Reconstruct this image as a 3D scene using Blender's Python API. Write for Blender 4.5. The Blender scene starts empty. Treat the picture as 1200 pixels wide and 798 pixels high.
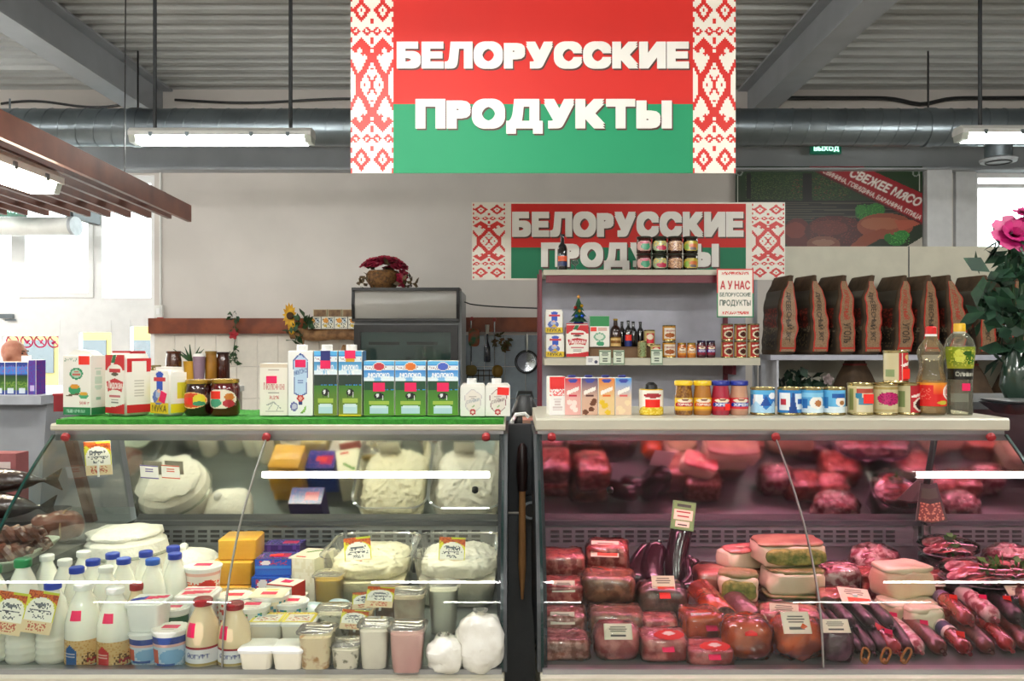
import bpy, math, random
import numpy as np
from mathutils import Vector, Matrix, noise

random.seed(7)
sc = bpy.context.scene
COL = sc.collection
FPX, H0, EYE = 1000.0, 405.0, 1.48      # focal length and horizon in a 1200x798 frame, eye height

# ------------------------------------------------------------------ camera
cam_d = bpy.data.cameras.new('camera'); cam = bpy.data.objects.new('camera', cam_d); COL.objects.link(cam)
cam_d.sensor_width = 36.0; cam_d.lens = 36.0*FPX/1200.0; cam_d.shift_y = (H0-399.0)/1200.0
cam_d.clip_start = .05
cam.location = (0, 0, EYE); cam.rotation_euler = (math.pi/2, 0, 0)
sc.camera = cam
# ------------------------------------------------------------------ world, exposure
world = bpy.data.worlds.new('overcast'); sc.world = world; world.use_nodes = True
bgn = world.node_tree.nodes['Background']
bgn.inputs[0].default_value = (.90, .95, 1.0, 1); bgn.inputs[1].default_value = 5.0
sc.view_settings.view_transform = 'Standard'; sc.view_settings.look = 'None'
sc.view_settings.exposure = 0.9; sc.view_settings.gamma = 1.0
sc.view_settings.use_curve_mapping = False
LAMP = 24.0           # emission of the ceiling tubes
CASE_L, CASE_R = 19.0, 30.0

# ------------------------------------------------------------------ colour, materials
def lin(c):
    if isinstance(c, str):
        c = c.lstrip('#'); c = [int(c[i:i+2], 16)/255 for i in (0, 2, 4)]
        return tuple((x/12.92 if x <= .04045 else ((x+.055)/1.055)**2.4) for x in c)
    return tuple(c)
_M = {}
def M(name, c, rough=.5, metal=0., var=.08, scale=12., c2=None, ramp=(.38, .64), bump=0., bscale=60., coat=0., alpha=1., trans=0., emit=0., spec=.5, sss=0.):
    if name in _M: return _M[name]
    m = bpy.data.materials.new(name); m.use_nodes = True; _M[name] = m
    nt = m.node_tree; b = nt.nodes['Principled BSDF']
    c = lin(c); c2 = lin(c2) if c2 else tuple(max(0, x*(1-var*2.2)) for x in c)
    tc = nt.nodes.new('ShaderNodeTexCoord'); nz = nt.nodes.new('ShaderNodeTexNoise')
    nz.inputs['Scale'].default_value = scale; nz.inputs['Detail'].default_value = 4
    rp = nt.nodes.new('ShaderNodeValToRGB')
    rp.color_ramp.elements[0].position = ramp[0]; rp.color_ramp.elements[1].position = ramp[1]
    rp.color_ramp.elements[0].color = (*c, 1); rp.color_ramp.elements[1].color = (*c2, 1)
    nt.links.new(tc.outputs['Object'], nz.inputs['Vector'])
    nt.links.new(nz.outputs['Fac'], rp.inputs['Fac']); nt.links.new(rp.outputs['Color'], b.inputs['Base Color'])
    b.inputs['Roughness'].default_value = rough; b.inputs['Metallic'].default_value = metal
    b.inputs['Specular IOR Level'].default_value = spec
    b.inputs['Coat Weight'].default_value = coat; b.inputs['Coat Roughness'].default_value = .08
    b.inputs['Alpha'].default_value = alpha; b.inputs['Transmission Weight'].default_value = trans
    if sss:
        b.inputs['Subsurface Weight'].default_value = sss; b.inputs['Subsurface Radius'].default_value = (.01, .008, .006)
    if emit:
        b.inputs['Emission Color'].default_value = (*c, 1); b.inputs['Emission Strength'].default_value = emit
    if bump:
        n2 = nt.nodes.new('ShaderNodeTexNoise'); n2.inputs['Scale'].default_value = bscale; n2.inputs['Detail'].default_value = 3
        bp = nt.nodes.new('ShaderNodeBump'); bp.inputs['Strength'].default_value = bump; bp.inputs['Distance'].default_value = .01
        nt.links.new(tc.outputs['Object'], n2.inputs['Vector']); nt.links.new(n2.outputs['Fac'], bp.inputs['Height'])
        nt.links.new(bp.outputs['Normal'], b.inputs['Normal'])
        if coat: nt.links.new(bp.outputs['Normal'], b.inputs['Coat Normal'])
    return m
def printmat(name, rough=.5, coat=0., emit=0.):
    if name in _M: return _M[name]
    m = bpy.data.materials.new(name); m.use_nodes = True; _M[name] = m
    nt = m.node_tree; b = nt.nodes['Principled BSDF']
    at = nt.nodes.new('ShaderNodeAttribute'); at.attribute_name = 'Col'
    nt.links.new(at.outputs['Color'], b.inputs['Base Color'])
    b.inputs['Roughness'].default_value = rough; b.inputs['Coat Weight'].default_value = coat
    if emit:
        nt.links.new(at.outputs['Color'], b.inputs['Emission Color']); b.inputs['Emission Strength'].default_value = emit
    return m
def glassmat(name, tint, refl=1.0, rough=.0, body=0., ior=1.5):
    """thin sheet: clear transmission plus mirror reflection by Fresnel, optional milky body"""
    if name in _M: return _M[name]
    m = bpy.data.materials.new(name); m.use_nodes = True; _M[name] = m
    nt = m.node_tree; nt.nodes.remove(nt.nodes['Principled BSDF']); out = nt.nodes['Material Output']
    tr = nt.nodes.new('ShaderNodeBsdfTransparent'); tr.inputs[0].default_value = (*lin(tint), 1)
    gl = nt.nodes.new('ShaderNodeBsdfGlossy'); gl.inputs['Roughness'].default_value = rough
    gl.inputs[0].default_value = (refl, refl, refl, 1)
    fr = nt.nodes.new('ShaderNodeFresnel'); fr.inputs[0].default_value = ior
    mx = nt.nodes.new('ShaderNodeMixShader')
    nt.links.new(fr.outputs[0], mx.inputs[0]); nt.links.new(tr.outputs[0], mx.inputs[1]); nt.links.new(gl.outputs[0], mx.inputs[2])
    last = mx
    if body:
        df = nt.nodes.new('ShaderNodeBsdfDiffuse'); df.inputs[0].default_value = (*lin(tint), 1)
        m2 = nt.nodes.new('ShaderNodeMixShader'); m2.inputs[0].default_value = body
        nt.links.new(mx.outputs[0], m2.inputs[1]); nt.links.new(df.outputs[0], m2.inputs[2]); last = m2
    nt.links.new(last.outputs[0], out.inputs[0])
    return m
PRT = printmat('printed_card', .45); PRG = printmat('printed_gloss', .22, .3); PRV = printmat('printed_vinyl', .42)
STK = M('sticker_pink', '#f0145f', .5, var=.02); STR = M('sticker_red', '#f8281e', .5, var=.02)
WHT = M('white_plastic', '#f0f0ec', .35, var=.03); MILK = M('milk_bottle', '#f5f3e6', .25, var=.03, coat=.3, sss=.2)
BLK = M('black_plastic', '#141416', .35, var=.1); DGR = M('dark_grey_paint', '#3a3d40', .5, var=.08)
CHR = M('chrome', '#d8dadd', .12, 1., var=.05); GALV = M('galvanised', '#8d979e', .32, .9, var=.12, scale=3)
WOOD = M('varnished_wood', '#8a4526', .35, c2='#6d3019', scale=7, bump=.05)

# ------------------------------------------------------------------ geometry collector
class G:
    def __init__(s): s.v = []; s.f = []; s.c = []
    def add(s, vs, fs, col=None):
        o = len(s.v); s.v += [tuple(p) for p in vs]; s.f += [tuple(i+o for i in f) for f in fs]; s.c += [col]*len(fs); return s
    def box(s, x0, x1, y0, y1, z0, z1, col=None):
        v = [(x, y, z) for z in (z0, z1) for y in (y0, y1) for x in (x0, x1)]
        return s.add(v, [(0, 2, 3, 1), (4, 5, 7, 6), (0, 1, 5, 4), (2, 6, 7, 3), (0, 4, 6, 2), (1, 3, 7, 5)], col)
    def loft(s, secs, k=5, caps=True, col=None, mat=None):
        """secs: (z, hx, hy, corner radius[, ox, oy]); radius = half size makes a circle"""
        vs = []; n = 4*k
        for q in secs:
            z, hx, hy, r = q[:4]; ox, oy = (q[4], q[5]) if len(q) > 4 else (0, 0)
            r = min(r, hx, hy)
            for i in range(n):
                a = 2*math.pi*(i+.5)/n; c_, s_ = math.cos(a), math.sin(a)
                vs.append((ox+math.copysign(hx-r, c_)+r*c_, oy+math.copysign(hy-r, s_)+r*s_, z))
        fs = []
        for j in range(len(secs)-1):
            for i in range(n):
                a, b = j*n+i, j*n+(i+1) % n
                fs.append((a, b, b+n, a+n))
        if caps: fs += [tuple(range(n))[::-1], tuple(range((len(secs)-1)*n, len(secs)*n))]
        if mat is not None: vs = [mat @ Vector(p) for p in vs]
        return s.add(vs, fs, col)
    def lathe(s, prof, k=6, col=None, mat=None):
        return s.loft([(z, r, r, r) for r, z in prof], k, True, col, mat)
    def tube(s, path, rad, n=8, col=None, caps=True):
        path = [Vector(p) for p in path]; L = len(path)
        rads = rad if isinstance(rad, (list, tuple)) else [rad]*L
        up = None; vs = []
        for i in range(L):
            t = (path[min(i+1, L-1)]-path[max(i-1, 0)])
            if t.length < 1e-9: t = Vector((0, 0, 1))
            t.normalize()
            if up is None: up = t.orthogonal().normalized()
            else:
                up = up - t*up.dot(t)
                up = up.normalized() if up.length > 1e-6 else t.orthogonal().normalized()
            bn = t.cross(up)
            for j in range(n):
                a = 2*math.pi*j/n; vs.append(path[i]+(up*math.cos(a)+bn*math.sin(a))*rads[i])
        fs = [(i*n+j, i*n+(j+1) % n, (i+1)*n+(j+1) % n, (i+1)*n+j) for i in range(L-1) for j in range(n)]
        if caps: fs += [tuple(range(n))[::-1], tuple(range((L-1)*n, L*n))]
        return s.add(vs, fs, col)
    def prism(s, pts, y0, y1, col=None):
        """outline (x, z) extruded along y"""
        n = len(pts); vs = [(x, y0, z) for x, z in pts]+[(x, y1, z) for x, z in pts]
        fs = [tuple(range(n)), tuple(range(n, 2*n))[::-1]]+[(i, i+n, (i+1) % n+n, (i+1) % n) for i in range(n)]
        return s.add(vs, fs, col)
    def prismx(s, pts, x0, x1, col=None):
        """outline (y, z) extruded along x"""
        n = len(pts); vs = [(x0, y, z) for y, z in pts]+[(x1, y, z) for y, z in pts]
        fs = [tuple(range(n))[::-1], tuple(range(n, 2*n))]+[(i, (i+1) % n, (i+1) % n+n, i+n) for i in range(n)]
        return s.add(vs, fs, col)
    def sq(s, hx, hy, hz, e=.4, nu=20, nv=12, amp=0., ns=20., seed=0, flat=True, e2=None, mat=None, col=None, taper=0.):
        """super-ellipsoid sitting on z = 0, surface noise of amplitude amp"""
        sp = lambda x, p: math.copysign(abs(x)**p, x)
        e2 = e if e2 is None else e2; vs = []
        for j in range(nv+1):
            ph = -math.pi/2+math.pi*j/nv
            for i in range(nu):
                th = 2*math.pi*(i+.5)/nu
                p = Vector((hx*sp(math.cos(ph), e)*sp(math.cos(th), e2), hy*sp(math.cos(ph), e)*sp(math.sin(th), e2), hz*sp(math.sin(ph), e)))
                if taper: k = 1-taper*(p.z/hz+1)/2; p.x *= k; p.y *= k
                if amp:
                    d = noise.noise(p*ns+Vector((seed*7.1, seed*3.3, 1)))*amp
                    d += noise.noise(p*ns*2.7+Vector((seed*2.1, 5, seed)))*amp*.5
                    p += p.normalized()*d if p.length > 1e-6 else Vector((0, 0, d))
                p.z = max(p.z+hz, 0) if flat else p.z+hz
                vs.append(mat @ p if mat is not None else p)
        fs = [(j*nu+i, j*nu+(i+1) % nu, (j+1)*nu+(i+1) % nu, (j+1)*nu+i) for j in range(nv) for i in range(nu)]
        return s.add(vs, fs, col)
    def grid(s, fn, nu, nv, col=None):
        vs = [fn(i/nu, j/nv) for j in range(nv+1) for i in range(nu+1)]
        w = nu+1
        return s.add(vs, [(j*w+i, j*w+i+1, (j+1)*w+i+1, (j+1)*w+i) for j in range(nv) for i in range(nu)], col)
    def patch(s, im, fn):
        """coloured grid: fn(u, v) gives the point; cells with alpha 0 are left out"""
        ny, nx = im.shape[:2]; w = nx+1; o = len(s.v)
        s.v += [tuple(fn(i/nx, j/ny)) for j in range(ny+1) for i in range(nx+1)]
        for j in range(ny):
            for i in range(nx):
                if im[j, i, 3] > .5:
                    s.f.append((o+j*w+i, o+j*w+i+1, o+(j+1)*w+i+1, o+(j+1)*w+i)); s.c.append(tuple(im[j, i, :3]))
        return s
    def flat(s, im, x0, x1, z0, z1, y, ry=None):
        return s.patch(im, lambda u, v: (x0+(x1-x0)*u, y, z0+(z1-z0)*v))
    def cyl(s, im, r, z0, z1, a0=-160, a1=-20):
        rf = r if callable(r) else (lambda z: r)
        def fn(u, v):
            z = z0+(z1-z0)*v; a = math.radians(a0+(a1-a0)*u); q = rf(z)
            return (q*math.cos(a), q*math.sin(a), z)
        return s.patch(im, fn)
    def mesh(s, mat, name='mesh', smooth=True, ang=38):
        m = bpy.data.meshes.new(name); m.from_pydata(s.v, [], s.f)
        m.materials.append(mat)
        if any(c is not None for c in s.c):
            at = m.color_attributes.new('Col', 'FLOAT_COLOR', 'CORNER')
            cnt = [len(f) for f in s.f]
            cc = np.array([(*(c if c is not None else (1, 1, 1)), 1.) for c in s.c], dtype=np.float32)
            at.data.foreach_set('color', np.repeat(cc, cnt, axis=0).ravel())
        if smooth:
            m.polygons.foreach_set('use_smooth', [True]*len(m.polygons)); m.update()
            m.set_sharp_from_angle(angle=math.radians(ang))
        m.update(); return m

# ------------------------------------------------------------------ scene objects
def obj(name, mesh, parent=None, loc=(0, 0, 0), rot=(0, 0, 0)):
    o = bpy.data.objects.new(name, mesh); COL.objects.link(o)
    o.location = loc; o.rotation_euler = rot
    if parent is not None: o.parent = parent
    return o
def tag(o, label, cat, group=None):
    o['label'] = label; o['category'] = cat
    if group: o['group'] = group
    return o
def thing(name, label, cat, loc=(0, 0, 0), rz=0., group=None):
    o = bpy.data.objects.new(name, None); COL.objects.link(o); o.empty_display_size = .02
    o.location = loc; o.rotation_euler = (0, 0, math.radians(rz))
    return tag(o, label, cat, group)
def struct(name, mesh, loc=(0, 0, 0), parent=None):
    o = obj(name, mesh, parent, loc)
    if parent is None: o['kind'] = 'structure'
    return o
def P(px, py, D): return Vector(((px-600)*D/FPX, D, EYE-(py-H0)*D/FPX))
def X(px, D): return (px-600)*D/FPX
def Z(py, D): return EYE-(py-H0)*D/FPX

# ------------------------------------------------------------------ flat print: small rasters of shapes and lettering
_T = {}; _ASP = {}
def glyph(ch, res=3):
    key = ('g', ch, res)
    if key in _T: return _T[key]
    alt = {'Р': 'P', 'Ь': 'P', 'Я': 'R', 'я': 'R', 'н': 'Н'}.get(ch, ch)     # letters the font fills wrongly are drawn from their twins
    cu = bpy.data.curves.new('lettering', 'FONT'); cu.body = alt; cu.size = 1; cu.resolution_u = res
    o = bpy.data.objects.new('lettering', cu); COL.objects.link(o)
    ev = o.evaluated_get(bpy.context.evaluated_depsgraph_get()); me = ev.to_mesh(); me.calc_loop_triangles()
    co = np.array([v.co[:2] for v in me.vertices]); tr = np.array([t.vertices[:] for t in me.loop_triangles])
    ev.to_mesh_clear(); bpy.data.objects.remove(o); bpy.data.curves.remove(cu)
    if ch == 'Ь': co[:, 1] = co[:, 1].max()-co[:, 1]; tr = tr[:, ::-1]
    if ch in 'Яя': co[:, 0] = -co[:, 0]; tr = tr[:, ::-1]
    if ch in 'ян': co *= .74
    co[:, 0] -= co[:, 0].min(); _T[key] = (co, tr); return _T[key]
def text_tris(s, bold=0., res=2):
    key = (s, bold, res)
    if key in _T: return _T[key]
    x, cs, ts, n = 0., [], [], 0
    for ch in s.replace('Ы', 'ЬI'):
        if ch == ' ': x += .26; continue
        co, tr = glyph(ch, res); cs.append(co+np.array([x, 0])); ts.append(tr+n); n += len(co); x += co[:, 0].max()+.105+.9*bold
    co, tr = np.concatenate(cs), np.concatenate(ts)
    mn, mx = co.min(0), co.max(0); _ASP[key] = mx-mn; co = (co-mn)/(mx-mn)
    _T[key] = (co, tr); return _T[key]
def tmask(s, U, V, bold):
    if bold > .01:
        text_tris(s, 0.); a = _ASP[(s, 0., 2)]; m = np.zeros(U.shape, bool); e = bold*.8
        for dx, dy in ((0, 0), (e/a[0], 0), (-e/a[0], 0), (0, e/a[1]), (0, -e/a[1])): m |= tmask(s, U+dx, V+dy, 0.)
        return m
    co, tr = text_tris(s, 0.); m = np.zeros(U.shape, bool)
    ok = (U >= 0) & (U <= 1) & (V >= 0) & (V <= 1); idx = np.nonzero(ok.ravel())[0]
    if not len(idx): return m
    u, v = U.ravel()[idx], V.ravel()[idx]; hit = np.zeros(len(idx), bool)
    for a, b, c in tr:
        (ax, ay), (bx, by), (cx, cy) = co[a], co[b], co[c]
        den = (by-cy)*(ax-cx)+(cx-bx)*(ay-cy)
        if abs(den) < 1e-12: continue
        q = np.nonzero((u >= min(ax, bx, cx)) & (u <= max(ax, bx, cx)))[0]
        if not len(q): continue
        l1 = ((by-cy)*(u[q]-cx)+(cx-bx)*(v[q]-cy))/den; l2 = ((cy-ay)*(u[q]-cx)+(ax-cx)*(v[q]-cy))/den
        hit[q] |= (l1 >= -1e-6) & (l2 >= -1e-6) & (l1+l2 <= 1+1e-6)
    m.ravel()[idx] = hit; return m
def img(nx, ny, bg, *shapes):
    a = np.zeros((ny, nx, 4)); U, V = np.meshgrid((np.arange(nx)+.5)/nx, (np.arange(ny)+.5)/ny)
    if bg is not None: a[..., :3] = lin(bg); a[..., 3] = 1
    def put(m, c):
        if c is None: a[m, 3] = 0
        else: a[m, :3] = lin(c); a[m, 3] = 1
    for q in shapes:
        k = q[0]
        if k == 'r': put((U >= q[1]) & (U <= q[3]) & (V >= q[2]) & (V <= q[4]), q[5])
        elif k == 'e': put(((U-q[1])/q[3])**2+((V-q[2])/q[4])**2 <= 1, q[5])
        elif k == 'o': put(((U-q[1])/q[3])**2+((V-q[2])/q[4])**2 > 1, None)
        elif k == 'p':
            ins = np.zeros(U.shape, bool); pts = q[1]; n = len(pts)
            for i in range(n):
                (x0, y0), (x1, y1) = pts[i], pts[(i+1) % n]
                if y0 != y1: ins ^= ((y0 > V) != (y1 > V)) & (U < (x1-x0)*(V-y0)/(y1-y0)+x0)
            put(ins, q[2])
        elif k == 'l':
            x0, y0, x1, y1, w, c = q[1:]; dx, dy = x1-x0, y1-y0; L = dx*dx+dy*dy
            t = np.clip(((U-x0)*dx+(V-y0)*dy)/L, 0, 1); put(np.hypot(U-x0-t*dx, V-y0-t*dy) < w, c)
        elif k == 'g':
            m = (U >= q[1]) & (U <= q[3]) & (V >= q[2]) & (V <= q[4]); t = ((V-q[2])/(q[4]-q[2]))[m][:, None]
            a[m, :3] = np.array(lin(q[5]))*(1-t)+np.array(lin(q[6]))*t; a[m, 3] = 1
        elif k == 'n':
            r = np.random.RandomState(q[7] if len(q) > 7 else 1)
            put((U >= q[1]) & (U <= q[3]) & (V >= q[2]) & (V <= q[4]) & (r.rand(ny, nx) < q[6]), q[5])
        elif k in ('t', 'tv', 'ta'):
            if k == 'ta': s, o_, ux, vx, c = q[1:6]; bold = q[6] if len(q) > 6 else .03
            else:
                s, x0, y0, x1, y1, c = q[1:7]; bold = q[7] if len(q) > 7 else .03
                if k == 't': o_, ux, vx = (x0, y0), (x1-x0, 0), (0, y1-y0)
                else: o_, ux, vx = (x0, y1), (0, y0-y1), (x1-x0, 0)
            det = ux[0]*vx[1]-ux[1]*vx[0]; cov = np.zeros(U.shape)
            for sx in (-.33, 0, .33):
                for sy in (-.33, 0, .33):
                    du, dv = U+sx/nx-o_[0], V+sy/ny-o_[1]
                    cov += tmask(s, (du*vx[1]-dv*vx[0])/det, (ux[0]*dv-ux[1]*du)/det, bold)/9
            cc = np.array(lin(c)); a[..., :3] = a[..., :3]*(1-cov[..., None])+cc*cov[..., None]
    return a
def lines(x0, y0, x1, y1, n, c, seed=0):
    """rows of short strokes that stand for print too small to read"""
    r = random.Random(seed); out = []; h = (y1-y0)/n
    for i in range(n):
        y = y0+h*(i+.25); w = (x1-x0)*r.uniform(.55, 1)
        m = (x0+x1)/2; out.append(('r', m-w/2, y, m+w/2, y+h*.5, c))
    return out
def text_mesh(s, w, h, mat, depth=.004, bold=.045):
    """solid letters, box w x h, standing in the xz plane; heavy weight from shifted copies"""
    from collections import Counter
    co, tr = text_tris(s, bold, 3); n = len(co); g = G()
    asp = _ASP[(s, bold, 3)]; rr = bold
    sh = [(0, 0)]+([(rr/asp[0]*i, rr/asp[1]*j) for i in (-1, 0, 1) for j in (-1, 0, 1) if i or j] if rr > 0 else [])
    ex, ez = rr/asp[0], rr/asp[1]; ed = Counter()
    for t in tr:
        for i in range(3): ed[(t[i], t[(i+1) % 3])] += 1
    side = [(b, a, a+n, b+n) for (a, b) in ed if (b, a) not in ed]
    for j, (dx, dz) in enumerate(sh):
        p = [((x+dx+ex)/(1+2*ex), (z+dz+ez)/(1+2*ez)) for x, z in co]; y0 = -.00012*j
        v = [(x*w-w/2, y0, z*h) for x, z in p]+[(x*w-w/2, depth, z*h) for x, z in p]
        g.add(v, [tuple(t) for t in tr]+side)
    return g.mesh(mat, 'lettering', smooth=False)
def sticker(root, w, h, loc, rot=(0, 0, 0), mat=None):
    g = G().box(-w/2, w/2, -.0006, .0006, -h/2, h/2)
    return obj('price_sticker', g.mesh(mat or STK, 'price_sticker', False), root, loc, rot)
def plate(root, name, im, w, h, loc, rot=(0, 0, 0), mat=None, th=.001):
    """thin printed card, face towards -y"""
    g = G().flat(im, -w/2, w/2, -h/2, h/2, -th/2)
    g.box(-w/2, w/2, -th/2+.0002, th/2, -h/2, h/2, lin('#e8e4d8'))
    return obj(name, g.mesh(mat or PRT, name, False), root, loc, rot)

# ================================================================== THE SETTING
YB = 8.4
WALL = M('wall_paint', '#ddd6d0', .8, var=.03, scale=2); STEEL = M('grey_steel_paint', '#a9adb2', .55, var=.05, scale=3)
FRAME = M('white_upvc', '#fafafa', .35, var=.02); TILEW = M('cream_tile', '#e9e2d6', .2, var=.03); TILEB = M('blue_grey_tile', '#9aa7b2', .2, var=.05)
PANE = glassmat('window_glass', '#f4faf8', 1., 0.)
struct('floor', G().box(-7.6, 7.6, -4.6, 8.6, -.1, 0).mesh(M('floor_tile', '#b9b2a6', .35, var=.06, scale=3), 'floor', False))
EX1, EZ = -3.52, 3.16                       # entrance glazing: right edge and head
WX0, WZ0, WZ1 = 4.55, 1.9, 3.2               # window on the right
g = G().box(EX1, WX0, YB, YB+.2, 0, 4.3).box(-7.6, EX1, YB, YB+.2, EZ, 4.3).box(WX0, 7.6, YB, YB+.2, 0, WZ0).box(WX0, 7.6, YB, YB+.2, WZ1, 4.3)
wall = struct('wall_back', g.mesh(WALL, 'wall_back', False))
struct('wall_left', G().box(-7.8, -7.6, -4.6, 8.6, 0, 4.3).mesh(WALL, 'wall_left', False))
struct('wall_right', G().box(7.6, 7.8, -4.6, 8.6, 0, 4.3).mesh(WALL, 'wall_right', False))
struct('wall_front', G().box(-7.6, 7.6, -4.8, -4.6, 0, 4.3).mesh(WALL, 'wall_front', False))
# profiled steel roof deck, ribs running across
prof = []; y = -4.6
while y < 8.6:
    prof += [(y, 4.0), (y+.075, 4.0), (y+.10, 4.06), (y+.175, 4.06)]; y += .2
g = G(); n = len(prof)
g.add([(-7.6, a, b) for a, b in prof]+[(7.6, a, b) for a, b in prof], [(i, i+1, i+1+n, i+n) for i in range(n-1)])
g.box(-7.6, 7.6, -4.6, 8.6, 4.08, 4.2)
struct('ceiling', g.mesh(M('roof_deck', '#b3b4b2', .5, var=.05, scale=2, metal=.1), 'ceiling', False))
def ibeam(name, x):
    g = G().box(x-.11, x+.11, 2.5, YB, 3.66, 3.68).box(x-.012, x+.012, 2.5, YB, 3.68, 4.0).box(x-.11, x+.11, 2.5, YB, 3.98, 4.0)
    struct(name, g.mesh(STEEL, name, False))
ibeam('trim_1', -3.45); ibeam('trim_2', 2.33)
g = G().box(-7.6, 7.6, YB-.16, YB, 3.18, 3.2).box(-7.6, 7.6, YB-.03, YB, 3.2, 3.46).box(-7.6, 7.6, YB-.16, YB, 3.46, 3.48)
struct('trim_3', g.mesh(STEEL, 'girder', False))
struct('trim_4', G().box(4.02, 4.26, YB-.14, YB, 0, 3.18).box(4.34, 4.54, YB-.06, YB, 0, 3.18).mesh(M('white_paint', '#d9dadc', .6, var=.03), 'column', False))
# wall tiles below the wooden rail
tw, th = .203, .312; zt = 1.585
def tile_mesh(mat):
    g = G(); a, b = tw/2-.002, th/2-.002
    g.add([(-a, 0, -b), (a, 0, -b), (a, 0, b), (-a, 0, b), (-a+.004, -.006, -b+.004), (a-.004, -.006, -b+.004), (a-.004, -.006, b-.004), (-a+.004, -.006, b-.004)],
          [(4, 5, 6, 7), (0, 1, 5, 4), (1, 2, 6, 5), (2, 3, 7, 6), (3, 0, 4, 7)])
    return g.mesh(mat, 'tile', False)
tl, tb = tile_mesh(TILEW), tile_mesh(TILEB)
for i in range(19):
    for j in range(4):
        x = EX1+tw*(i+.5)
        obj('tile', tl if x < -1.2 else tb, wall, (x, YB, zt-th*(j+.5)))
# entrance: fixed glazing above a door line
def frame_rects(rects, y0, y1, mat, name):
    g = G()
    for i, (x0, x1, z0, z1) in enumerate(rects): g.box(x0, x1, y0-.0015*i, y1+.001*i, z0, z1)
    return g.mesh(mat, name, False)
xe = lambda px: X(px, YB)
ZB0, ZB1 = Z(375, YB), Z(357, YB)
win1 = struct('window_1', frame_rects([(-7.5, EX1, EZ-.07, EZ), (-7.5, EX1, ZB1, ZB1+.07), (xe(176), EX1, ZB1, EZ), (xe(109), xe(118), ZB1, EZ), (xe(12), xe(22), ZB1, EZ), (xe(-90), xe(-80), ZB1, EZ)], YB+.02, YB+.09, FRAME, 'window_frame'))
for a, b in ((118, 176), (22, 109), (-80, 12)):
    obj('pane', G().box(xe(a), xe(b), YB+.05, YB+.056, ZB1+.07, EZ-.07).mesh(PANE, 'pane', False), win1)
obj('sash', frame_rects([(xe(22), xe(29), ZB1+.07, EZ-.07), (xe(103), xe(109), ZB1+.07, EZ-.07), (xe(29), xe(103), ZB1+.07, ZB1+.12)], YB, YB+.04, FRAME, 'sash'), win1)
door = struct('door_1', frame_rects([(-7.5, EX1, ZB0-.06, ZB1), (xe(-10), xe(2), 0, ZB0), (xe(68), xe(92), 0, ZB0), (xe(130), xe(152), 0, ZB0), (xe(176), EX1, 0, ZB0), (xe(0), xe(70), ZB0-.16, ZB0), (xe(92), xe(130), ZB0-.12, ZB0),
       (xe(0), xe(70), 0, .25), (xe(92), xe(130), 0, .25), (xe(150), xe(178), 0, .25)], YB+.01, YB+.08, FRAME, 'door_frame'))
for a, b in ((2, 68), (92, 130), (152, 176)):
    obj('pane', G().box(xe(a), xe(b), YB+.04, YB+.046, .25, ZB0-.06).mesh(PANE, 'pane', False), door)
obj('door_closer', G().box(xe(2), xe(16), YB-.04, YB+.01, Z(373, YB), Z(368, YB)).box(xe(8), xe(20), YB-.03, YB-.015, Z(376, YB), Z(374, YB)).mesh(GALV, 'door_closer', False), door)
RING = M('sign_red', '#c8185a', .5, var=.02)
def ring_sign(px, marks):
    g = G(); n = 24; c = (xe(px), Z(400, YB)); r0, r1 = .052, .066
    v = []
    for r in (r0, r1):
        for y in (YB+.036, YB+.0385):
            v += [(c[0]+r*math.cos(2*math.pi*i/n), y, c[1]+r*math.sin(2*math.pi*i/n)) for i in range(n)]
    f = []
    for i in range(n):
        j = (i+1) % n
        f += [(i, j, j+2*n, i+2*n), (i+n, i+3*n, j+3*n, j+n), (i, i+n, j+n, j), (i+2*n, j+2*n, j+3*n, i+3*n)]
    g.add(v, f)
    for x0, z0, x1, z1, w in marks:
        g.tube([(c[0]+x0, YB+.037, c[1]+z0), (c[0]+x1, YB+.037, c[1]+z1)], w, 6)
    obj('prohibition_sticker', g.mesh(RING, 'prohibition_sticker'), door)
ring_sign(12, [(-.035, .035, .035, -.035, .006), (-.02, -.02, .02, -.005, .01)])
ring_sign(29, [(-.035, .035, .035, -.035, .006), (-.02, .02, .0, -.02, .008), (0, -.02, .025, .015, .008)])
ring_sign(45, [(-.035, .035, .035, -.035, .006), (0, -.02, .02, .02, .007)])
ring_sign(61, [(-.035, .035, .035, -.035, .006), (-.02, -.02, .015, -.005, .012)])
win2 = struct('window_2', frame_rects([(WX0, 7.4, WZ1-.06, WZ1), (WX0, 7.4, WZ0, WZ0+.06), (WX0, WX0+.05, WZ0, WZ1), (WX0+1.2, WX0+1.28, WZ0, WZ1), (WX0, 7.4, WZ1-.16, WZ1-.12)], YB+.03, YB+.1, FRAME, 'window_frame'))
for a, b in ((WX0+.05, WX0+1.2), (WX0+1.28, 7.4)):
    obj('pane', G().box(a, b, YB+.06, YB+.066, WZ0+.06, WZ1-.06).mesh(PANE, 'pane', False), win2)
# outdoors
struct('ground', G().box(-40, 30, 8.6, 60, -.12, -.02).mesh(M('pavement', '#a8a5a0', .8, var=.05), 'ground', False))
bd = thing('building', 'pale yellow building across the street seen through the glass door', 'building', (-11, 26, 0))
obj('wall', G().box(-6, 9, 0, 6, 0, 2.1).mesh(M('yellow_render', '#a89258', .8, var=.06, scale=.6), 'wall', False), bd)
obj('roof', G().prismx([(0, 2.1), (6, 2.1), (6, 2.15), (3, 2.4), (0, 2.15)], -6, 9).mesh(M('tan_roof', '#c9a98a', .8), 'roof', False), bd)
gw = G().box(-.45, .45, -.05, .03, -.5, .5).mesh(M('dark_window', '#585c60', .2), 'window', False)
for i in range(9): obj('window', gw, bd, (-5+i*1.6, 0, 1.15))

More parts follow.
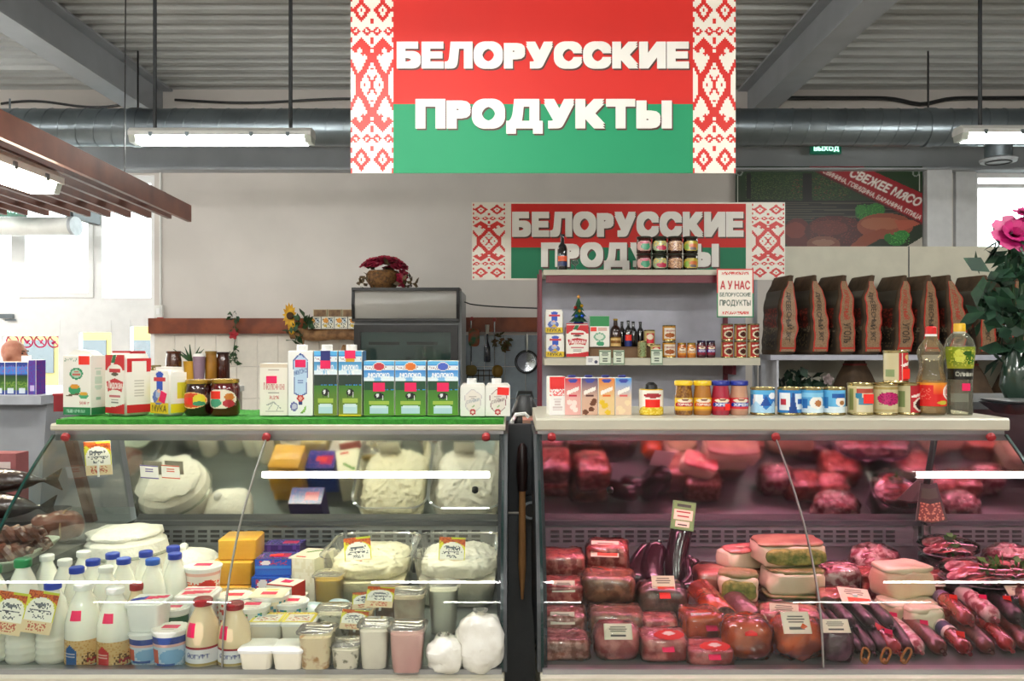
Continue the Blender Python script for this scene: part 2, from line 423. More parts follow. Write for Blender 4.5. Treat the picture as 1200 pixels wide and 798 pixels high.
# wooden rail on the wall, conduit and switch, small wall things
tag(obj('wooden_rail', G().box(X(175, 8.36), X(420, 8.36), 8.33, YB-.008, Z(391, 8.36), Z(373, 8.36)).mesh(WOOD, 'wooden_rail', False)), 'varnished brown wooden rail on the wall over the cream tiles', 'rail', 'wooden rails')
tag(obj('wooden_rail', G().box(X(540, 8.36), X(640, 8.36), 8.33, YB-.008, Z(389, 8.36), Z(372, 8.36)).mesh(WOOD, 'wooden_rail', False)), 'varnished brown wooden rail with hanging kitchen tools over the grey tiles', 'rail', 'wooden rails')
t = thing('light_switch', 'white wall switch with conduit running up the wall beside the entrance', 'switch', (X(188, YB), YB, Z(365, YB)))
obj('box', G().loft([(-.06, .04, .025, .006), (.06, .04, .025, .006)]).mesh(WHT, 'box'), t, (0, -.025, 0))
obj('rocker', G().box(-.018, .018, -.058, -.05, -.03, .03).mesh(FRAME, 'rocker', False), t)
obj('conduit', G().tube([(.005, -.012, .06), (.005, -.012, 1.42)], .011, 8).mesh(WHT, 'conduit'), t)
obj('tag', G().box(-.01, .05, -.056, -.05, -.085, -.06).mesh(M('red_tag', '#a02838', .5), 'tag', False), t)

# ventilation duct with seams
t = thing('ventilation_duct', 'round galvanised ventilation duct running under the roof along the back wall', 'duct', (0, 7.3, 3.345))
rot = Matrix.Rotation(math.pi/2, 4, 'Y')
obj('pipe', G().lathe([(.158, -7.55), (.158, 7.55)], 9, mat=rot).mesh(GALV, 'pipe'), t)
g = G()
for i in range(100):
    x = -7.4+i*.15
    path = [(x+.04*math.sin(a), .160*math.cos(a), .160*math.sin(a)) for a in [2*math.pi*k/18 for k in range(19)]]
    g.tube(path, .005, 4, caps=False)
obj('seams', g.mesh(GALV, 'seams'), t)
for x in (-3.2, 3.56):
    obj('joint_band', G().lathe([(.166, x-.04), (.166, x+.04)], 9, mat=rot).mesh(GALV, 'joint_band'), t)
    obj('hanger', G().tube([(x, 0, .155), (x, 0, .655)], .008, 6).mesh(BLK, 'hanger'), t)
t = thing('air_diffuser', 'round grey air diffuser hanging from the duct next to the column', 'diffuser', (X(1170, 7.3), 7.3, Z(190, 7.3)))
obj('collar', G().lathe([(.11, .03), (.11, .145)], 6).mesh(GALV, 'collar'), t)
obj('grille', G().lathe([(.08, 0), (.14, .0), (.15, .02), (.11, .04)], 6).mesh(STEEL, 'grille'), t)
obj('ring', G().tube([(.1*math.cos(a), .1*math.sin(a), -.004) for a in [2*math.pi*k/20 for k in range(21)]], .006, 5, caps=False).mesh(DGR, 'ring'), t)
# cables under the roof
def cable(label, pts, r=.012):
    tag(obj('cable', G().tube(pts, r, 6).mesh(BLK, 'cable')), label, 'cable')
cable('black cable sagging along the wall under the roof left of the banner', [(x, YB-.05, Z(118, 8.35)+.02*math.sin(x*3)) for x in np.linspace(-3.3, -1.3, 24)])
cable('thick black cable along the wall under the roof near the round diffuser', [(x, YB-.05, Z(115, 8.35)-.06*math.exp(-((x-4.0)/.2)**2)) for x in np.linspace(2.4, 6.5, 50)], .02)
#cable('thin black lead running down from the fridge to the shelf unit', [(X(545+u*85, 7.0), 7.0-1.4*u, Z(352+20*u**.6, 7.0)) for u in np.linspace(0, 1, 14)], .008)
cable('black cable at the wall by the slatted canopy', [(x, YB-.05, Z(122, 8.35)+.03*math.sin(x*5)) for x in np.linspace(-5.0, -3.7, 20)])

# ------------------------------------------------------------------ lamps
DIFF = M('lamp_diffuser', '#fbfdf6', .4, var=.0, emit=LAMP); DIFW = M('lamp_diffuser_warm', '#fff2d8', .4, var=.0, emit=LAMP*.8)
DIFC = M('lamp_diffuser_front', '#fdfdf8', .4, var=.0, emit=LAMP*2.2)
def lamp(x0, x1, y, z, label, rods=True, diff=None, group=None, top=4.0, f=1.):
    w = (x1-x0)/2; t = thing('ceiling_lamp', label, 'lamp', ((x0+x1)/2, y, z), 0, group)
    pr = [(-.075*f, 0), (-.075*f, .03), (-.05*f, .055), (.05*f, .055), (.075*f, .03), (.075*f, 0)]
    obj('housing', G().prismx(pr, -w, w).mesh(WHT, 'housing', False), t)
    obj('diffuser', G().prismx([(-.065*f, -.001), (.065*f, -.001), (.05*f, -.05), (-.05*f, -.05)], -w+.05, w-.05).mesh(diff or DIFF, 'diffuser', False), t)
    for s in (-1, 1):
        obj('end_cap', G().prismx([(-.066*f, 0), (.066*f, 0), (.052*f, -.045), (-.052*f, -.045)], s*(w-.025)-.024, s*(w-.025)+.024).mesh(M('clear_cap', '#cfd4cc', .3, var=.03), 'end_cap', False), t)
        for q in (.35, .75): obj('clip', G().box(s*w*q-.012, s*w*q+.012, -.075*f-.007, -.075*f+.005, -.012, .02).mesh(GALV, 'clip', False), t)
        if rods: obj('rod', G().tube([(s*w*.75, 0, .05), (s*w*.75, 0, top-z)], .014, 8).mesh(DGR, 'rod'), t)
    return t
lamp(X(155, 6), X(367, 6), 6.0, Z(161, 6), 'lit fluorescent ceiling lamp on two rods in front of the duct, beside the slatted canopy')
lamp(X(1122, 6), X(1122, 6)+1.27, 6.0, Z(158, 6), 'lit fluorescent ceiling lamp on rods beside the round air diffuser')
n = 0
for yy, xs in ((2.42, (-4.4, -1.26, 1.91)), (-.3, (-3.4, -.9, 2.2)), (-2.4, (-3.4, -.6, 2.2))):
    for x0 in xs:
        lamp(x0, x0+1.2, yy, 3.0, 'lit fluorescent lamp of the rows over the customer side of the shop', diff=DIFC, f=.6, group='lamps over the customer side')

for yy in (4.6, 6.6): lamp(-6.2, -5.0, yy, 3.0, 'unseen fluorescent lamp added to brighten the entrance frames', diff=DIFC, f=.6, group='added lamps over the entrance hall')  # two lamps out of view, added to brighten the backlit entrance frames
# ------------------------------------------------------------------ slatted wooden canopy over the neighbouring stall
t = thing('slatted_canopy', 'hanging canopy of brown wooden slats near the entrance', 'canopy', (-2.03, 5.37, 2.31))
SLW = M('slat_wood', '#7c4530', .45, c2='#643322', scale=5)
NSL = 12
for i in range(NSL):
    x = -i*.117; hh = .052 if i == 0 else .035
    sl = obj('slat', G().box(-.012, .012, -2.6, 0, -hh, hh).mesh(SLW, 'slat', False), t, (x, -.02*i, 0), (0, 0, math.radians(2.9)))
for y in (-.35, -1.9):
    obj('cross_bar', G().box(-1.4, -.03, y-.02, y+.02, .045, .075).mesh(SLW, 'cross_bar', False), t, (-.05*y, 0, 0))
for x, y in ((-.25, -.35), (-1.1, -.35), (-.3, -1.9)):
    obj('hanging_wire', G().tube([(x, y, .07), (x+.01, y, 1.72)], .004, 5).mesh(BLK, 'hanging_wire'), t)
q = lamp(-.62, .62, 0, 0, 'warm lit tube lamp fixed under the slatted wooden canopy', rods=False, diff=DIFW)
q.location = (-2.11, 3.28, 2.215); q.rotation_euler = (0, 0, math.radians(90+1))

# exit signs, air curtain
def exit_sign(px0, px1, py0, py1, D, label):
    w, h = (px1-px0)*D/FPX, (py1-py0)*D/FPX
    t = thing('exit_sign', label, 'sign', (X((px0+px1)/2, D), D, Z((py0+py1)/2, D)))
    obj('box', G().box(-w/2, w/2, 0, .05, -h/2, h/2).mesh(M('exit_green', '#0c5a44', .4, var=.02, emit=.25), 'box', False), t)
    obj('lettering', text_mesh('ВЫХОД', w*.84, h*.62, M('exit_letter', '#b8f0dc', .5, var=0, emit=.9), .003), t, (0, -.003, -h*.31))
    return t
exit_sign(951, 986, 169, 180, 8.2, 'green lit exit sign on the girder above the meat poster')
t = exit_sign(-8, 28, 240, 253, 7.6, 'green lit exit sign hanging above the entrance doors')
obj('hanger', G().tube([(.0, .02, .05), (.0, .02, 1.0)], .008, 6).mesh(GALV, 'hanger'), t)
t = thing('air_curtain', 'white air curtain unit mounted over the entrance doors', 'air curtain', (X(15, 7.9), 7.9, Z(265, 7.9)))
pr = [(.12*math.cos(a), .085*math.sin(a)) for a in [2*math.pi*k/20 for k in range(20)]]
obj('body', G().prismx(pr, -.62, .56).mesh(WHT, 'body'), t)
obj('end_cap', G().prismx([(y*1.04, z*1.04) for y, z in pr], .56, .59).mesh(M('pale_grey', '#c8ccd2', .4), 'end_cap'), t)
obj('bracket', G().box(.5, .57, -.02, .5, .08, .2).mesh(DGR, 'bracket', False), t)

# ================================================================== BANNERS
def ornament(nx, ny, red, white):
    a = np.zeros((ny, nx, 4)); a[..., 3] = 1; R, W = lin(red), lin(white)
    for j in range(ny):
        for i in range(nx):
            dx = abs((i+.5)/nx-.5)*50; dy = abs((j+.5)/ny-.5)*204; r = False
            d = abs(dx-12.5)+abs(dy-86)*.85
            r |= 6 <= d <= 11.5 or d < 1.8
            for cx in (6.2, 18.8):
                d = abs(dx-cx)+abs(dy-62); r |= 2.4 <= d <= 6
            r |= dx < 1.1 and (abs(dy-51) < 3.2 or abs(dy-73) < 3.2)
            d = abs(dx-12.5)+abs(dy-43)
            if d <= 12.5: r = True
            if dy < 34: r |= abs(dx-(34-dy)*.55) < 4 and dx < 19
            if dy < 9: r |= abs(dx-16) < 3
            if 30 < dy < 44: r |= abs(dx-(dy-31)) < 5
            if 9 < dy < 30: r |= abs(dx-(14+(dy-3)*.45)) < 2.4
            if abs(dx-14)+abs(dy-34)*.8 < 7.5: r = False
            if abs(dx-11)+abs(dy-36) < 3: r = True
            if dy < 11: r |= abs(dx-dy*.45) < 1.4
            r |= dx < 1 and 17 < dy < 20 or (abs(dx-8) < 1.1 and dy < 1.6)
            r |= dx > 24 and int(dy/6) % 2 == 0 and dy > 50
            a[j, i, :3] = R if r else W
    return a
RED, GRN, OWH = '#d82014', '#0d9462', '#f4ece0'
def banner(label, px0, px1, py0, py1, split, D, strip, margin, words, red, grn):
    k = D/FPX; w, h = (px1-px0)*k, (py1-py0)*k
    t = thing('banner', label, 'banner', (X((px0+px1)/2, D), D, Z(py1, D)))
    obj('sheet', G().box(-w/2, w/2, 0, .006, 0, h).mesh(M('banner_white', OWH, .45, var=.02), 'sheet', False), t)
    fw = w-2*strip*k-2*margin*k
    zs = (py1-split)*k
    obj('red_field', G().box(-fw/2, fw/2, -.001, .001, zs, h-margin*.3*k).mesh(M('banner_red'+red, red, .6, var=.02, scale=2), 'red_field', False), t)
    obj('green_field', G().box(-fw/2, fw/2, -.001, .001, margin*.3*k, zs).mesh(M('banner_green'+grn, grn, .6, var=.02, scale=2), 'green_field', False), t)
    im = ornament(26, 104, red, OWH); sw = (strip-margin*.4)*k
    for s in (-1, 1):
        c = s*(w/2-strip*k/2)
        obj('ornament_strip', G().flat(im, c-sw/2, c+sw/2, margin*.3*k, h-margin*.3*k, -.0012).mesh(PRV, 'ornament_strip', False), t)
    for s, x0, x1, y0, y1, bold in words:
        c = (x0+x1)/2-(px0+px1)/2
        obj('lettering', text_mesh(s, (x1-x0)*k, (y1-y0)*k, M('letter_white', '#f3efe8', .5, var=.01), .003, bold), t, (c*k, -.006, (py1-y1)*k))
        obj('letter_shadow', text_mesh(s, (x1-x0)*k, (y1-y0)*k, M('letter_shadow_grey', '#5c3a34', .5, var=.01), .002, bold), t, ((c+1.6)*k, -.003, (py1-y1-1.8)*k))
    return t
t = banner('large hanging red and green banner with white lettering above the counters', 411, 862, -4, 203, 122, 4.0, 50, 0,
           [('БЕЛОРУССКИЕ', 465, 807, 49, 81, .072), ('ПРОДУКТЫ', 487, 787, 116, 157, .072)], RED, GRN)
for x in (-.85, .85): obj('cord', G().tube([(x, .003, .82), (x, .003, 1.7)], .004, 5).mesh(BLK, 'cord'), t)
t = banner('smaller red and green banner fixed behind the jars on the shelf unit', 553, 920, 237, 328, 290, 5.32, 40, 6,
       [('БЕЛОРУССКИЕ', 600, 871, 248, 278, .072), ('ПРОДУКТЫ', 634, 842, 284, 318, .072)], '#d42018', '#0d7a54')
for x in (-.55, .55): obj('support_post', G().box(x-.012, x+.012, .008, .03, -.45, .45).mesh(STEEL, 'support_post', False), t)
# meat poster on the back wall
px0, px1, py0, py1 = 862, 1081, 195, 291; k = 8.33/FPX; w, h = (px1-px0)*k, (py1-py0)*k
t = thing('meat_poster', 'dark poster of raw meat with a red diagonal band on the back wall', 'poster', (X((px0+px1)/2, 8.33), 8.33, Z(py1, 8.33)))
A = 219/96
im = img(220, 96, '#1c2a18', ('g', 0, .5, 1, 1, '#24331c', '#1d3a1a'), ('n', .05, .55, .62, .95, '#2f4a22', .3, 3), ('n', .05, .6, .6, .9, '#4a5a2c', .15, 4), ('n', .3, .6, .6, .85, '#7a3a30', .06, 5),
   ('r', .36, .58, .41, .92, '#15150f'), ('r', .06, .6, .08, .92, '#14150f'), ('r', 0, .3, 1, .58, '#1a1812'),
   *[('l', 0, .33+.028*i, 1, .35+.028*i+.02*math.sin(i*2.1), .004, '#4b4438') for i in range(9)],
   ('e', .70, .43, .06, .1, '#1c5a20'), ('e', .75, .47, .05, .08, '#246a24'), ('e', .67, .47, .03, .06, '#2c7028'), ('n', .65, .36, .79, .54, '#3c8a30', .2, 6),
   ('e', .33, .17, .075, .2, '#5c1612'), ('e', .32, .22, .055, .1, '#7a2a20'), ('e', .53, .2, .16, .2, '#4a1414'), ('e', .5, .25, .1, .09, '#62211c'), ('n', .4, .05, .66, .38, '#7a2c26', .12, 7),
   ('e', .8, .27, .15, .16, '#8a4430'), ('e', .78, .3, .11, .08, '#a05c40'), ('p', [(.88, .2), (.99, .3), (.97, .34), (.85, .34)], '#a8503a'),
   ('e', .47, .05, .09, .1, '#7a4436'), ('e', .47, .07, .06, .04, '#946450'), ('p', [(.6, 0), (.68, 0), (.86, .22), (.78, .24), (.68, .16)], '#8a4028'), ('e', .86, .1, .05, .07, '#1f6a28'), ('e', .89, .16, .04, .06, '#2a7a30'), ('e', .82, .13, .025, .05, '#246a28'), ('n', .82, .05, .93, .2, '#489a3c', .2, 8), ('p', [(.9, 0), (1, .14), (1, 0)], '#b8b0a4'),
   ('p', [(.39, 1.0), (.68, 1.0), (1.01, .66), (1.01, .3)], '#9c1420'), ('l', .39, .985, 1, .3, .008, '#5a0c14'),
   ('ta', 'СВЕЖЕЕ МЯСО', (.605, .885), (.37, -.375), (.03, .09), '#efe6df', .05),
   ('ta', 'СВИНИНА, ГОВЯДИНА, БАРАНИНА, ПТИЦА', (.462, .915), (.52, -.575), (.018, .055), '#e8dcd4', .03),
   ('l', .012, .06, .012, .9, .003, '#c8ccc0'), ('l', .04, .975, .39, .975, .004, '#c8ccc0'), ('l', .68, .975, .94, .975, .004, '#c8ccc0'), ('l', .985, .7, .985, .9, .003, '#c8ccc0'),
   ('e', .02, .93, .02, .045, '#8a9088'), ('e', .965, .92, .02, .045, '#8a9088'), ('e', .965, .92, .012, .03, '#1d3a1a'), ('e', .02, .93, .012, .03, '#1d2a1a'))
obj('sheet', G().box(-w/2, w/2, .002, .01, 0, h).mesh(BLK, 'sheet', False), t)
obj('printed_picture', G().flat(im, -w/2, w/2, 0, h, 0).mesh(PRV, 'printed_picture', False), t)

# ================================================================== DISPLAY CASES
D1 = 2.45; ZS = 1.272; DECK = .69
CREAM = M('cream_enamel', '#c8c3b0', .35, var=.03, scale=3); STAIN = M('stainless', '#a8a9ab', .3, .85, var=.06, scale=3)
GLS = glassmat('case_glass', '#eef5f1', 1., .0); EDGE = M('glass_edge_green', '#0f3a34', .2, var=.05, spec=.6)
MIR = M('rear_mirror', '#dcdcd8', .07, 1., var=.03, scale=2); DECKM = M('deck_steel', '#7d8684', .35, .4, var=.06)
def spline(pts, n):
    """Catmull-Rom through (y, z) points"""
    out = []; L = len(pts)
    for i in range(L-1):
        p0, p1, p2, p3 = [Vector(pts[max(0, min(L-1, i+k))]) for k in (-1, 0, 1, 2)]
        for j in range(n):
            t = j/n; out.append(.5*((2*p1)+(p2-p0)*t+(2*p0-5*p1+4*p2-p3)*t*t+(3*p1-p0-3*p2+p3)*t**3))
    out.append(Vector(pts[-1])); return [tuple(p) for p in out]
GP = spline([(2.452, 1.225), (2.33, 1.134), (2.205, 1.022), (2.125, .913), (2.082, .813), (2.066, .695)], 6)
def glass_sheet(x0, x1, th=.006):
    off = [(y-th*.7, z-th*.7) for y, z in GP]; n = len(GP); g = G()
    v = [(x, y, z) for x in (x0, x1) for y, z in GP]
    return g.add(v, [(i, i+1, i+1+n, i+n) for i in range(n-1)])
def edge_strip(x, w=.006):
    g = G(); n = len(GP)
    q = [(y, z) for y, z in GP]+[(y+.006, z+.004) for y, z in GP][::-1]
    for i in range(n-1):
        a, b, c, d = GP[i], GP[i+1], (GP[i+1][0]+.007, GP[i+1][1]-.003), (GP[i][0]+.007, GP[i][1]-.003)
        g.prismx([a, b, c, d], x-w/2, x+w/2)
    return g
def case(label, x0, x1, seam, lampcol, strength, wall_l, wall_r, mirtint, end_l, end_r):
    t = thing('display_case', label, 'display case', (0, 0, 0))
    obj('base', G().prismx([(2.1, .02), (3.04, .02), (3.04, .66), (2.04, .66), (2.04, .45)], x0, x1).mesh(CREAM, 'base', False), t)
    obj('sill', G().prismx([(2.02, .60), (2.11, .60), (2.11, .672), (2.08, .688), (2.03, .688)], x0-.005, x1+.005).mesh(CREAM, 'sill', False), t)
    obj('sill_rail', G().box(x0, x1, 2.055, 2.085, .686, .70).mesh(STAIN, 'sill_rail', False), t)
    obj('deck', G().box(x0+.01, x1-.01, 2.075, 2.96, .655, DECK).mesh(DECKM, 'deck', False), t)
    # rear wall with its grille
    obj('rear_panel', G().box(x0+.01, x1-.01, 2.965, 2.985, DECK, .865).mesh(STAIN, 'rear_panel', False), t)
    gr = G().box(x0+.03, x1-.03, 2.955, 2.966, .785, .862)
    gp = obj('grille_plate', gr.mesh(M('grille_grey', '#85888b', .35, .6, var=.04), 'grille_plate', False), t)
    g = G(); q = x0+.06
    while q < x1-.09:
        for r_ in range(3):
            z = .80+r_*.0165; g.box(q, q+.03, 2.951, 2.957, z, z+.0085)
        q += .043
    obj('grille_slots', g.mesh(M('slot_black', '#17181a', .7), 'grille_slots', False), gp)
    obj('rear_ledge', G().box(x0+.02, x1-.02, 2.93, 2.966, .722, .735).mesh(STAIN, 'rear_ledge', False), t)
    # inclined mirror at the back
    obj('rear_mirror', G().prismx([(2.975, .862), (2.99, .862), (2.863, 1.235), (2.847, 1.235)], x0+.012, x1-.012).mesh(mirtint, 'rear_mirror', False), t)
    obj('mirror_rail', G().box(x0+.01, x1-.01, 2.945, 2.978, .858, .874).mesh(DGR, 'mirror_rail', False), t)
    # top slab, lip, lamp
    ts = obj('top_slab', G().prismx([(2.45, 1.236), (2.93, 1.236), (2.93, SL), (2.452, SL), (2.445, SL-.006), (2.445, 1.24)], x0-.005, x1+.005).mesh(CREAM, 'top_slab', False), t)
    obj('front_lip', G().box(x0, x1, 2.462, 2.478, 1.206, 1.236).mesh(STAIN, 'front_lip', False), ts)
    obj('lamp_tube', G().tube([(x0+.06, 2.497, 1.221), (x1-.06, 2.497, 1.221)], .013, 10).mesh(M('case_tube_'+lampcol, lampcol, .4, var=0., emit=strength), 'lamp_tube'), ts)
    # curved front glass in two sheets, seam, end walls
    fg = [obj('front_glass', glass_sheet(a, b).mesh(GLS, 'front_glass'), t) for a, b in ((x0+.004, seam-.0012), (seam+.0012, x1-.004))]
    obj('glass_joint', edge_strip(seam, .0035).mesh(M('joint_dull', '#8d8a84', .35, var=.03), 'glass_joint', False), t)
    for x, kind in ((x0, end_l), (x1, end_r)):
        ou = [(y, z) for y, z in GP]+[(2.066, DECK), (2.96, DECK), (2.96, .86), (2.845, 1.23)]
        if kind == 'glass':
            obj('end_glass', G().add([(x, y, z) for y, z in ou], [tuple(range(len(ou)))]).mesh(GLS, 'end_glass', False), t)
        else:
            obj('end_panel', G().prismx(ou, x-.012, x+.012).mesh(DGR, 'end_panel', False), t)
        obj('glass_edge', edge_strip(x, .007).mesh(EDGE, 'glass_edge', False), t)
    for x in (x0+.04, seam, x1-.05):
        obj('glass_clamp', G().lathe([(.012, 0), (.012, .012), (.006, .016)], 4, mat=Matrix.Translation((x, 2.447, 1.222)) @ Matrix.Rotation(math.radians(130), 4, 'X')).mesh(M('clamp_red', '#a82c30', .4), 'glass_clamp'), fg[0] if x < seam-.01 else fg[1])
    for x in (x0+.19 if end_l == 'panel' else x1-.075,):
        yy, zz = 2.30, 1.095
        obj('glass_knob', G().lathe([(.009, 0), (.009, .01), (.005, .014)], 4, mat=Matrix.Translation((x, yy, zz)) @ Matrix.Rotation(math.radians(130), 4, 'X')).mesh(BLK, 'glass_knob'), fg[0] if x < seam else fg[1])
    return t
LX0, LX1, RX0, RX1 = X(62, D1), X(590, D1), X(630, D1), X(1180, D1)
SL = 1.256
MIRP = M('rear_mirror_rose', '#dccfd2', .08, 1., var=.03, scale=2)
lc = case('curved glass display case full of dairy products under the green mat', LX0, LX1, -.703, '#fff8e6', CASE_L, 0, 0, MIR, 'glass', 'panel')
SL = ZS
rc = case('curved glass display case full of meat and sausage under pink light', RX0, RX1, .755, '#ff9fc0', CASE_R, 0, 0, MIRP, 'panel', 'glass')
# grass mat on the left case
def fz(p): return noise.noise(Vector(p)*140)*.004
g = G(); g.grid(lambda u, v: (LX0+.01+(LX1-LX0-.01)*u, 2.449+.36*v, ZS-.004+abs(fz((u*3, v, 0)))), 200, 40)
g.grid(lambda u, v: (LX0+.01+(LX1-LX0-.01)*u, 2.449-abs(fz((u*3, 1.3, v)))*.9, ZS-.018+.014*v), 200, 3)
g.box(LX0+.01, LX1, 2.452, 2.805, 1.2565, ZS-.005)
tag(obj('grass_mat', g.mesh(M('artificial_grass', '#3f9e30', .8, c2='#2f8624', scale=60, bump=.6, bscale=300), 'grass_mat')), 'bright green artificial grass mat laid on the dairy case top', 'mat')
# dark panel and objects in the gap between the cases
GX = X(610, 2.7)
t = thing('filler_panel', 'dark grey panels closing the gap between the two display cases', 'panel', (GX, 2.72, 0))
obj('upper_panel', G().box(-.05, .05, 0, .02, .95, 1.23).mesh(DGR, 'upper_panel', False), t)
obj('lower_panel', G().box(-.05, .05, -.02, 0, .05, .945).mesh(M('mid_grey_panel', '#55585b', .4, var=.06), 'lower_panel', False), t)
t = thing('knife_sharpener', 'knife steel with a dark handle and pale wooden sheath between the cases', 'tool', (X(612, 2.6), 2.6, Z(702, 2.6)))
obj('sheath', G().lathe([(.004, 0), (.012, .1), (.010, .34)], 4).mesh(M('pale_wood', '#b98552', .5), 'sheath'), t)
obj('handle', G().lathe([(.014, .33), (.018, .40), (.015, .46), (.006, .475)], 4).mesh(M('dark_handle', '#2a1a18', .4), 'handle'), t)
t = thing('metal_pipe', 'short grey metal pipe end beside the knife steel between the cases', 'pipe', (X(622, 2.62), 2.60, Z(598, 2.6)))
rx = Matrix.Rotation(math.pi/2, 4, 'X')
obj('pipe', G().lathe([(.028, -.1), (.028, .0)], 5, mat=rx).mesh(GALV, 'pipe'), t)
obj('bore', G().lathe([(.020, 0), (.020, .004)], 5, mat=rx).mesh(BLK, 'bore'), t)
t = thing('card_terminal', 'black card terminal with a curled white receipt in the gap between cases', 'terminal', (X(615, 2.9), 2.9, Z(502, 2.9)))
obj('body', G().loft([(0, .045, .03, .02), (.06, .046, .032, .03), (.1, .03, .022, .02), (.112, .022, .018, .015)], 5).mesh(BLK, 'body'), t)
obj('handle', G().tube([(-.026, 0, .1), (-.022, 0, .122), (.022, 0, .122), (.026, 0, .1)], .006, 6).mesh(BLK, 'handle'), t)
obj('receipt', G().tube([(-.045, -.045, .0), (-.043, -.045, .03), (-.03, -.045, .05), (.0, -.045, .053), (.012, -.045, .04)], .007, 6).mesh(WHT, 'receipt'), t)
obj('display', G().box(-.008, .026, -.05, -.035, .005, .045).mesh(M('tan_screen', '#b08a74', .3), 'display', False), t)

# ------------------------------------------------------------------ neighbouring stall on the left
t = thing('neighbour_case', 'grey serving case of the neighbouring stall beside the entrance', 'display case', (0, 0, 0))
GRP = M('grey_case_paint', '#8f9298', .5, var=.04)
obj('rear_body', G().prismx([(3.30, .6), (3.62, .05), (4.2, .05), (4.2, 1.25), (3.38, 1.25)], -2.9, X(50, 3.35)).mesh(GRP, 'rear_body', False), t)
obj('top_slab', G().box(-2.9, X(53, 3.35), 3.32, 4.2, 1.25, 1.285).mesh(M('slab_blue_grey', '#a9aeb8', .4), 'top_slab', False), t)
obj('deck', G().box(-2.6, -1.345, 2.1, 3.28, .82, .86).mesh(M('dull_steel', '#59605f', .4, .5), 'deck', False), t)
obj('base', G().box(-2.6, -1.345, 2.12, 3.28, .02, .82).mesh(GRP, 'base', False), t)
obj('side_frame', G().prismx([(3.0, .86), (3.03, .86), (2.85, 1.24), (2.82, 1.24)], -1.50, -1.47).mesh(M('brown_frame', '#6a4a40', .4), 'side_frame', False), t)
# ------------------------------------------------------------------ shelf unit (gondola) behind the counter
SD = 4.9; SH1, SH2 = Z(419.5, SD), Z(316, SD)
MAR = M('maroon_paint', '#6a1226', .4, var=.05); BACK = M('back_panel_grey', '#b0b0bc', .55, var=.04)
t = thing('shelf_unit', 'maroon post shelf unit with cream shelves behind the counter', 'shelf', (0, SD, 0))
gx0, gx1 = X(636, SD), X(892, SD)
for x in (X(634, SD), X(866, SD)):
    obj('post', G().box(x-.012, x+.012, .3, .36, 0, SH2-.001).mesh(MAR, 'post', False), t)
obj('side_upright', G().box(gx0-.02, gx0-.004, -.005, .06, .9, SH2).mesh(MAR, 'side_upright', False), t)
obj('back_panel', G().box(gx0, gx1, .33, .35, .2, SH2).mesh(BACK, 'back_panel', False), t)
for z, a, b, hh in ((SH1, X(638, SD), X(891, SD), .042), (SH2, X(637, SD), X(870, SD), .03), (.95, gx0, gx1, .042), (.5, gx0, gx1, .042)):
    s_ = obj('shelf_board', G().box(a, b, 0, .33, z-hh, z).mesh(CREAM, 'shelf_board', False), t)
obj('top_fascia', G().box(X(640, SD), X(868, SD), .012, .03, SH2-.075, SH2-.03).mesh(MAR, 'top_fascia', False), t)
obj('bracket', G().box(X(866, SD)-.01, X(866, SD)+.01, .1, .33, SH1-.1, SH1-.042).mesh(MAR, 'bracket', False), t)
# coal rack
CD = 5.0
t = thing('coal_rack', 'pale metal rack with a white back panel holding charcoal bags', 'shelf', (0, CD, 0))
cx0, cx1 = X(903, CD), X(1230, CD); CZ = Z(416, CD)
obj('back_panel', G().box(X(905, 5.4), X(1250, 5.4), .39, .41, .2, Z(289, 5.4)).mesh(M('cream_panel', '#cfcbb8', .5, var=.03), 'back_panel', False), t)
obj('panel_seam', G().box(X(1064, 5.4)-.003, X(1064, 5.4)+.003, .386, .39, 1.6, Z(289, 5.4)).mesh(DGR, 'panel_seam', False), t)
for z in (CZ, .92, .45): obj('shelf_board', G().box(cx0, cx1, 0, .385, z-.03, z).mesh(BACK, 'shelf_board', False), t)
for x in (cx0+.01, cx1-.01): obj('post', G().box(x-.01, x+.01, .34, .38, 0, Z(289, 5.4)).mesh(STEEL, 'post', False), t)
obj('side_panel', G().box(X(912, CD)-.006, X(912, CD)+.006, .01, .38, .95, CZ-.03).mesh(M('pale_side', '#c9cad2', .5), 'side_panel', False), t)

# ------------------------------------------------------------------ drinks fridge
FD = 7.2; k = FD/FPX
t = thing('drinks_fridge', 'upright drinks fridge with dark glass door and grey header under the flower basket', 'fridge', (X(478, FD), FD, 0))
w = 126*k/2; zt_, zm = Z(338, FD), Z(376, FD)
obj('cabinet', G().box(-w, w, .02, .68, 0, zt_-.02).mesh(M('fridge_grey', '#9da2a6', .4, var=.03), 'cabinet', False), t)
hd = obj('header', G().prismx([(.02, zm), (-.03, zm+.02), (-.05, (zm+zt_)/2), (-.03, zt_-.02), (.02, zt_), (.3, zt_), (.3, zm)], -w, w-.03).mesh(M('header_panel', '#a09c96', .2, 0., var=.03, scale=2), 'header'), t)
for z in (zm+.005, zt_-.008): obj('header_trim', G().box(-w-.012, w-.018, -.055, .05, z-.012, z+.012).mesh(BLK, 'header_trim', False), hd)
for x in (-w, w-.03): obj('header_cheek', G().prismx([(.02, zm-.01), (-.04, zm+.01), (-.06, (zm+zt_)/2), (-.04, zt_), (.02, zt_+.01), (.3, zt_+.01), (.3, zm)], x-.012, x+.012).mesh(BLK, 'header_cheek', False), hd)
dz1 = zm-.035
dr = obj('door', G().box(-w+.005, -w+.06, -.04, .02, .12, dz1).box(w-.09, w-.03, -.04, .02, .12, dz1).box(-w+.06, w-.09, -.04, .02, dz1-.06, dz1).box(-w+.06, w-.09, -.04, .02, .12, .2).mesh(BLK, 'door', False), t)
obj('door_glass', G().box(-w+.06, w-.09, -.02, -.012, .2, dz1-.06).mesh(glassmat('fridge_glass', '#d0dbd9', 1., .02), 'door_glass', False), dr)
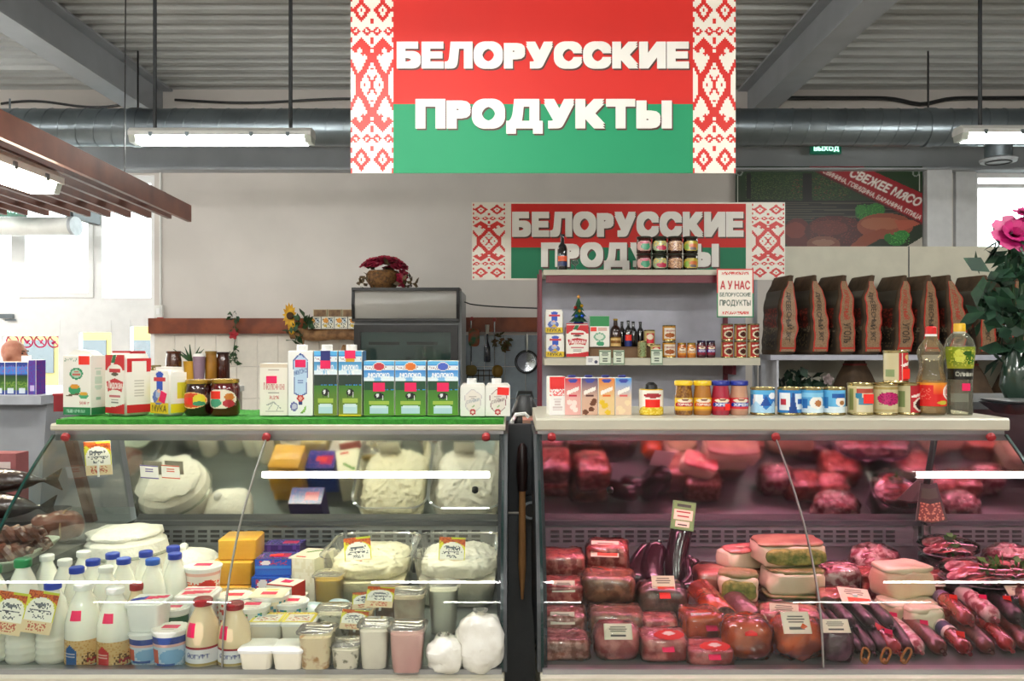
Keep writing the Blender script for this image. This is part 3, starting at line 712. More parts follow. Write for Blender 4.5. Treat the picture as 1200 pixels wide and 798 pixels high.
obj('handle', G().tube([(-w+.03, -.045, .9), (-w+.03, -.075, .92), (-w+.03, -.075, 1.3), (-w+.03, -.045, 1.32)], .01, 6).mesh(CHR, 'handle'), dr)
obj('liner', G().box(-w+.06, w-.09, .0, .019, .2, dz1-.06).mesh(M('fridge_liner', '#8c9c9e', .4, var=.04), 'liner', False), t)
for z in (1.3, .95, .6): obj('rack', G().box(-w+.07, w-.1, -.008, -.001, z-.006, z+.006).mesh(CHR, 'rack', False), t)
for x in (-.2, .12): obj('fan_slot', G().box(x-.13, x+.13, -.006, -.001, Z(402, FD)-.015, Z(402, FD)+.01).mesh(BLK, 'fan_slot', False), t)
obj('power_lead', G().tube([(w+.01+u*.7, .3-1.0*u, zt_-.1-.1*u**.6) for u in np.linspace(0, 1, 14)], .006, 6).mesh(BLK, 'power_lead'), t)
# flower basket on the fridge
def leafy(g, c, n, r, size, seed, flat=False):
    rr = random.Random(seed)
    for i in range(n):
        d = Vector((rr.gauss(0, 1), rr.gauss(0, 1), rr.gauss(0, 1)*.7)).normalized()*r*rr.uniform(.5, 1)
        p = Vector(c)+d; a = d.normalized(); b = a.orthogonal().normalized(); b.rotate(Matrix.Rotation(rr.uniform(0, 6.28), 3, a)); n_ = a.cross(b)
        s_ = size*rr.uniform(.7, 1.3)
        q = (a*.4+b).normalized()
        g.add([p, p+q*s_*.5+n_*s_*.28+a*s_*.08, p+q*s_, p+q*s_*.5-n_*s_*.28+a*s_*.08], [(0, 1, 2, 3)])
def blossom(g, c, r, layers=3, n=6, up=Vector((0, -.4, 1))):
    up = Vector(up).normalized(); b = up.orthogonal().normalized()
    for l in range(layers):
        rl = r*(1-.28*l); tilt = .25+.4*l
        for i in range(n):
            a = 2*math.pi*(i+.5*(l % 2))/n; d = b.copy(); d.rotate(Matrix.Rotation(a, 3, up)); s_ = up.cross(d)
            p0 = Vector(c); p1 = p0+(d*math.cos(tilt)+up*math.sin(tilt))*rl
            m_ = (p0+p1)/2+up*rl*.1
            g.add([p0, m_+s_*rl*.42, p1+s_*rl*.2, p1-s_*rl*.2, m_-s_*rl*.42], [(0, 1, 2, 3, 4)])
LEAF = M('leaf_dark', '#1e3c22', .5, c2='#335a2c', scale=20)
t = thing('flower_basket', 'woven basket with dark red flowers standing on the drinks fridge', 'basket', (X(446, FD), FD+.16, zt_+.011))
obj('basket', G().lathe([(.10, 0), (.145, .06), (.15, .12), (.125, .15), (.11, .15)], 6).mesh(M('wicker', '#7a5428', .7, c2='#4d3015', scale=40, bump=.6), 'basket'), t)
g = G(); rr = random.Random(3)
for i in range(64):
    a = rr.uniform(0, 6.28); q = rr.uniform(.0, .16); blossom(g, (q*math.cos(a)*1.2, q*math.sin(a)*.8, .225+.03*rr.random()-(q*q*2.6)), .055, 3, 6, (math.cos(a)*q*5, -.5, 1))
for i in range(7): blossom(g, (.15+.03*rr.random(), -.1+.05*rr.random(), .03+.1*rr.random()), .045, 2, 5, (.5, -1, .5))
obj('flowers', g.mesh(M('crimson_petal', '#a01438', .6, c2='#700c24', scale=30), 'flowers'), t)
g = G(); leafy(g, (-.13, -.08, .03), 26, .07, .07, 5); leafy(g, (.19, -.06, .03), 30, .08, .07, 6); leafy(g, (0, -.05, .16), 20, .13, .06, 8)
obj('dry_leaves', g.mesh(M('dry_leaf', '#5c4626', .7, c2='#3a2f1c', scale=20), 'dry_leaves'), t)
# log shelf on the wall
LD = 8.2
t = thing('log_shelf', 'rustic log shelf on the wall beside the fridge', 'shelf', (X(385, LD), LD, Z(392, LD)))
BARK = M('bark', '#a57a50', .7, c2='#6d4a2c', scale=14, bump=.5, bscale=30)
obj('log', G().tube([(x, .02*math.sin(x*9)*.3, .01*math.sin(x*14)) for x in np.linspace(-.36, .3, 14)], .055, 10).mesh(BARK, 'log'), t)
obj('lower_log', G().tube([(x, 0, -.16+.01*math.sin(x*20)) for x in np.linspace(.13, .45, 8)], .06, 10).mesh(BARK, 'lower_log'), t)
obj('branch', G().tube([(-.24, 0, -.04), (-.25, 0, -.12), (-.27, 0, -.16)], .012, 6).mesh(BARK, 'branch'), t)
obj('bracket', G().box(-.3, .4, .05, .2, -.05, .0).mesh(BARK, 'bracket', False), t)
im = img(14, 14, '#efe9d8', ('n', .05, .05, .95, .95, '#2c3a28', .28, 2), ('e', .35, .7, .22, .2, '#e0962a'), ('e', .3, .25, .14, .14, '#d8b83a'), ('e', .75, .7, .15, .2, '#cfd8dc'), ('n', .5, .5, .95, .95, '#30404a', .4, 4))
for i in range(4):
    c = P(369.5+i*15.6, 386, LD)
    t = thing('tea_box', 'small floral patterned carton on the log shelf, '+('beside the sunflower', 'second from the sunflower', 'third from the sunflower', 'right against the fridge')[i], 'box', (c.x, LD, Z(392, LD)+.054), 0, 'patterned cartons on the log shelf')
    obj('carton', G().box(-.06, .06, -.04, .04, 0, .115).mesh(WHT, 'carton', False), t)
    obj('label', G().flat(im, -.058, .058, .003, .112, -.0415).mesh(PRT, 'label', False), t)
for i in range(3):
    c = P(376.5+i*17, 371, LD)
    t = thing('wooden_box', 'small brown box on the floral cartons, '+('nearest the sunflower', 'in the middle of the three', 'nearest the fridge')[i], 'box', (c.x, LD, Z(392, LD)+.17), 0, 'brown boxes on the patterned cartons')
    obj('box', G().box(-.066, .066, -.05, .05, 0, .07).mesh(M('cream_box', '#cbbb98', .6), 'box', False), t)
    obj('front', G().box(-.058, .058, -.054, -.05, .004, .064).mesh(M('brown_front', '#6a4a30', .6, c2='#8a6a48', scale=30), 'front', False), t)
t = thing('sunflower', 'artificial yellow sunflower hung beside the log shelf', 'flower', P(341, 372, 8.12))
g = G()
for q in (0, 1):
    c = Vector((.02*q-.01, 0, .02-.12*q))
    for i in range(13):
        a = 2*math.pi*i/13+.2; d = Vector((math.cos(a)*.55, -.15, math.sin(a))); n_ = Vector((0, -1, 0)).cross(d).normalized(); L = .125 if q == 0 else .07
        g.add([c, c+d*L*.5+n_*.022, c+d*L, c+d*L*.5-n_*.022], [(0, 1, 2, 3)])
obj('petals', g.mesh(M('sunflower_yellow', '#e8b41c', .6, c2='#c98c10', scale=20), 'petals'), t)
obj('disc', G().sq(.035, .02, .035, .9).mesh(M('sunflower_disc', '#4a3012', .8), 'disc'), t, (0, -.03, -.02))
g = G(); leafy(g, (.1, 0, -.06), 26, .07, .1, 11); leafy(g, (.02, -.02, -.17), 18, .06, .09, 12)
obj('leaves', g.mesh(LEAF, 'leaves'), t)
# artificial ivy on the rail
t = thing('ivy_sprig', 'thin artificial ivy sprig hanging over the rail and tiles', 'plant', P(276, 372, 8.3))
obj('stem', G().tube([(0, -.02, 0), (.01, -.02, -.15), (-.01, -.02, -.3), (-.02, -.02, -.42)], .004, 5).mesh(LEAF, 'stem'), t)
for i, (z, n_, s_) in enumerate(((.01, 12, .06), (-.13, 9, .05), (-.32, 9, .06), (-.41, 14, .07))):
    g = G(); leafy(g, (-.01 if i > 1 else 0, -.03, z), n_, .04, s_, 20+i); obj('leaves', g.mesh(LEAF, 'leaves'), t)
g = G(); blossom(g, (.0, -.05, -.17), .05, 2, 5, (0, -1, .2)); obj('blossom', g.mesh(M('red_petal', '#b02832', .6), 'blossom'), t)
# hanging tools right of the fridge
TD = 8.3
def hung(label, px, py0, py1, build):
    t = thing('kitchen_tool', label, 'utensil', P(px, py1, TD)); build(t, (py1-py0)*TD/FPX); return t
def b1(t, h):
    obj('shaft', G().tube([(0, -.03, .0), (0, -.03, h)], .008, 6).mesh(CHR, 'shaft'), t)
    obj('packet', G().sq(.055, .02, .09, .5).mesh(M('green_packet', '#1d5a34', .4, c2='#a03c20', scale=18), 'packet'), t, (.03, -.04, h*.5))
    obj('blade', G().sq(.06, .012, .05, .7).mesh(M('olive_wood', '#6a5a20', .6), 'blade'), t, (0, -.03, -.03))
    obj('hook', G().sq(.02, .015, .02, 1).mesh(M('hook_red', '#9c3a38', .4), 'hook'), t, (.01, -.03, h))
hung('hanging utensil with green packet on the rail next to the fridge', 552, 376, 436, b1)
def b2(t, h):
    obj('body', G().lathe([(.03, 0), (.034, .02), (.03, .14), (.012, .2), (.012, .27)], 5).mesh(M('dark_bottle_blue', '#141a2c', .15, coat=.5), 'body'), t, (0, -.03, 0))
    obj('cap', G().lathe([(.018, .27), (.022, .36)], 5).mesh(M('pale_cap', '#b0a89a', .4), 'cap'), t, (0, -.03, 0))
hung('small dark bottle hanging from the rail between two utensils', 571, 384, 424, b2)
def b3(t, h):
    obj('shaft', G().tube([(-.03, -.03, 0), (-.03, -.03, h)], .007, 6).mesh(CHR, 'shaft'), t)
    g = G(); leafy(g, (.04, -.04, h*.6), 40, .08, .07, 31); obj('herbs', g.mesh(M('herb_olive', '#3d4a20', .7, c2='#6a4020', scale=20), 'herbs'), t)
    obj('ladle', G().sq(.055, .03, .06, .9).mesh(M('brass_dull', '#7a5c18', .4, .4), 'ladle'), t, (0, -.03, -.05))
    obj('hook', G().sq(.02, .015, .02, 1).mesh(M('hook_red', '#9c3a38', .4), 'hook'), t, (-.03, -.03, h))
hung('hanging ladle with dried herbs on the rail next to the skimmer', 583, 377, 436, b3)
t = thing('wire_rack', 'small dark wire rack on the tiles under the hanging utensils', 'rack', P(567, 440, TD))
g = G()
for z in (0, .05): g.tube([(-.16, -.02, z), (.16, -.02, z)], .006, 5)
for x in np.linspace(-.16, .16, 7): g.tube([(x, -.02, -.05), (x, -.02, .06)], .004, 5)
obj('wires', g.mesh(M('wire_brown', '#3a2c1a', .5, .4), 'wires'), t)
t = thing('skimmer', 'round steel frying pan hanging on the grey tiles', 'pan', P(617, 424, TD))
rx = Matrix.Rotation(math.pi/2, 4, 'X')
obj('bowl', G().lathe([(.085, .0), (.1, .012), (.112, .035), (.104, .035), (.09, .02), (.01, .012)], 7, mat=rx).mesh(M('pan_steel', '#b9bec4', .15, 1.), 'bowl'), t)
obj('rim', G().tube([(.108*math.cos(a), -.035, .108*math.sin(a)) for a in [2*math.pi*k_/24 for k_ in range(25)]], .009, 6, caps=False).mesh(BLK, 'rim'), t)
obj('handle', G().tube([(0, -.03, .1), (0, -.03, .2), (0, -.03, .27)], [.014, .02, .016], 8).mesh(CHR, 'handle'), t)
# rear stand with jars
t = thing('back_cabinet', 'narrow pale cabinet carrying jars behind the flour bags', 'cabinet', (X(226, 4.6), 4.6, 0))
obj('body', G().box(-.19, .17, -.02, .3, 0, 1.22).mesh(CREAM, 'body', False), t)
obj('top', G().box(-.2, .18, -.04, .31, 1.22, 1.25).mesh(WHT, 'top', False), t)

# ================================================================== PRODUCTS ON THE COUNTERS
CARD = M('white_card', '#f1eee6', .45, var=.02)
def tetra_img(badge, dark=False, pct=None):
    sky, f, gr = ('#2a86d8', '#1c4a30', '#5e9a28') if not dark else ('#3f95cf', '#24382e', '#7a8a2c')
    s = [('r', 0, .93, 1, 1, '#58b4e8'), ('r', 0, .84, 1, .92, '#e8eef2'), ('n', .03, .855, .97, .905, '#9a3c4c', .3, 3),
         ('g', 0, .62, 1, .84, '#8cc8ee', sky), ('e', .15, .66, .2, .05, '#e6f2fa'), ('e', .8, .67, .25, .05, '#e6f2fa'),
         ('t', 'МОЛОКО', .16, .70, .84, .78, '#ffffff', .06), ('r', 0, .48, 1, .63, f), ('n', 0, .44, 1, .52, f, .5, 4), ('e', .1, .52, .2, .1, f),
         ('g', 0, 0, 1, .46, gr, '#3f7a26'), ('e', .5, .36, .17, .055, '#1a1a1a'), ('e', .45, .37, .06, .03, '#e8e8e8'), ('r', .38, .28, .41, .36, '#222222'), ('r', .6, .28, .63, .36, '#e0e0e0'),
         ('r', .18, .2, .82, .27, '#a8c04c'), ('r', .2, .03, .8, .16, '#bcd8e8'), ('e', .5, .16, .3, .03, '#d8e8f0')]
    if badge: s += [('e', .5, .9, .19, .085, '#e8e4e0'), ('e', .5, .9, .165, .072, badge)]
    if pct: s += [('t', pct, .32, .63, .68, .69, '#ffffff', .05)]
    return img(36, 60, '#2a86d8', *s)
def carton(name, label, px, D, w, d, h, front, side=None, rz=0., group=None, body=None, top='flat', cap=None, z=ZS, capw=.016, cat='carton'):
    t = thing(name, label, cat, (X(px, D), D, z), rz, group)
    b = .002
    g = G().loft([(0, w/2-b, d/2-b, b), (b, w/2, d/2, b), (h-b, w/2, d/2, b), (h, w/2-b, d/2-b, b)], 2)
    obj('body', g.mesh(body or CARD, 'body', ang=30), t)
    obj('label', G().flat(front, -w/2+.001, w/2-.001, .001, h-.001, -d/2-.0006).mesh(PRT, 'label', False), t)
    if side is not None:
        sx = w/2+.0006
        for q in (1, -1): obj('side_label', G().patch(side, lambda u, v: (q*sx, q*(-d/2+.001+(d-.002)*u), .001+(h-.002)*v)).mesh(PRT, 'side_label', False), t)
    if cap: obj('cap', G().lathe([(capw, h-.001), (capw, h+.016), (capw*.9, h+.018)], 5).mesh(cap, 'cap'), t, (0, -d*.18, 0))
    return t
FD_ = 2.56
# buckwheat carton
im = img(30, 54, '#eeeae0', ('r', 0, 0, 1, .13, '#1f7a48'), ('t', 'ПШЕНИЧНАЯ', .12, .04, .8, .09, '#a8d0b8', .03), ('e', .48, .7, .24, .1, '#2f9060'), ('e', .48, .7, .19, .07, '#a9cdb4'), *lines(.33, .66, .63, .74, 3, '#c86a5c', 2),
         ('e', .42, .42, .22, .09, '#3a9a66'), ('e', .42, .48, .17, .04, '#d89430'), ('e', .75, .33, .17, .06, '#48a070'), ('e', .75, .36, .15, .035, '#e0a838'), ('l', .1, .32, .6, .36, .015, '#6a5a40'), ('t', '500 г', .6, .18, .95, .23, '#c02838', .03), ('r', .58, .86, .96, 1, '#f2382a'), ('n', .05, .9, .5, .97, '#8aa890', .4, 5))
sd = img(12, 40, '#e6e4da', ('r', 0, 0, 1, .13, '#1f7a48'), ('r', .3, .25, .7, .3, '#9ac0a8'), *lines(.2, .4, .8, .8, 8, '#c4d4c4', 3))
t = carton('flour_carton', 'white and green grain carton with a green pot picture on the grass mat', 99, 2.58, .098, .062, .178, im, sd, rz=-14, cat='carton')
obj('flap', G().prism([(-.045, .178), (-.02, .196), (.03, .192), (.05, .178)], -.02, .02).mesh(CARD, 'flap', False), t)
# red flour bag
BAGP = M('paper_bag', '#efe9de', .6, var=.03, bump=.15, bscale=40)
def redbag_img():
    return img(48, 80, '#efe9de', ('r', 0, .74, 1, 1, '#c82028'), ('p', [(.22, .74), (.32, .74), (.62, 1), (.4, 1)], '#efe9de'), ('p', [(.3, .86), (.5, .86), (.58, 1), (.42, 1)], '#1d6a3c'), ('e', .5, .74, .4, .1, '#efe9de'), ('r', .2, .70, .8, .76, '#c83038'), ('e', .5, .67, .18, .03, '#5a5040'),
               ('p', [(.06, .54), (.5, .6), (.94, .54), (.86, .36), (.14, .36)], '#c82c34'), ('t', 'Лидская', .14, .40, .86, .55, '#f6f0e8', .04), ('e', .5, .36, .34, .04, '#efe9de'), ('r', .2, .28, .8, .31, '#c86a70'), *lines(.2, .17, .8, .25, 2, '#8a8880', 4), ('p', [(0, 0), (1, 0), (1, .17), (.5, .11), (0, .1)], '#c82028'))
RBI = redbag_img()
def flourbag(label, loc, w, d, h, rz, im, sidec, name='flour_bag', scale=1.):
    t = thing(name, label, 'flour bag', loc, rz)
    g = G().loft([(0, w/2-.006, d/2-.006, .008), (.01, w/2, d/2, .008), (h*.5, w/2+.002, d/2+.002, .008), (h*.88, w/2, d/2, .008), (h, w/2-.004, d/2-.012, .006)], 2)
    obj('body', g.mesh(BAGP, 'body', ang=50), t)
    obj('label', G().flat(im, -w/2+.001, w/2-.001, .006, h*.97, -d/2-.0032).mesh(PRT, 'label', False), t)
    si = img(10, 40, '#efe9de', ('r', 0, .74, 1, 1, sidec), ('r', .25, .62, .75, .94, '#efe9de'), ('r', 0, 0, 1, .16, sidec), *lines(.2, .3, .8, .6, 7, '#c8c0b4', 3)) if sidec else img(10, 40, '#f0ece4', ('r', 0, 0, 1, .22, '#e8d020'), ('r', .45, .35, .95, .75, '#e8d83a'), ('r', 0, .9, 1, 1, '#f4f0ea'))
    sx = w/2+.0032
    for q in (1, -1): obj('side_label', G().patch(si, lambda u, v: (q*sx, q*(-d/2+.003+(d-.006)*u), .008+(h*.87)*v)).mesh(PRT, 'side_label', False), t)
    obj('fold', G().box(-w/2+.004, w/2-.004, -d*.3, d*.3, h-.002, h+.006).mesh(BAGP if not sidec else M('fold_red', '#c03038', .6), 'fold', False), t)
    return t
flourbag('red and white flour bag standing on the grass mat beside the grain carton', (X(151, 2.58), 2.58, ZS), .098, .085, .186, -33, RBI, '#c82028')
MUK = img(26, 44, '#f1ede4', ('r', 0, 0, 1, .24, '#e6c428'), ('t', 'МУКА', .1, .04, .9, .19, '#3a3020', .03), ('r', .35, .55, .68, .92, '#2a55c0'), ('e', .52, .9, .2, .08, '#2a55c0'), ('r', .18, .76, .85, .83, '#cc3440'), ('e', .45, .38, .32, .18, '#5a70b8'), ('e', .45, .45, .16, .1, '#a8b4d8'), ('e', .48, .52, .08, .05, '#e8b8a0'), ('p', [(.3, .24), (.7, .24), (.5, .4)], '#d8b030'))
t = flourbag('white and yellow flour bag with a blue figure on the grass mat', (X(198, 2.57), 2.57, ZS), .082, .062, .138, -30, MUK, None)
sticker(t, .026, .032, (.018, -.036, .055), (0, math.radians(20), 0))
# glass jars
def jar(name, label, loc, r, h, fill, lid, im=None, zr=(.2, .75), ang=(-165, -15), group=None, neck=.86, lidh=.012, rz=0., cat='jar', glass=None):
    t = thing(name, label, cat, loc, rz, group)
    p = [(r*.9, 0), (r, .006), (r, h*.72), (r*.96, h*.8), (r*neck, h*.9), (r*neck, h-lidh)]
    obj('glass', G().lathe(p, 6).mesh(fill, 'glass'), t)
    obj('lid', G().lathe([(r*neck*1.08, h-lidh), (r*neck*1.1, h-lidh+.002), (r*neck*1.1, h-.002), (r*neck*1.03, h)], 6).mesh(lid, 'lid'), t)
    if im is not None: obj('label', G().cyl(im, r*1.012, h*zr[0], h*zr[1], *ang).mesh(PRG, 'label'), t)
    return t
GOLD = M('gold_lid', '#c8a44a', .25, .8, var=.05); JAMD = M('dark_jam', '#2c0a0c', .08, coat=1., var=.2); JAMR = M('red_preserve', '#5c0c10', .08, coat=1., var=.2)
i1 = img(30, 24, '#e0b070', ('o', .5, .5, .5, .5), ('e', .5, .5, .46, .44, '#d84a24'), ('e', .75, .55, .2, .32, '#d8c830'), ('e', .75, .3, .2, .14, '#3a8a60'), ('r', .2, .25, .52, .65, '#f03020'))
i2 = img(30, 24, '#e8dcc8', ('o', .5, .5, .5, .52), ('e', .36, .3, .2, .24, '#4a9a78'), ('r', .18, .52, .52, .92, '#f03020'), ('e', .78, .6, .14, .2, '#c87830'), ('e', .76, .26, .17, .2, '#b83038'))
t = jar('preserve_jar', 'dark preserve jar with orange and yellow oval label on the grass mat', (X(233, 2.57), 2.57, ZS), .041, .106, JAMD, GOLD, i1, (.2, .66), (-170, -35))
t = jar('preserve_jar', 'red preserve jar with white and green label on the grass mat', (X(264, 2.57), 2.57, ZS), .043, .108, JAMR, GOLD, i2, (.2, .72), (-165, -25))
# jars on the cabinet behind
bz = 1.25; BD = 4.6
HON = M('brown_honey', '#4a2410', .1, coat=1., var=.15); HON2 = M('amber_honey', '#9a6a20', .1, coat=1., var=.15)
jar('honey_jar', 'tall brown glass jar behind the flour bags', (X(201, BD), BD+.03, bz), .041, .2, HON, M('lid_brown', '#5a3018', .3), None)
jar('honey_jar', 'amber glass jar behind the preserve jars', (X(245, BD), BD+.03, bz), .032, .2, HON2, M('lid_amber', '#8a6a2a', .3), None, neck=.9)
jar('honey_jar', 'dark brown jar at the right of the amber jar', (X(257, BD), BD+.06, bz), .035, .195, M('dark_syrup', '#3a1408', .1, coat=1.), M('lid_dark', '#2a120a', .3), None)
jar('honey_jar', 'small olive jar by the top of the red flour bag', (X(183, BD), BD+.0, bz), .034, .125, M('olive_glass', '#6a5a28', .1, coat=1.), M('lid_olive', '#7a6a3a', .3), None, neck=.7)
t = thing('cup', 'pale violet and white cup between the plant pot and the amber jar', 'cup', (X(234, BD), BD-.01, bz))
obj('body', G().lathe([(.025, 0), (.033, .17), (.03, .172)], 5).mesh(M('violet_cup', '#8a7080', .4), 'body'), t); obj('foam', G().lathe([(.03, .165), (.029, .185), (.01, .188)], 5).mesh(WHT, 'foam'), t)
t = thing('potted_plant', 'small aloe in a yellow pot behind the flour bags', 'plant', (X(219.5, BD), BD+.06, bz))
obj('pot', G().lathe([(.03, 0), (.042, .13), (.044, .145), (.038, .145)], 5).mesh(M('yellow_pot', '#c8962a', .4), 'pot'), t)
for i in range(9):
    a = i*.7; r_ = .04+.02*(i % 3); obj('leaf', G().tube([(0, 0, .14), (r_*.5*math.cos(a), r_*.4*math.sin(a), .17), (r_*1.2*math.cos(a), r_*math.sin(a), .2+.012*(i % 4))], [.008, .007, .001], 5).mesh(LEAF, 'leaf'), t)

# milk and cream cartons
CAPW = WHT
im = img(30, 56, '#ece6d8', ('r', 0, .93, 1, 1, '#d8c8b0'), *lines(.15, .86, .85, .9, 1, '#b0a090', 1), ('t', 'Молочное', .15, .5, .9, .64, '#c04a50', .0), *lines(.3, .42, .7, .48, 2, '#908a80', 2), ('t', '3,2%', .35, .31, .7, .38, '#c83a44', .03), ('l', .25, .2, .5, .26, .012, '#a0a09a'), ('l', .5, .26, .75, .14, .012, '#a0a09a'), ('l', .3, .1, .45, .22, .01, '#b0b0a8'), ('l', .6, .08, .68, .18, .01, '#b0b0a8'), ('l', .2, .08, .85, .08, .008, '#c0bcb0'))
t = carton('milk_carton', 'cream coloured milk carton with red script and a pink price sticker', 324, 2.56, .083, .06, .155, im)
sticker(t, .031, .022, (-.006, -.032, .107))
im = img(26, 60, '#f2f1ee', ('p', [(.2, .86), (.45, .96), (.55, .96), (.82, .86), (.76, .34), (.5, .28), (.24, .34)], '#3a58a0'), ('p', [(.23, .85), (.46, .94), (.54, .94), (.79, .85), (.73, .36), (.5, .3), (.27, .36)], '#bcd6ee'),
         ('ta', 'МОЛОКО', (.24, .62), (.52, .05), (0, .07), '#2c4a98', .03), *lines(.38, .5, .62, .56, 2, '#6a80b8', 2), ('e', .5, .27, .14, .055, '#c83830'), ('e', .5, .27, .08, .03, '#e8a090'), ('r', .43, .17, .57, .22, '#2c3a78'), ('e', .24, .14, .16, .07, '#6a6aa8'), ('e', .24, .14, .1, .045, '#c8c8dc'), ('p', [(.5, .04), (.74, .16), (.6, .03)], '#6a9a38'), ('p', [(.5, .04), (.7, .06), (.74, .16)], '#8ab858'))
t = carton('milk_carton', 'tall white milk carton with a pale blue shield and white cap', 355.5, 2.56, .074, .07, .193, im, cap=CAPW)
sticker(t, .031, .022, (0, -.037, .155))
im = tetra_img(None, True, '3,2%')
t = carton('milk_carton', 'tall green and blue milk carton with a navy neck tag next to the white one', 384.5, 2.56, .070, .07, .193, im, img(8, 20, '#2f6a9a', ('r', 0, 0, 1, .5, '#4a7a2a')), cap=CAPW)
obj('neck_tag', G().box(-.014, .014, -.0375, -.036, .155, .193).mesh(M('navy_tag', '#2a2f7a', .4), 'neck_tag', False), t); sticker(t, .03, .024, (0, -.038, .152))
t = carton('milk_carton', 'tall green and blue milk carton on a yellow card', 413, 2.56, .070, .07, .193, tetra_img(None, True, '1,5%'), img(8, 20, '#2f6a9a', ('r', 0, 0, 1, .5, '#4a7a2a')), cap=CAPW)
obj('neck_tag', G().box(-.013, .013, -.0375, -.036, .16, .17).mesh(M('yellow_tag', '#e8b020', .4), 'neck_tag', False), t); sticker(t, .031, .024, (0, -.038, .182))
obj('yellow_card', G().box(-.033, .033, -.043, -.036, 0, .004).mesh(M('yellow_card', '#e8d81c', .5), 'yellow_card', False), t)
for i, (px, bd_, sk, lb) in enumerate(((446, '#d03a4a', STR, 'a crimson round badge'), (482.5, '#e8782a', STR, 'an orange round badge'), (520, '#4a62c8', STK, 'a blue round badge'))):
    t = carton('milk_carton', 'short blue and green milk carton with '+lb, px, 2.56, .092, .06, .163, tetra_img(bd_), img(8, 20, '#2f7aba', ('r', 0, 0, 1, .5, '#4a8a2a')))
    sticker(t, .035, .026, (0, -.032, .085))
def cream_img(c1, c2):
    return img(26, 34, '#f0ede6', ('p', [(.15, .7), (.42, .9), (.58, .9), (.88, .7), (.82, .3), (.62, .12), (.38, .12), (.2, .3)], c1), ('p', [(.18, .7), (.43, .87), (.57, .87), (.85, .7), (.79, .31), (.61, .15), (.39, .15), (.23, .31)], '#ece2da'), ('ta', 'СЛИВКИ', (.24, .42), (.54, .1), (0, .1), c2, .03), *lines(.35, .58, .65, .7, 2, '#b8a8a4', 1), ('e', .5, .14, .13, .1, '#c83a44'), ('e', .5, .14, .06, .05, '#f0d8d0'), ('l', .47, .3, .55, .35, .02, '#9ab080'))
for px, c1, c2, lb in ((554.5, '#cfc4c8', '#9098a8', 'white cream carton with pale lettering next to the blue milk cartons'), (583.5, '#9a6a70', '#6a4048', 'white cream carton with a red sticker at the end of the mat')):
    t = carton('cream_carton', lb, px, 2.54, .073, .06, .088, cream_img(c1, c2))
    obj('gable', G().prism([(-.036, .088), (-.03, .096), (.03, .096), (.036, .088)], -.028, .028).mesh(CARD, 'gable', False), t)
    obj('cap', G().lathe([(.0145, .094), (.0145, .111)], 5).mesh(WHT, 'cap'), t, (-.004, -.01, 0))
    if px > 570: sticker(t, .034, .022, (.016, -.033, .074), (0, math.radians(3), 0), STR)

# ------------------------------------------------------------------ right counter
RD = 2.57
JUI = [('#f4f0ee', '#e83030', 'white drink carton with a bright red top'), ('#e8b0a8', '#c81c34', 'red fruit drink carton'), ('#d8b098', '#3a3068', 'drink carton with dark violet top and brown fruit'), ('#e8c890', '#e07a20', 'drink carton with orange top and yellow fruit'), ('#e8c8a8', '#2a90d8', 'drink carton with light blue top')]
for i, (c1, c2, lb) in enumerate(JUI):
    r_ = random.Random(i); sh = [('g', 0, .45, 1, 1, c1, c2)]
    if i == 0: sh = [('r', 0, .68, 1, 1, c2), ('n', 0, .5, 1, .7, '#e87070', .4, 2), *lines(.2, .1, .8, .45, 5, '#d8c8c8', 2)]
    else: sh += [('e', r_.uniform(.2, .8), r_.uniform(.05, .4), .18, .07, [None, '#f4e0d8', '#6a3a20', '#e8c020', '#f0d8b0'][i]) for _ in range(4)]+[('e', .5, .93, .3, .05, '#3a48a8'), ('l', .15, .6, .85, .72, .05, '#f6efe8'), ('r', .25, .5, .75, .54, ['', '#c82040', '#5a2a2a', '#e86a20', '#e86060'][i])]
    t = carton('drink_carton', lb+' on the meat case top', 650.5+i*19.6+(0 if i else 1), RD, .0495, .05, .112+.004*(i == 0), img(16, 40, c1, *sh), rz=3 if i else 8)
    if i: obj('cap', G().sq(.012, .012, .004, .6).mesh(M('cap_navy', '#2a3080', .3), 'cap'), t, (0, 0, .112))
t = thing('corn_can', 'yellow tin of sweet corn with a white card behind the jars', 'can', (X(763, RD), RD, ZS))
obj('tin', G().lathe([(.034, 0), (.036, .003), (.036, .075), (.034, .078)], 6).mesh(M('tin_yellow', '#d8b028', .25, .3), 'tin'), t)
im = img(24, 24, '#efe8dc', ('e', .5, .12, .45, .25, '#e0bc2a'), ('n', .1, 0, .9, .3, '#f0d860', .4, 3), ('r', .3, .3, .7, .62, '#f0281c'), ('e', .5, .78, .25, .1, '#a83038'), ('r', 0, 0, .04, 1, '#c8a028'), ('r', .96, 0, 1, 1, '#c8a028'))
obj('label', G().cyl(im, .0368, .003, .075, -178, -2).mesh(PRG, 'label'), t)
obj('topper', G().lathe([(.02, .078), (.018, .09), (.008, .098)], 5).mesh(BLK, 'topper'), t)
YL, BL = M('lid_yellow', '#e8c020', .3), M('lid_blue', '#1c2a8a', .3)
def sauce_img(base, band, oval, txt, tc):
    return img(30, 22, base, ('r', 0, 0, 1, .14, band), ('e', .5, .78, .32, .16, '#f0e0c8'), ('r', .16, .3, .84, .62, oval), ('e', .16, .46, .08, .16, oval), ('e', .84, .46, .08, .16, oval), ('t', txt, .2, .36, .8, .57, tc, .05), ('e', .5, .85, .14, .08, '#8a5a40'))
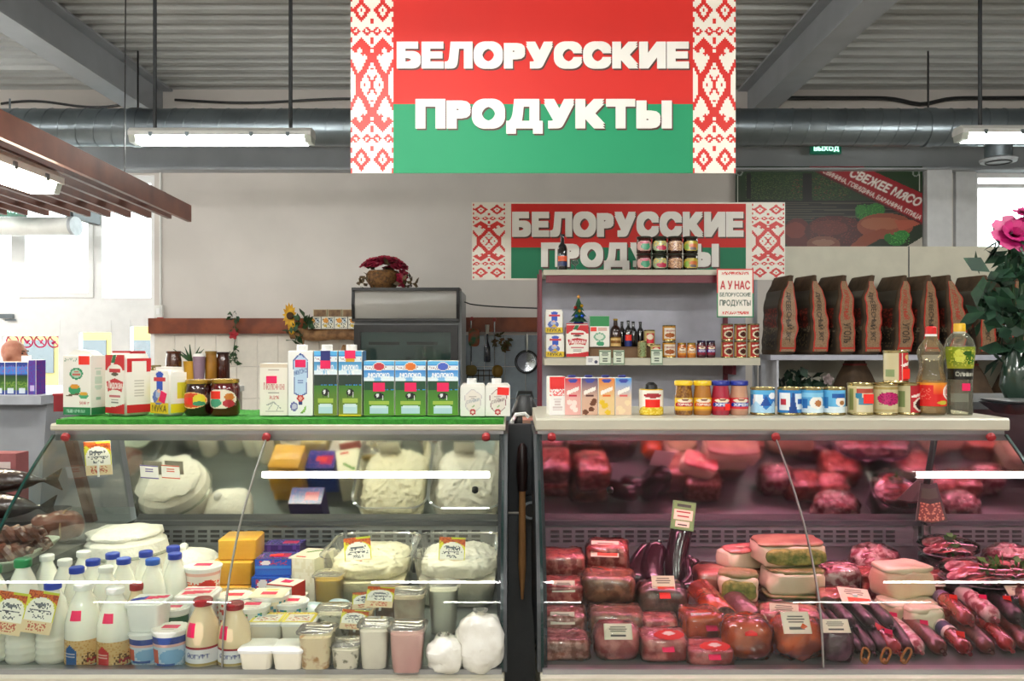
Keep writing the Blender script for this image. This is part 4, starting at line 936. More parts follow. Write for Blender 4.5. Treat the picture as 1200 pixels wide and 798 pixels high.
for px, fill, lid, im, lb, sk in ((801, M('mustard_grain', '#6a3a12', .1, coat=1., c2='#a8742a', scale=120), YL, sauce_img('#e8c040', '#d89a20', '#b82030', 'ГОРЧИЦА', '#f8f0e0'), 'grainy mustard jar with yellow lid', 0),
                                (823, M('mustard_smooth', '#b8782c', .1, coat=1.), YL, sauce_img('#e8b828', '#d08a20', '#d85a20', 'ГОРЧИЦА', '#f8f0e0'), 'smooth mustard jar with yellow lid', 0),
                                (844.5, M('beet_horseradish', '#b02440', .1, coat=1.), BL, sauce_img('#d02030', '#c02030', '#2038a0', 'ХРЕН', '#f0f0f8'), 'red beet horseradish jar with blue lid and red sticker', 1),
                                (866, M('pale_horseradish', '#c89478', .1, coat=1.), BL, sauce_img('#d8303c', '#c88a70', '#2038a0', 'ХРЕН', '#f0f0f8'), 'pale horseradish jar with blue lid', 0)):
    t = thing('sauce_jar', lb+' on the meat case top', 'jar', (X(px, RD), RD, ZS))
    r_ = .0275; pf = [(r_*.92, 0), (r_, .005), (r_*1.0, .052), (r_*.86, .082), (r_*.86, .09)]
    obj('glass', G().lathe(pf, 6).mesh(fill, 'glass'), t)
    obj('lid', G().lathe([(r_*.92, .088), (r_*1.0, .09), (r_*1.0, .1), (r_*.92, .103)], 6).mesh(lid, 'lid'), t)
    obj('label', G().cyl(im, r_*1.015, .014, .052, -170, -10).mesh(PRG, 'label'), t)
    if sk: sticker(t, .018, .02, (.014, -.0285, .025), (0, 0, math.radians(25)), STR)
def can(label, px, D, z, r, h, im, group=None, rz=0., name='tin_can'):
    t = thing(name, label, 'can', (X(px, D), D, z), rz, group)
    obj('tin', G().lathe([(r*.94, 0), (r, .002), (r, .005), (r*.97, .007), (r*.97, h-.007), (r, h-.005), (r, h-.002), (r*.95, h), (r*.93, h-.003)], 6).mesh(M('tin_gold', '#b8a878', .2, .9, var=.05), 'tin'), t)
    obj('label', G().cyl(im, r*.985, .008, h-.008, -185, 5).mesh(PRG, 'label'), t)
    return t
MI = img(40, 26, '#2a7cc8', ('e', .3, .5, .14, .6, '#e8f2fa'), ('p', [(0, .2), (.25, .5), (.5, .15), (.75, .5), (1, .2), (1, 0), (0, 0)], '#a8d4f0'), ('r', .0, .8, 1, 1, '#5ab0e0'), ('e', .7, .75, .12, .14, '#f0f4f8'), ('p', [(.35, .3), (.5, .75), (.65, .3)], '#1c4ea0'))
MI2 = img(40, 26, '#2f80c4', ('r', .12, .1, .42, .9, '#f0f2f4'), ('r', .55, .15, .9, .85, '#e4f0f8'), ('r', .18, .35, .32, .6, '#c02c3c'), ('p', [(.38, .0), (.5, 1), (.62, 0)], '#1a4690'), ('r', .62, .4, .84, .6, '#2a62b8'))
MI3 = img(40, 26, '#58a8dc', ('r', 0, 0, 1, .3, '#d8ecf6'), ('e', .55, .45, .2, .28, '#f2f0ea'), ('e', .58, .42, .1, .14, '#b87848'), ('r', .05, .7, 1, .9, '#8accee'), ('r', .15, .2, .3, .6, '#2a70b8'))
MI4 = img(40, 26, '#62b4e4', ('r', 0, .0, 1, .25, '#e0eff6'), ('e', .6, .5, .16, .22, '#f4f0e8'), ('e', .62, .44, .08, .1, '#a87040'), ('r', .35, .65, .75, .85, '#1c5aa8'), ('r', .12, .2, .26, .7, '#3a80c0'))
for px, r_, im, lb in ((893.5, .0365, MI, 'blue and white wave patterned condensed milk tin'), (925, .036, MI2, 'blue condensed milk tin with white panels'), (951, .035, MI3, 'light blue condensed milk tin with a cup picture'), (977, .034, MI4, 'light blue condensed milk tin with a dark blue band')):
    can(lb+' on the meat case top', px, RD, ZS, r_, .083, im)
C5 = img(40, 30, '#c8b888', ('r', .3, .05, .8, .95, '#d8d0b0'), ('r', .35, .3, .75, .55, '#4a88a8'), ('e', .35, .65, .08, .12, '#2a80a0'), ('r', .3, .75, .85, .9, '#b04a38'), ('r', .1, .1, .22, .9, '#8a8a48'))
C6 = img(40, 30, '#c8bc94', ('e', .5, .52, .3, .24, '#c01c6a'), ('n', .25, .3, .75, .75, '#8a1450', .3, 3), ('r', 0, .86, 1, .96, '#a8945a'), ('r', .1, .05, .9, .14, '#b8a878'))
C7 = img(40, 30, '#b82430', ('r', 0, 0, .42, 1, '#c8c098'), ('l', .5, .6, .95, .75, .05, '#e8d8d0'), ('e', .72, .3, .22, .26, '#e8ded0'), ('e', .72, .3, .16, .2, '#3a1c1c'), ('r', .08, .2, .3, .8, '#7a8a58'))
C8 = img(40, 30, '#c02a30', ('r', 0, 0, .46, 1, '#c8bc94'), ('l', .56, .55, .95, .68, .05, '#ecdcd4'), ('e', .72, .84, .1, .1, '#d8b070'), ('r', .1, .12, .34, .4, '#8a9a6a'), ('r', .52, .0, .56, 1, '#e8e0d0'))
t = can('gold tin with blue and green fish print and red sticker on the meat case top', 1008, RD, ZS, .0375, .096, C5); sticker(t, .03, .028, (.01, -.038, .05), (0, 0, 0), STR)
can('gold tin with a magenta oval on the meat case top', 1037, RD, ZS, .0375, .096, C6)
can('red stew tin with a dark bowl picture beside the oil bottle', 1064, RD+.01, ZS, .036, .096, C7)
t = can('red and cream stew tin stacked on top of two other tins', 1049.5, RD, ZS+.096, .036, .098, C8); sticker(t, .028, .03, (.017, -.0335, .028), (0, 0, math.radians(25)), STR)
# oil bottles
OILG = glassmat('oil_bottle', '#f6efd6', 1., .01, body=.05); OILP = glassmat('oil_bottle_clear', '#f2f2e2', 1., .01, body=.05)
t = thing('oil_bottle', 'waisted oil bottle with red label and red cap on the meat case top', 'bottle', (X(1091, RD), RD, ZS))
pf = [(.036, 0), (.043, .008), (.043, .095), (.041, .108), (.033, .135), (.034, .16), (.038, .175), (.0395, .19), (.034, .205), (.013, .235), (.0125, .245)]
obj('bottle', G().lathe(pf, 7).mesh(OILG, 'bottle'), t)
obj('oil', G().lathe([(.034, .004), (.041, .01), (.041, .098), (.040, .104)], 6).mesh(M('oil_gold', '#c89a3c', .1, var=.1, alpha=.55), 'oil'), t)
obj('cap', G().lathe([(.0155, .243), (.0155, .262), (.012, .266)], 5).mesh(M('cap_red', '#e02424', .3), 'cap'), t)
obj('cap_collar', G().lathe([(.0165, .236), (.0165, .2425)], 5).mesh(WHT, 'cap_collar'), t)
im = img(40, 30, '#dc1f1c', ('r', 0, .9, 1, 1, '#e8902a'), ('g', .4, .5, 1, .9, '#e03018', '#ee8426'), ('e', .92, .6, .3, .36, '#f2e4d8'), ('e', .92, .6, .25, .28, '#c02028'), ('t', 'Ол', .7, .45, .96, .78, '#f8f0e8', .02), ('e', .62, .15, .14, .08, '#c8b838'), ('n', .08, .3, .35, .75, '#e86a58', .25, 3), ('r', .8, .08, .98, .2, '#e8785c'))
obj('label', G().cyl(im, .0437, .028, .098, -178, -2).mesh(PRG, 'label'), t)
t = thing('oil_bottle', 'straight oil bottle with yellow cap and green and black sleeve on the meat case top', 'bottle', (X(1124.5, RD), RD, ZS))
pf = [(.034, 0), (.037, .008), (.036, .05), (.0355, .1), (.037, .14), (.0425, .19), (.0425, .205), (.037, .225), (.022, .245), (.0135, .25)]
obj('bottle', G().lathe(pf, 7).mesh(OILP, 'bottle'), t)
obj('cap', G().lathe([(.0165, .25), (.0165, .272), (.0145, .275)], 5).mesh(M('cap_gold', '#e8b81c', .3), 'cap'), t)
obj('cap_collar', G().lathe([(.0172, .244), (.0172, .2495)], 5).mesh(WHT, 'cap_collar'), t)
im = img(36, 30, '#7a8c1c', ('r', 0, 0, 1, .32, '#121410'), ('t', 'Оливия', .25, .1, .75, .24, '#c8c8b8', .02), ('g', 0, .32, 1, .6, '#9a9a20', '#6a841c'), ('e', .35, .72, .12, .2, '#c8cc48'), ('e', .6, .62, .14, .16, '#3e6a18'), ('n', .1, .4, .9, .95, '#b8b83a', .2, 5), ('e', .52, .8, .1, .08, '#2e5a18'))
rf = lambda z: 1.015*np.interp(z, [q[1] for q in pf], [q[0] for q in pf])
obj('label', G().cyl(im, rf, .107, .205, -180, 0).mesh(PRG, 'label'), t); sticker(t, .024, .022, (0, -.0375, .085))

# ------------------------------------------------------------------ shelf unit, top board
DKB = M('dark_bottle', '#0e0c0c', .08, coat=1., var=.2)
def bottle(label, loc, r, h, mat, im=None, zr=(.1, .4), capm=None, group=None, name='glass_bottle'):
    t = thing(name, label, 'bottle', loc, 0, group)
    obj('glass', G().lathe([(r*.92, 0), (r, .006), (r, h*.58), (r*.8, h*.68), (r*.4, h*.76), (r*.36, h*.95), (r*.42, h*.955), (r*.42, h*.97)], 5).mesh(mat, 'glass'), t)
    obj('cap', G().lathe([(r*.44, h*.94), (r*.44, h*.995), (r*.38, h)], 5).mesh(capm or BLK, 'cap'), t)
    if im is not None: obj('label', G().cyl(im, r*1.015, h*zr[0], h*zr[1], -175, -5).mesh(PRG, 'label'), t)
    return t
IY = SD+.09
im = img(16, 14, '#1c1c3a', ('r', .1, .5, .9, 1, '#f05a28'), ('r', .1, .1, .9, .4, '#2a3a6a'))
bottle('dark glass bottle with an orange tag standing alone on the top shelf', (X(659, IY), IY, SH2), .029, .215, DKB, im, (.12, .4))
t = thing('glass_ornament', 'small clear glass ornament beside the dark bottle on the top shelf', 'ornament', (X(674, IY), IY, SH2))
obj('foot', G().lathe([(.02, 0), (.018, .006), (.004, .012), (.004, .03)], 5).mesh(glassmat('clear_glass', '#c8d8d4', 1., .02, body=.1), 'foot'), t); obj('bowl', G().lathe([(.006, .03), (.022, .045), (.02, .06), (.012, .065)], 5).mesh(_M['clear_glass'], 'bowl'), t)
LBL = [img(18, 14, '#d8a8a0', ('o', .5, .5, .52, .55), ('e', .55, .45, .26, .38, '#3a9a70'), ('e', .5, .85, .3, .12, '#d87088')), img(18, 14, '#a8b890', ('o', .5, .5, .52, .55), ('e', .6, .3, .32, .25, '#c83050'), ('n', .1, .5, .9, 1, '#e8d070', .4, 3)),
       img(18, 14, '#c89870', ('o', .5, .5, .52, .55), ('n', 0, 0, 1, 1, '#8a5a50', .35, 4), ('n', 0, 0, 1, 1, '#e8c8a8', .2, 5)), img(18, 14, '#c8b43a', ('o', .5, .5, .52, .55), ('e', .6, .5, .25, .25, '#d87838'), ('e', .2, .4, .16, .3, '#8ab838'), ('e', .6, .2, .2, .16, '#7a6a60'))]
FILL = [M('pickle_red', '#4a1410', .1, coat=1.), M('pickle_green', '#1a2412', .1, coat=1.), M('pickle_brown', '#3a1a10', .1, coat=1.), M('pickle_dark', '#20140c', .1, coat=1.)]
nm = ['green fruit label', 'pink and green label', 'beige label', 'yellow label']
for j in range(2):
    for i in range(4):
        jar('pickle_jar', 'pickle jar with '+nm[i]+(' in the bottom row on the top shelf' if j == 0 else ' stacked on another jar on the top shelf'), (X(754.5+i*18.2, IY), IY, SH2+j*.101), .0435, .099, FILL[i], M('jar_lid_dark', '#2a2a20', .3, .4), LBL[i], (.14, .72), (-160, -20), neck=.9)
# paper sign hung on the front of the shelf
px0, px1, py0, py1 = 840, 883, 315, 372; k = 4.86/FPX; w, h = (px1-px0)*k, (py1-py0)*k
im = img(60, 80, '#f0e8dc', ('r', 0, 0, 1, .03, '#1c7a4c'), ('r', 0, 0, .03, .5, '#1c7a4c'), ('r', .97, 0, 1, .5, '#1c7a4c'), ('r', 0, .5, .03, 1, '#d83028'), ('r', .97, .5, 1, 1, '#d83028'), ('r', 0, .97, 1, 1, '#d83028'),
         ('n', .14, .87, .86, .94, '#d04038', .6, 3), ('n', .14, .06, .86, .13, '#d04038', .6, 4), ('t', 'А У НАС', .1, .58, .9, .75, '#c01c24', .05), ('t', 'БЕЛОРУССКИЕ', .08, .43, .92, .51, '#1d4a34', .03), ('t', 'ПРОДУКТЫ', .08, .22, .92, .36, '#12402c', .03))
t = thing('paper_sign', 'white paper sign with red and green words hanging on the shelf corner', 'sign', (X((px0+px1)/2, 4.86), 4.86, Z(py1, 4.86)))
obj('sheet', G().box(-w/2, w/2, 0, .002, 0, h).mesh(CARD, 'sheet', False), t); obj('print', G().flat(im, -w/2, w/2, 0, h, -.0006).mesh(PRT, 'print', False), t)
obj('tape', G().box(-.03, .03, .0, .04, h-.004, h).mesh(WHT, 'tape', False), t)
# ------------------------------------------------------------------ shelf unit, middle board
IY = SD+.08; z = SH1
def minibag(label, px, zz, w, h, im, sidec):
    return flourbag(label, (X(px, IY), IY, zz), w, .07, h, 0, im, sidec)
minibag('yellow and white flour bag at the bottom of the pair on the shelf', 650, z, .105, .135, MUK, None)
minibag('yellow and white flour bag at the top of the pair on the shelf', 649, z+.14, .1, .135, MUK, None)
minibag('red flour bag on the middle shelf under the small fir tree', 676, z, .13, .195, RBI, '#c82028')
t = thing('small_fir_tree', 'tiny decorated artificial fir tree standing on the red flour bag', 'fir tree', (X(678, IY), IY, z+.201))
obj('trunk', G().tube([(0, 0, 0), (0, 0, .14)], .005, 6).mesh(M('trunk_brown', '#4a2c18', .7), 'trunk'), t)
obj('foot', G().lathe([(.03, 0), (.028, .008), (.006, .012)], 5).mesh(M('foot_blue', '#20409a', .3, .5), 'foot'), t)
g = G()
for i, (zz, rr_) in enumerate(((.012, .058), (.045, .047), (.078, .035), (.106, .022))):
    n_ = 18; top = zz+.05; v = [(0, 0, top)]+[((rr_*(1 if a % 2 else .72))*math.cos(a*2*math.pi/n_+i), (rr_*(1 if a % 2 else .72))*math.sin(a*2*math.pi/n_+i), zz-(.006 if a % 2 else 0)) for a in range(n_)]+[(0, 0, zz+.012)]
    g.add(v, [(0, 1+a, 1+(a+1) % n_) for a in range(n_)]+[(n_+1, 1+(a+1) % n_, 1+a) for a in range(n_)])
obj('branches', g.mesh(M('fir_green', '#1c5a36', .7, c2='#103a22', scale=50), 'branches', False), t)
for i, (a, zz, rr_, c) in enumerate(((-1.2, .03, .05, '#2a5ac8'), (-1.9, .03, .05, '#3a70d8'), (-1.5, .06, .04, '#c8a030'), (-2.2, .08, .035, '#c03a3a'), (-1.0, .09, .03, '#c8a030'))):
    obj('bauble', G().sq(.011, .011, .011, 1, 8, 6).mesh(M('bauble'+c, c, .15, .6), 'bauble'), t, (rr_*math.cos(a), rr_*math.sin(a), zz))
obj('star', G().sq(.012, .006, .014, 1.6, 8, 6).mesh(M('star_gold', '#d89a50', .3, .5), 'star'), t, (0, 0, .14))
# raised block behind the price cards carrying the next row
t = thing('cardboard_box', 'low brown cardboard box carrying bottles on the middle shelf', 'box', (X(722, IY), IY+.06, z))
obj('body', G().box(-.165, .2, -.055, .11, 0, .06).mesh(M('cardboard', '#7a5c40', .7, bump=.1), 'body', False), t)
obj('lid', G().box(-.167, .202, -.057, .112, .055, .064).mesh(M('cardboard_lid', '#6a4c34', .7), 'lid', False), t)
im = img(26, 36, '#efece2', ('r', 0, .66, 1, 1, '#2a8a4c'), ('r', .05, .5, .34, .64, '#f03a2a'), ('e', .5, .32, .3, .14, '#7ab090'), ('e', .5, .32, .22, .09, '#d8e0d0'), ('e', .55, .1, .2, .08, '#3a9a6a'), *lines(.4, .5, .9, .62, 2, '#c85a50', 2))
carton('grain_carton', 'green topped white grain carton next to the red flour bag on the shelf', 702, IY+.02, .115, .06, .18, im, z=z+.064)
im = img(16, 16, '#c8a060', ('r', 0, .5, 1, 1, '#1c1410'), *lines(.15, .1, .85, .45, 3, '#6a4020', 2))
bottle('cognac bottle with a gold label on the middle shelf', (X(722, IY), IY+.03, z+.064), .032, .165, M('cognac_brown', '#2a0e08', .08, coat=1.), img(16, 16, '#d8b470', ('r', .1, .3, .9, .6, '#8a5a28'), ('r', 0, .9, 1, 1, '#8a6a30')), (.02, .35), M('cap_gold2', '#a8882c', .3, .5))
for i, (px, dy) in enumerate(((731, .06), (737, .01), (744, .05), (753.5, .085))):
    bottle('small black bottle on the middle shelf, '+('right beside the cognac bottle', 'with a blue label and red sticker', 'behind the blue labelled one', 'beside the gold and red tin')[i], (X(px, IY), IY+.02+dy, z+.064), .022, .15 if i != 1 else .155, DKB, img(12, 10, '#1a2a6a', ('r', .2, .5, .8, 1, '#e83a2a')) if i == 1 else None, (.02, .45), group='black bottles on the middle shelf')
CA = img(24, 20, '#c83040', ('r', 0, 0, .3, 1, '#c8b070'), ('r', .75, 0, 1, 1, '#b8a060'), ('e', .5, .6, .2, .2, '#e8d8c0'), ('r', 0, .85, 1, 1, '#c8b47a'), ('r', 0, 0, 1, .15, '#c8b47a'))
CB = img(24, 20, '#a89a70', ('r', .3, 0, .7, 1, '#8a9a6a'), ('n', .1, .1, .9, .9, '#6a5a3a', .25, 4))
can('gold and red tin standing on the cardboard box on the shelf', 761, IY+.05, z+.064, .0325, .1, CA)
can('dull green tin beside the price cards on the shelf', 752.5, IY-.01, z, .0265, .098, CB)
can('small gold tin with red top band behind a price card on the shelf', 768, IY-.02, z, .03, .08, CA)
CC = img(24, 20, '#c88a2c', ('r', .2, .1, .8, .9, '#e8dcc8'), ('e', .5, .35, .24, .18, '#a85a2a'), ('t', 'ГОВЯДИНА', .24, .6, .76, .74, '#a03028', .04))
for j in range(2): can('square labelled orange tin '+('under its twin' if j == 0 else 'on top of its twin')+' on the middle shelf', 784, IY, z+j*.096, .039, .094, CC)
im = sauce_img('#d88a28', '#b86a20', '#e8d8b0', 'ИКРА', '#a04020')
for px, fl, lb in ((799, M('orange_paste', '#b8581c', .1, coat=1.), 'orange'), (810.3, M('amber_paste', '#c87a2c', .1, coat=1.), 'amber')):
    jar('paste_jar', 'small '+lb+' paste jar with gold lid on the middle shelf', (X(px, IY), IY, z), .0265, .088, fl, GOLD, im, (.15, .7), (-165, -15))
im = sauce_img('#8a2038', '#701828', '#2a3a9a', 'ХРЕН', '#e8e0e8')
for px, lb in ((821.8, 'dark berry jar with violet lid next to the amber paste jar'), (833, 'dark berry jar with violet lid next to the red tins')):
    jar('berry_jar', lb, (X(px, IY), IY, z), .0265, .1, M('berry_dark', '#4a1020', .1, coat=1.), M('lid_violet', '#241a3a', .3, .3), im, (.15, .7), (-165, -15))
CR = img(26, 26, '#a82820', ('r', 0, 0, .22, 1, '#b8a468'), ('e', .6, .35, .26, .26, '#d8c8a8'), ('e', .6, .35, .18, .18, '#4a1c14'), ('l', .35, .75, .85, .85, .05, '#e8d8c8'))
for j in range(2):
    for i in range(3):
        row = 'bottom' if j == 0 else 'upper'
        can('red stew tin in the '+row+' row on the middle shelf, '+('next to the berry jars', 'between two other red tins', 'at the shelf end')[i], 852+i*15.3, IY, z+j*.1, .0355, .098, CR, group='red stew tins '+row+' row', rz=(-12, 0, 10)[i])
# price cards clipped on the shelf edge
PC = img(20, 26, '#d8e0cc', ('r', .05, .05, .95, .12, '#5a7a58'), ('r', .05, .88, .95, .95, '#5a7a58'), ('r', 0, 0, .06, 1, '#6a8a68'), ('r', .94, 0, 1, 1, '#6a8a68'), *lines(.15, .6, .85, .85, 3, '#485848', 3), *lines(.2, .2, .8, .5, 2, '#384838', 4))
PCW = img(24, 18, '#eceae6', ('e', .75, .35, .12, .2, '#3a3a5a'), *lines(.1, .3, .55, .8, 3, '#a8a8b0', 3))
for px, im, w, h, lb in ((694.5, PCW, .076, .05, 'white price card on the edge of the middle shelf'), (709, PC, .07, .085, 'green price card under the white grain carton'), (725, PC, .065, .085, 'green price card under the cognac bottle'), (769.5, PC, .068, .09, 'green price card under the dull green tin')):
    t = thing('price_card', lb, 'price card', (X(px, 4.89), SD-.012, SH1-.04))
    plate(t, 'card', im, w, h, (0, 0, h/2)); obj('clip', G().box(-.01, .01, .0, .012, .0, .02).mesh(WHT, 'clip', False), t)

# ------------------------------------------------------------------ charcoal bags
SACK = M('kraft_sack', '#55402c', .75, c2='#3a2a1a', scale=9, bump=.4, bscale=25)
def sack(label, px, black, i, w=.108, d=.27, h=.455, group=None):
    t = thing('charcoal_bag', label, 'charcoal bag', (X(px, CD+.05), CD+.19, CZ), 6+((i*37) % 11), group)
    rr_ = random.Random(i+2); ln = rr_.uniform(-.03, .035); tw_ = rr_.uniform(-.01, .02)
    zk = [0, .02, h*.4, h*.72, h*.86, h*.96, h*1.04]
    hx = [w*.46, w*.52, w*.54, w*.48, w*.34, w*.2, w*.14]; hy = [d*.44, d*.5, d*.5, d*.48, d*.46, d*.44, d*.42]; ox = [0, 0, 0, ln*.4, ln*.9, ln*1.4, ln*1.7+.01]
    wob = lambda p, s_: s_*noise.noise(Vector(p)*16+Vector((i*3.7, 0, 0)))
    g = G(); g.loft([(z_, np.interp(z_, zk, hx)+wob((1, 0, z_), .009), np.interp(z_, zk, hy)+wob((0, 1, z_), .008), .018, np.interp(z_, zk, ox)+wob((3, 2, z_), .010)+tw_*math.sin(z_*9), 0) for z_ in np.linspace(0, h*1.04, 22)], 4)
    obj('sack', g.mesh(SACK, 'sack', ang=70), t)
    if black: sh = [('tv', 'ДРЕВЕСНЫЙ 3КГ', .26, .14, .72, .84, '#15110e', .03)]
    else: sh = [('tv', 'ДРЕВЕСНЫЙ', .26, .46, .72, .88, '#b02418', .03), ('tv', 'УГОЛЬ', .26, .12, .72, .40, '#15110e', .03)]
    im = img(22, 84, '#94765a', ('n', 0, 0, 1, 1, '#846648', .3, i), ('r', .02, 0, .1, 1, '#b83020'), ('r', .9, 0, .98, 1, '#b83020'), ('r', 0, .03, 1, .055, '#b83020'), *sh)
    def fn(u, v):
        z_ = .02+v*h*.92
        return (np.interp(z_, zk, ox)+wob((3, 2, z_), .010)+tw_*math.sin(z_*9)+(u-.5)*2*(np.interp(z_, zk, hx)+wob((1, 0, z_), .009)-.008), -(np.interp(z_, zk, hy)+wob((0, 1, z_), .008))-.002, z_)
    obj('printed_side', G().patch(im, fn).mesh(PRT, 'printed_side'), t)
    im = img(20, 40, '#3c332a', ('r', .1, .38, .9, .7, '#4a1c14'), ('n', .1, .38, .9, .7, '#8a2c20', .35, i+3), ('r', .15, .05, .85, .3, '#241c16'), ('n', .1, .05, .9, .3, '#6a5a40', .2, i+5), ('r', .0, .75, 1, 1, '#463e34'), ('n', 0, .3, 1, .4, '#7a6a54', .3, i+7))
    def fs(u, v):
        z_ = .03+v*h*.78
        return (np.interp(z_, zk, ox)+wob((3, 2, z_), .010)+tw_*math.sin(z_*9)-(np.interp(z_, zk, hx)+wob((1, 0, z_), .009))-.002, d*.4-u*d*.8, z_)
    obj('printed_face', G().patch(im, fs).mesh(PRT, 'printed_face'), t)
    e_ = np.interp(h*1.03, zk, ox)+wob((3, 2, h*1.03), .010)+tw_*math.sin(h*9)
    obj('stitched_top', G().tube([(e_, -d*.4, h*1.03), (e_, d*.4, h*1.03)], .009, 5).mesh(M('thread', '#8a7a62', .8), 'stitched_top'), t)
    return t
for i, (px, b) in enumerate(((919, 1), (957, 1), (988, 0), (1019, 1), (1055, 0), (1087, 1), (1118, 0), (1153, 1), (1188, 1))):
    sack('charcoal bag with '+('black' if b else 'red and black')+' lettering, '+('first', 'second', 'third', 'fourth', 'fifth', 'sixth', 'seventh', 'eighth', 'ninth')[i]+' in the row from the shelf unit', px, b, i, group='charcoal bags with black lettering' if b else 'charcoal bags with red lettering')
for i, (px, rz, lb) in enumerate(((1004, 25, 'loose charcoal bag slumped on the lower shelf behind the tins'), (1136, -10, 'charcoal bag on the lower shelf behind the yellow capped bottle'), (1196, 5, 'charcoal bag on the lower shelf below the roses'))):
    t = thing('charcoal_bag', lb, 'charcoal bag', (X(px, CD+.15), CD+.18, .92), rz)
    obj('sack', G().loft([(0, .13, .08, .03), (.03, .15, .1, .04), (.25, .14, .1, .04), (.38, .09, .07, .03), (.45, .05, .05, .02), (.47, .05, .045, .02)], 4).mesh(SACK, 'sack', ang=60), t)
    obj('tie', G().loft([(.44, .056, .053, .02), (.452, .056, .053, .02)], 4).mesh(M('tie_red', '#7a2018', .6), 'tie'), t)
t = thing('artificial_bouquet', 'dark artificial bouquet with pale flowers on the lower rack shelf', 'bouquet', (X(943, CD), CD+.16, .92))
g = G(); leafy(g, (0, -.02, .27), 130, .12, .075, 41); leafy(g, (.09, -.03, .3), 60, .1, .07, 42); obj('leaves', g.mesh(M('leaf_black_green', '#12241a', .5, c2='#1d3a26', scale=20), 'leaves'), t)
rr_ = random.Random(4)
for i in range(7):
    g = G(); blossom(g, (rr_.uniform(-.1, .16), -.15, rr_.uniform(.2, .4)), .035, 2, 5, (0, -1, .2))
    obj('flower', g.mesh(M('pale_petal', '#8a7a78', .6), 'flower'), t)
obj('vase', G().lathe([(.06, 0), (.08, .1), (.06, .2)], 5).mesh(BLK, 'vase'), t)

# ================================================================== DAIRY CASE
def deckD(py): return (EYE-DECK)*FPX/(py-H0)
def dl(px, py): D = deckD(py); return (X(px, D), D, DECK)
def tagcard_img(seed, hue='#d8d23a'):
    return img(26, 34, hue, ('p', [(0, 1), (1, 1), (1, .7), (.7, .86), (.3, .8), (0, .9)], '#c8601c'), ('n', 0, .8, 1, 1, '#9a3410', .4, seed), ('r', .45, .94, 1, 1, '#b8c030'),
               ('e', .5, .52, .47, .33, '#f2eee4'), ('r', .03, .28, .97, .55, '#f2eee4'), ('r', 0, 0, 1, .3, '#e6cfa6'), *lines(.2, .62, .75, .72, 1, '#70747c', seed), ('n', .2, .6, .8, .74, '#50565f', .35, seed+3), *lines(.1, .5, .9, .56, 1, '#8a8c90', seed+1), ('n', .1, .48, .9, .57, '#41464e', .35, seed+4), ('n', .3, .36, .7, .44, '#60656c', .5, seed+1), ('n', .2, .06, .8, .26, '#c05a48', .45, seed))
def price_tag(label, loc, w=.075, h=.1, tilt=-12, rz=0, roll=0, seed=1):
    t = thing('price_tag', label, 'price tag', loc, rz)
    plate(t, 'card', tagcard_img(seed), w, h, (0, 0, h/2), (math.radians(tilt), math.radians(roll), 0))
    obj('stem', G().box(-.003, .003, .0015, .004, -.005, h*.4).mesh(WHT, 'stem', False), t, rot=(math.radians(tilt), 0, 0))
    return t
def milkbottle(label, px, py, h, r, cap, kind='plain', group=None, lab=None, stick=None):
    t = thing('milk_bottle', label, 'bottle', dl(px, py), 0, group)
    if kind == 'ridged':
        pf = [(r*.9, 0), (r, .006)]
        for i in range(4): pf += [(r, .012+i*.016), (r*.95, .018+i*.016), (r, .024+i*.016)]
        pf += [(r, h*.5), (r*.96, h*.62), (r*.7, h*.8), (r*.42, h*.9), (r*.4, h*.93)]
    else: pf = [(r*.9, 0), (r, .006), (r, h*.42), (r*.97, h*.55), (r*.72, h*.76), (r*.44, h*.88), (r*.42, h*.93)]
    obj('bottle', G().lathe(pf, 5).mesh(MILK, 'bottle'), t)
    obj('cap', G().lathe([(r*.5, h*.92), (r*.52, h*.925), (r*.52, h*.99), (r*.46, h)], 5).mesh(cap, 'cap'), t)
    if lab is not None: obj('label', G().cyl(lab, r*1.012, .006, h*.34, -178, -2).mesh(PRG, 'label'), t)
    if stick: obj('price_sticker', G().cyl(img(4, 4, '#f0145f'), lambda z: 1.015*np.interp(z, [q[1] for q in pf], [q[0] for q in pf]), h*.58, h*.70, -112, -72).mesh(stick, 'price_sticker'), t)
    return t
CB_, CG, CW = M('cap_blue', '#1c3cae', .3, var=.03), M('cap_green', '#1d7a44', .3, var=.03), WHT
CBL = M('cap_light_blue', '#2a62c8', .3, var=.03)
def hexlab(c): return img(34, 18, '#d8b478', ('n', 0, 0, 1, 1, '#c89a58', .25, 3), ('p', [(.28, .0), (.28, .62), (.4, .82), (.52, .62), (.52, .0)], c), *lines(.3, .3, .5, .55, 2, '#a8b0c8' if c != '#c82c34' else '#e8b0a8', 2), ('n', .62, .05, .9, .5, '#6a4a2a', .4, 5), ('n', .7, .0, .95, .3, '#a83038', .4, 6))
milkbottle('large ridged kefir bottle with green cap at the case end', 27, 773, .255, .040, CG, 'ridged')
milkbottle('large ridged kefir bottle with green cap cut off by the price tag', -8, 772, .235, .040, CG, 'ridged')
milkbottle('ridged milk bottle with blue cap behind a price tag in front', 62, 773, .195, .040, CB_, 'ridged')
milkbottle('milk bottle with beige label and blue hexagon', 98, 776, .198, .043, CW, 'plain', lab=hexlab('#1c5a98'), stick=STK)
milkbottle('milk bottle with beige label and red hexagon', 135, 777, .19, .042, CW, 'plain', lab=hexlab('#c82c34'), stick=STK)
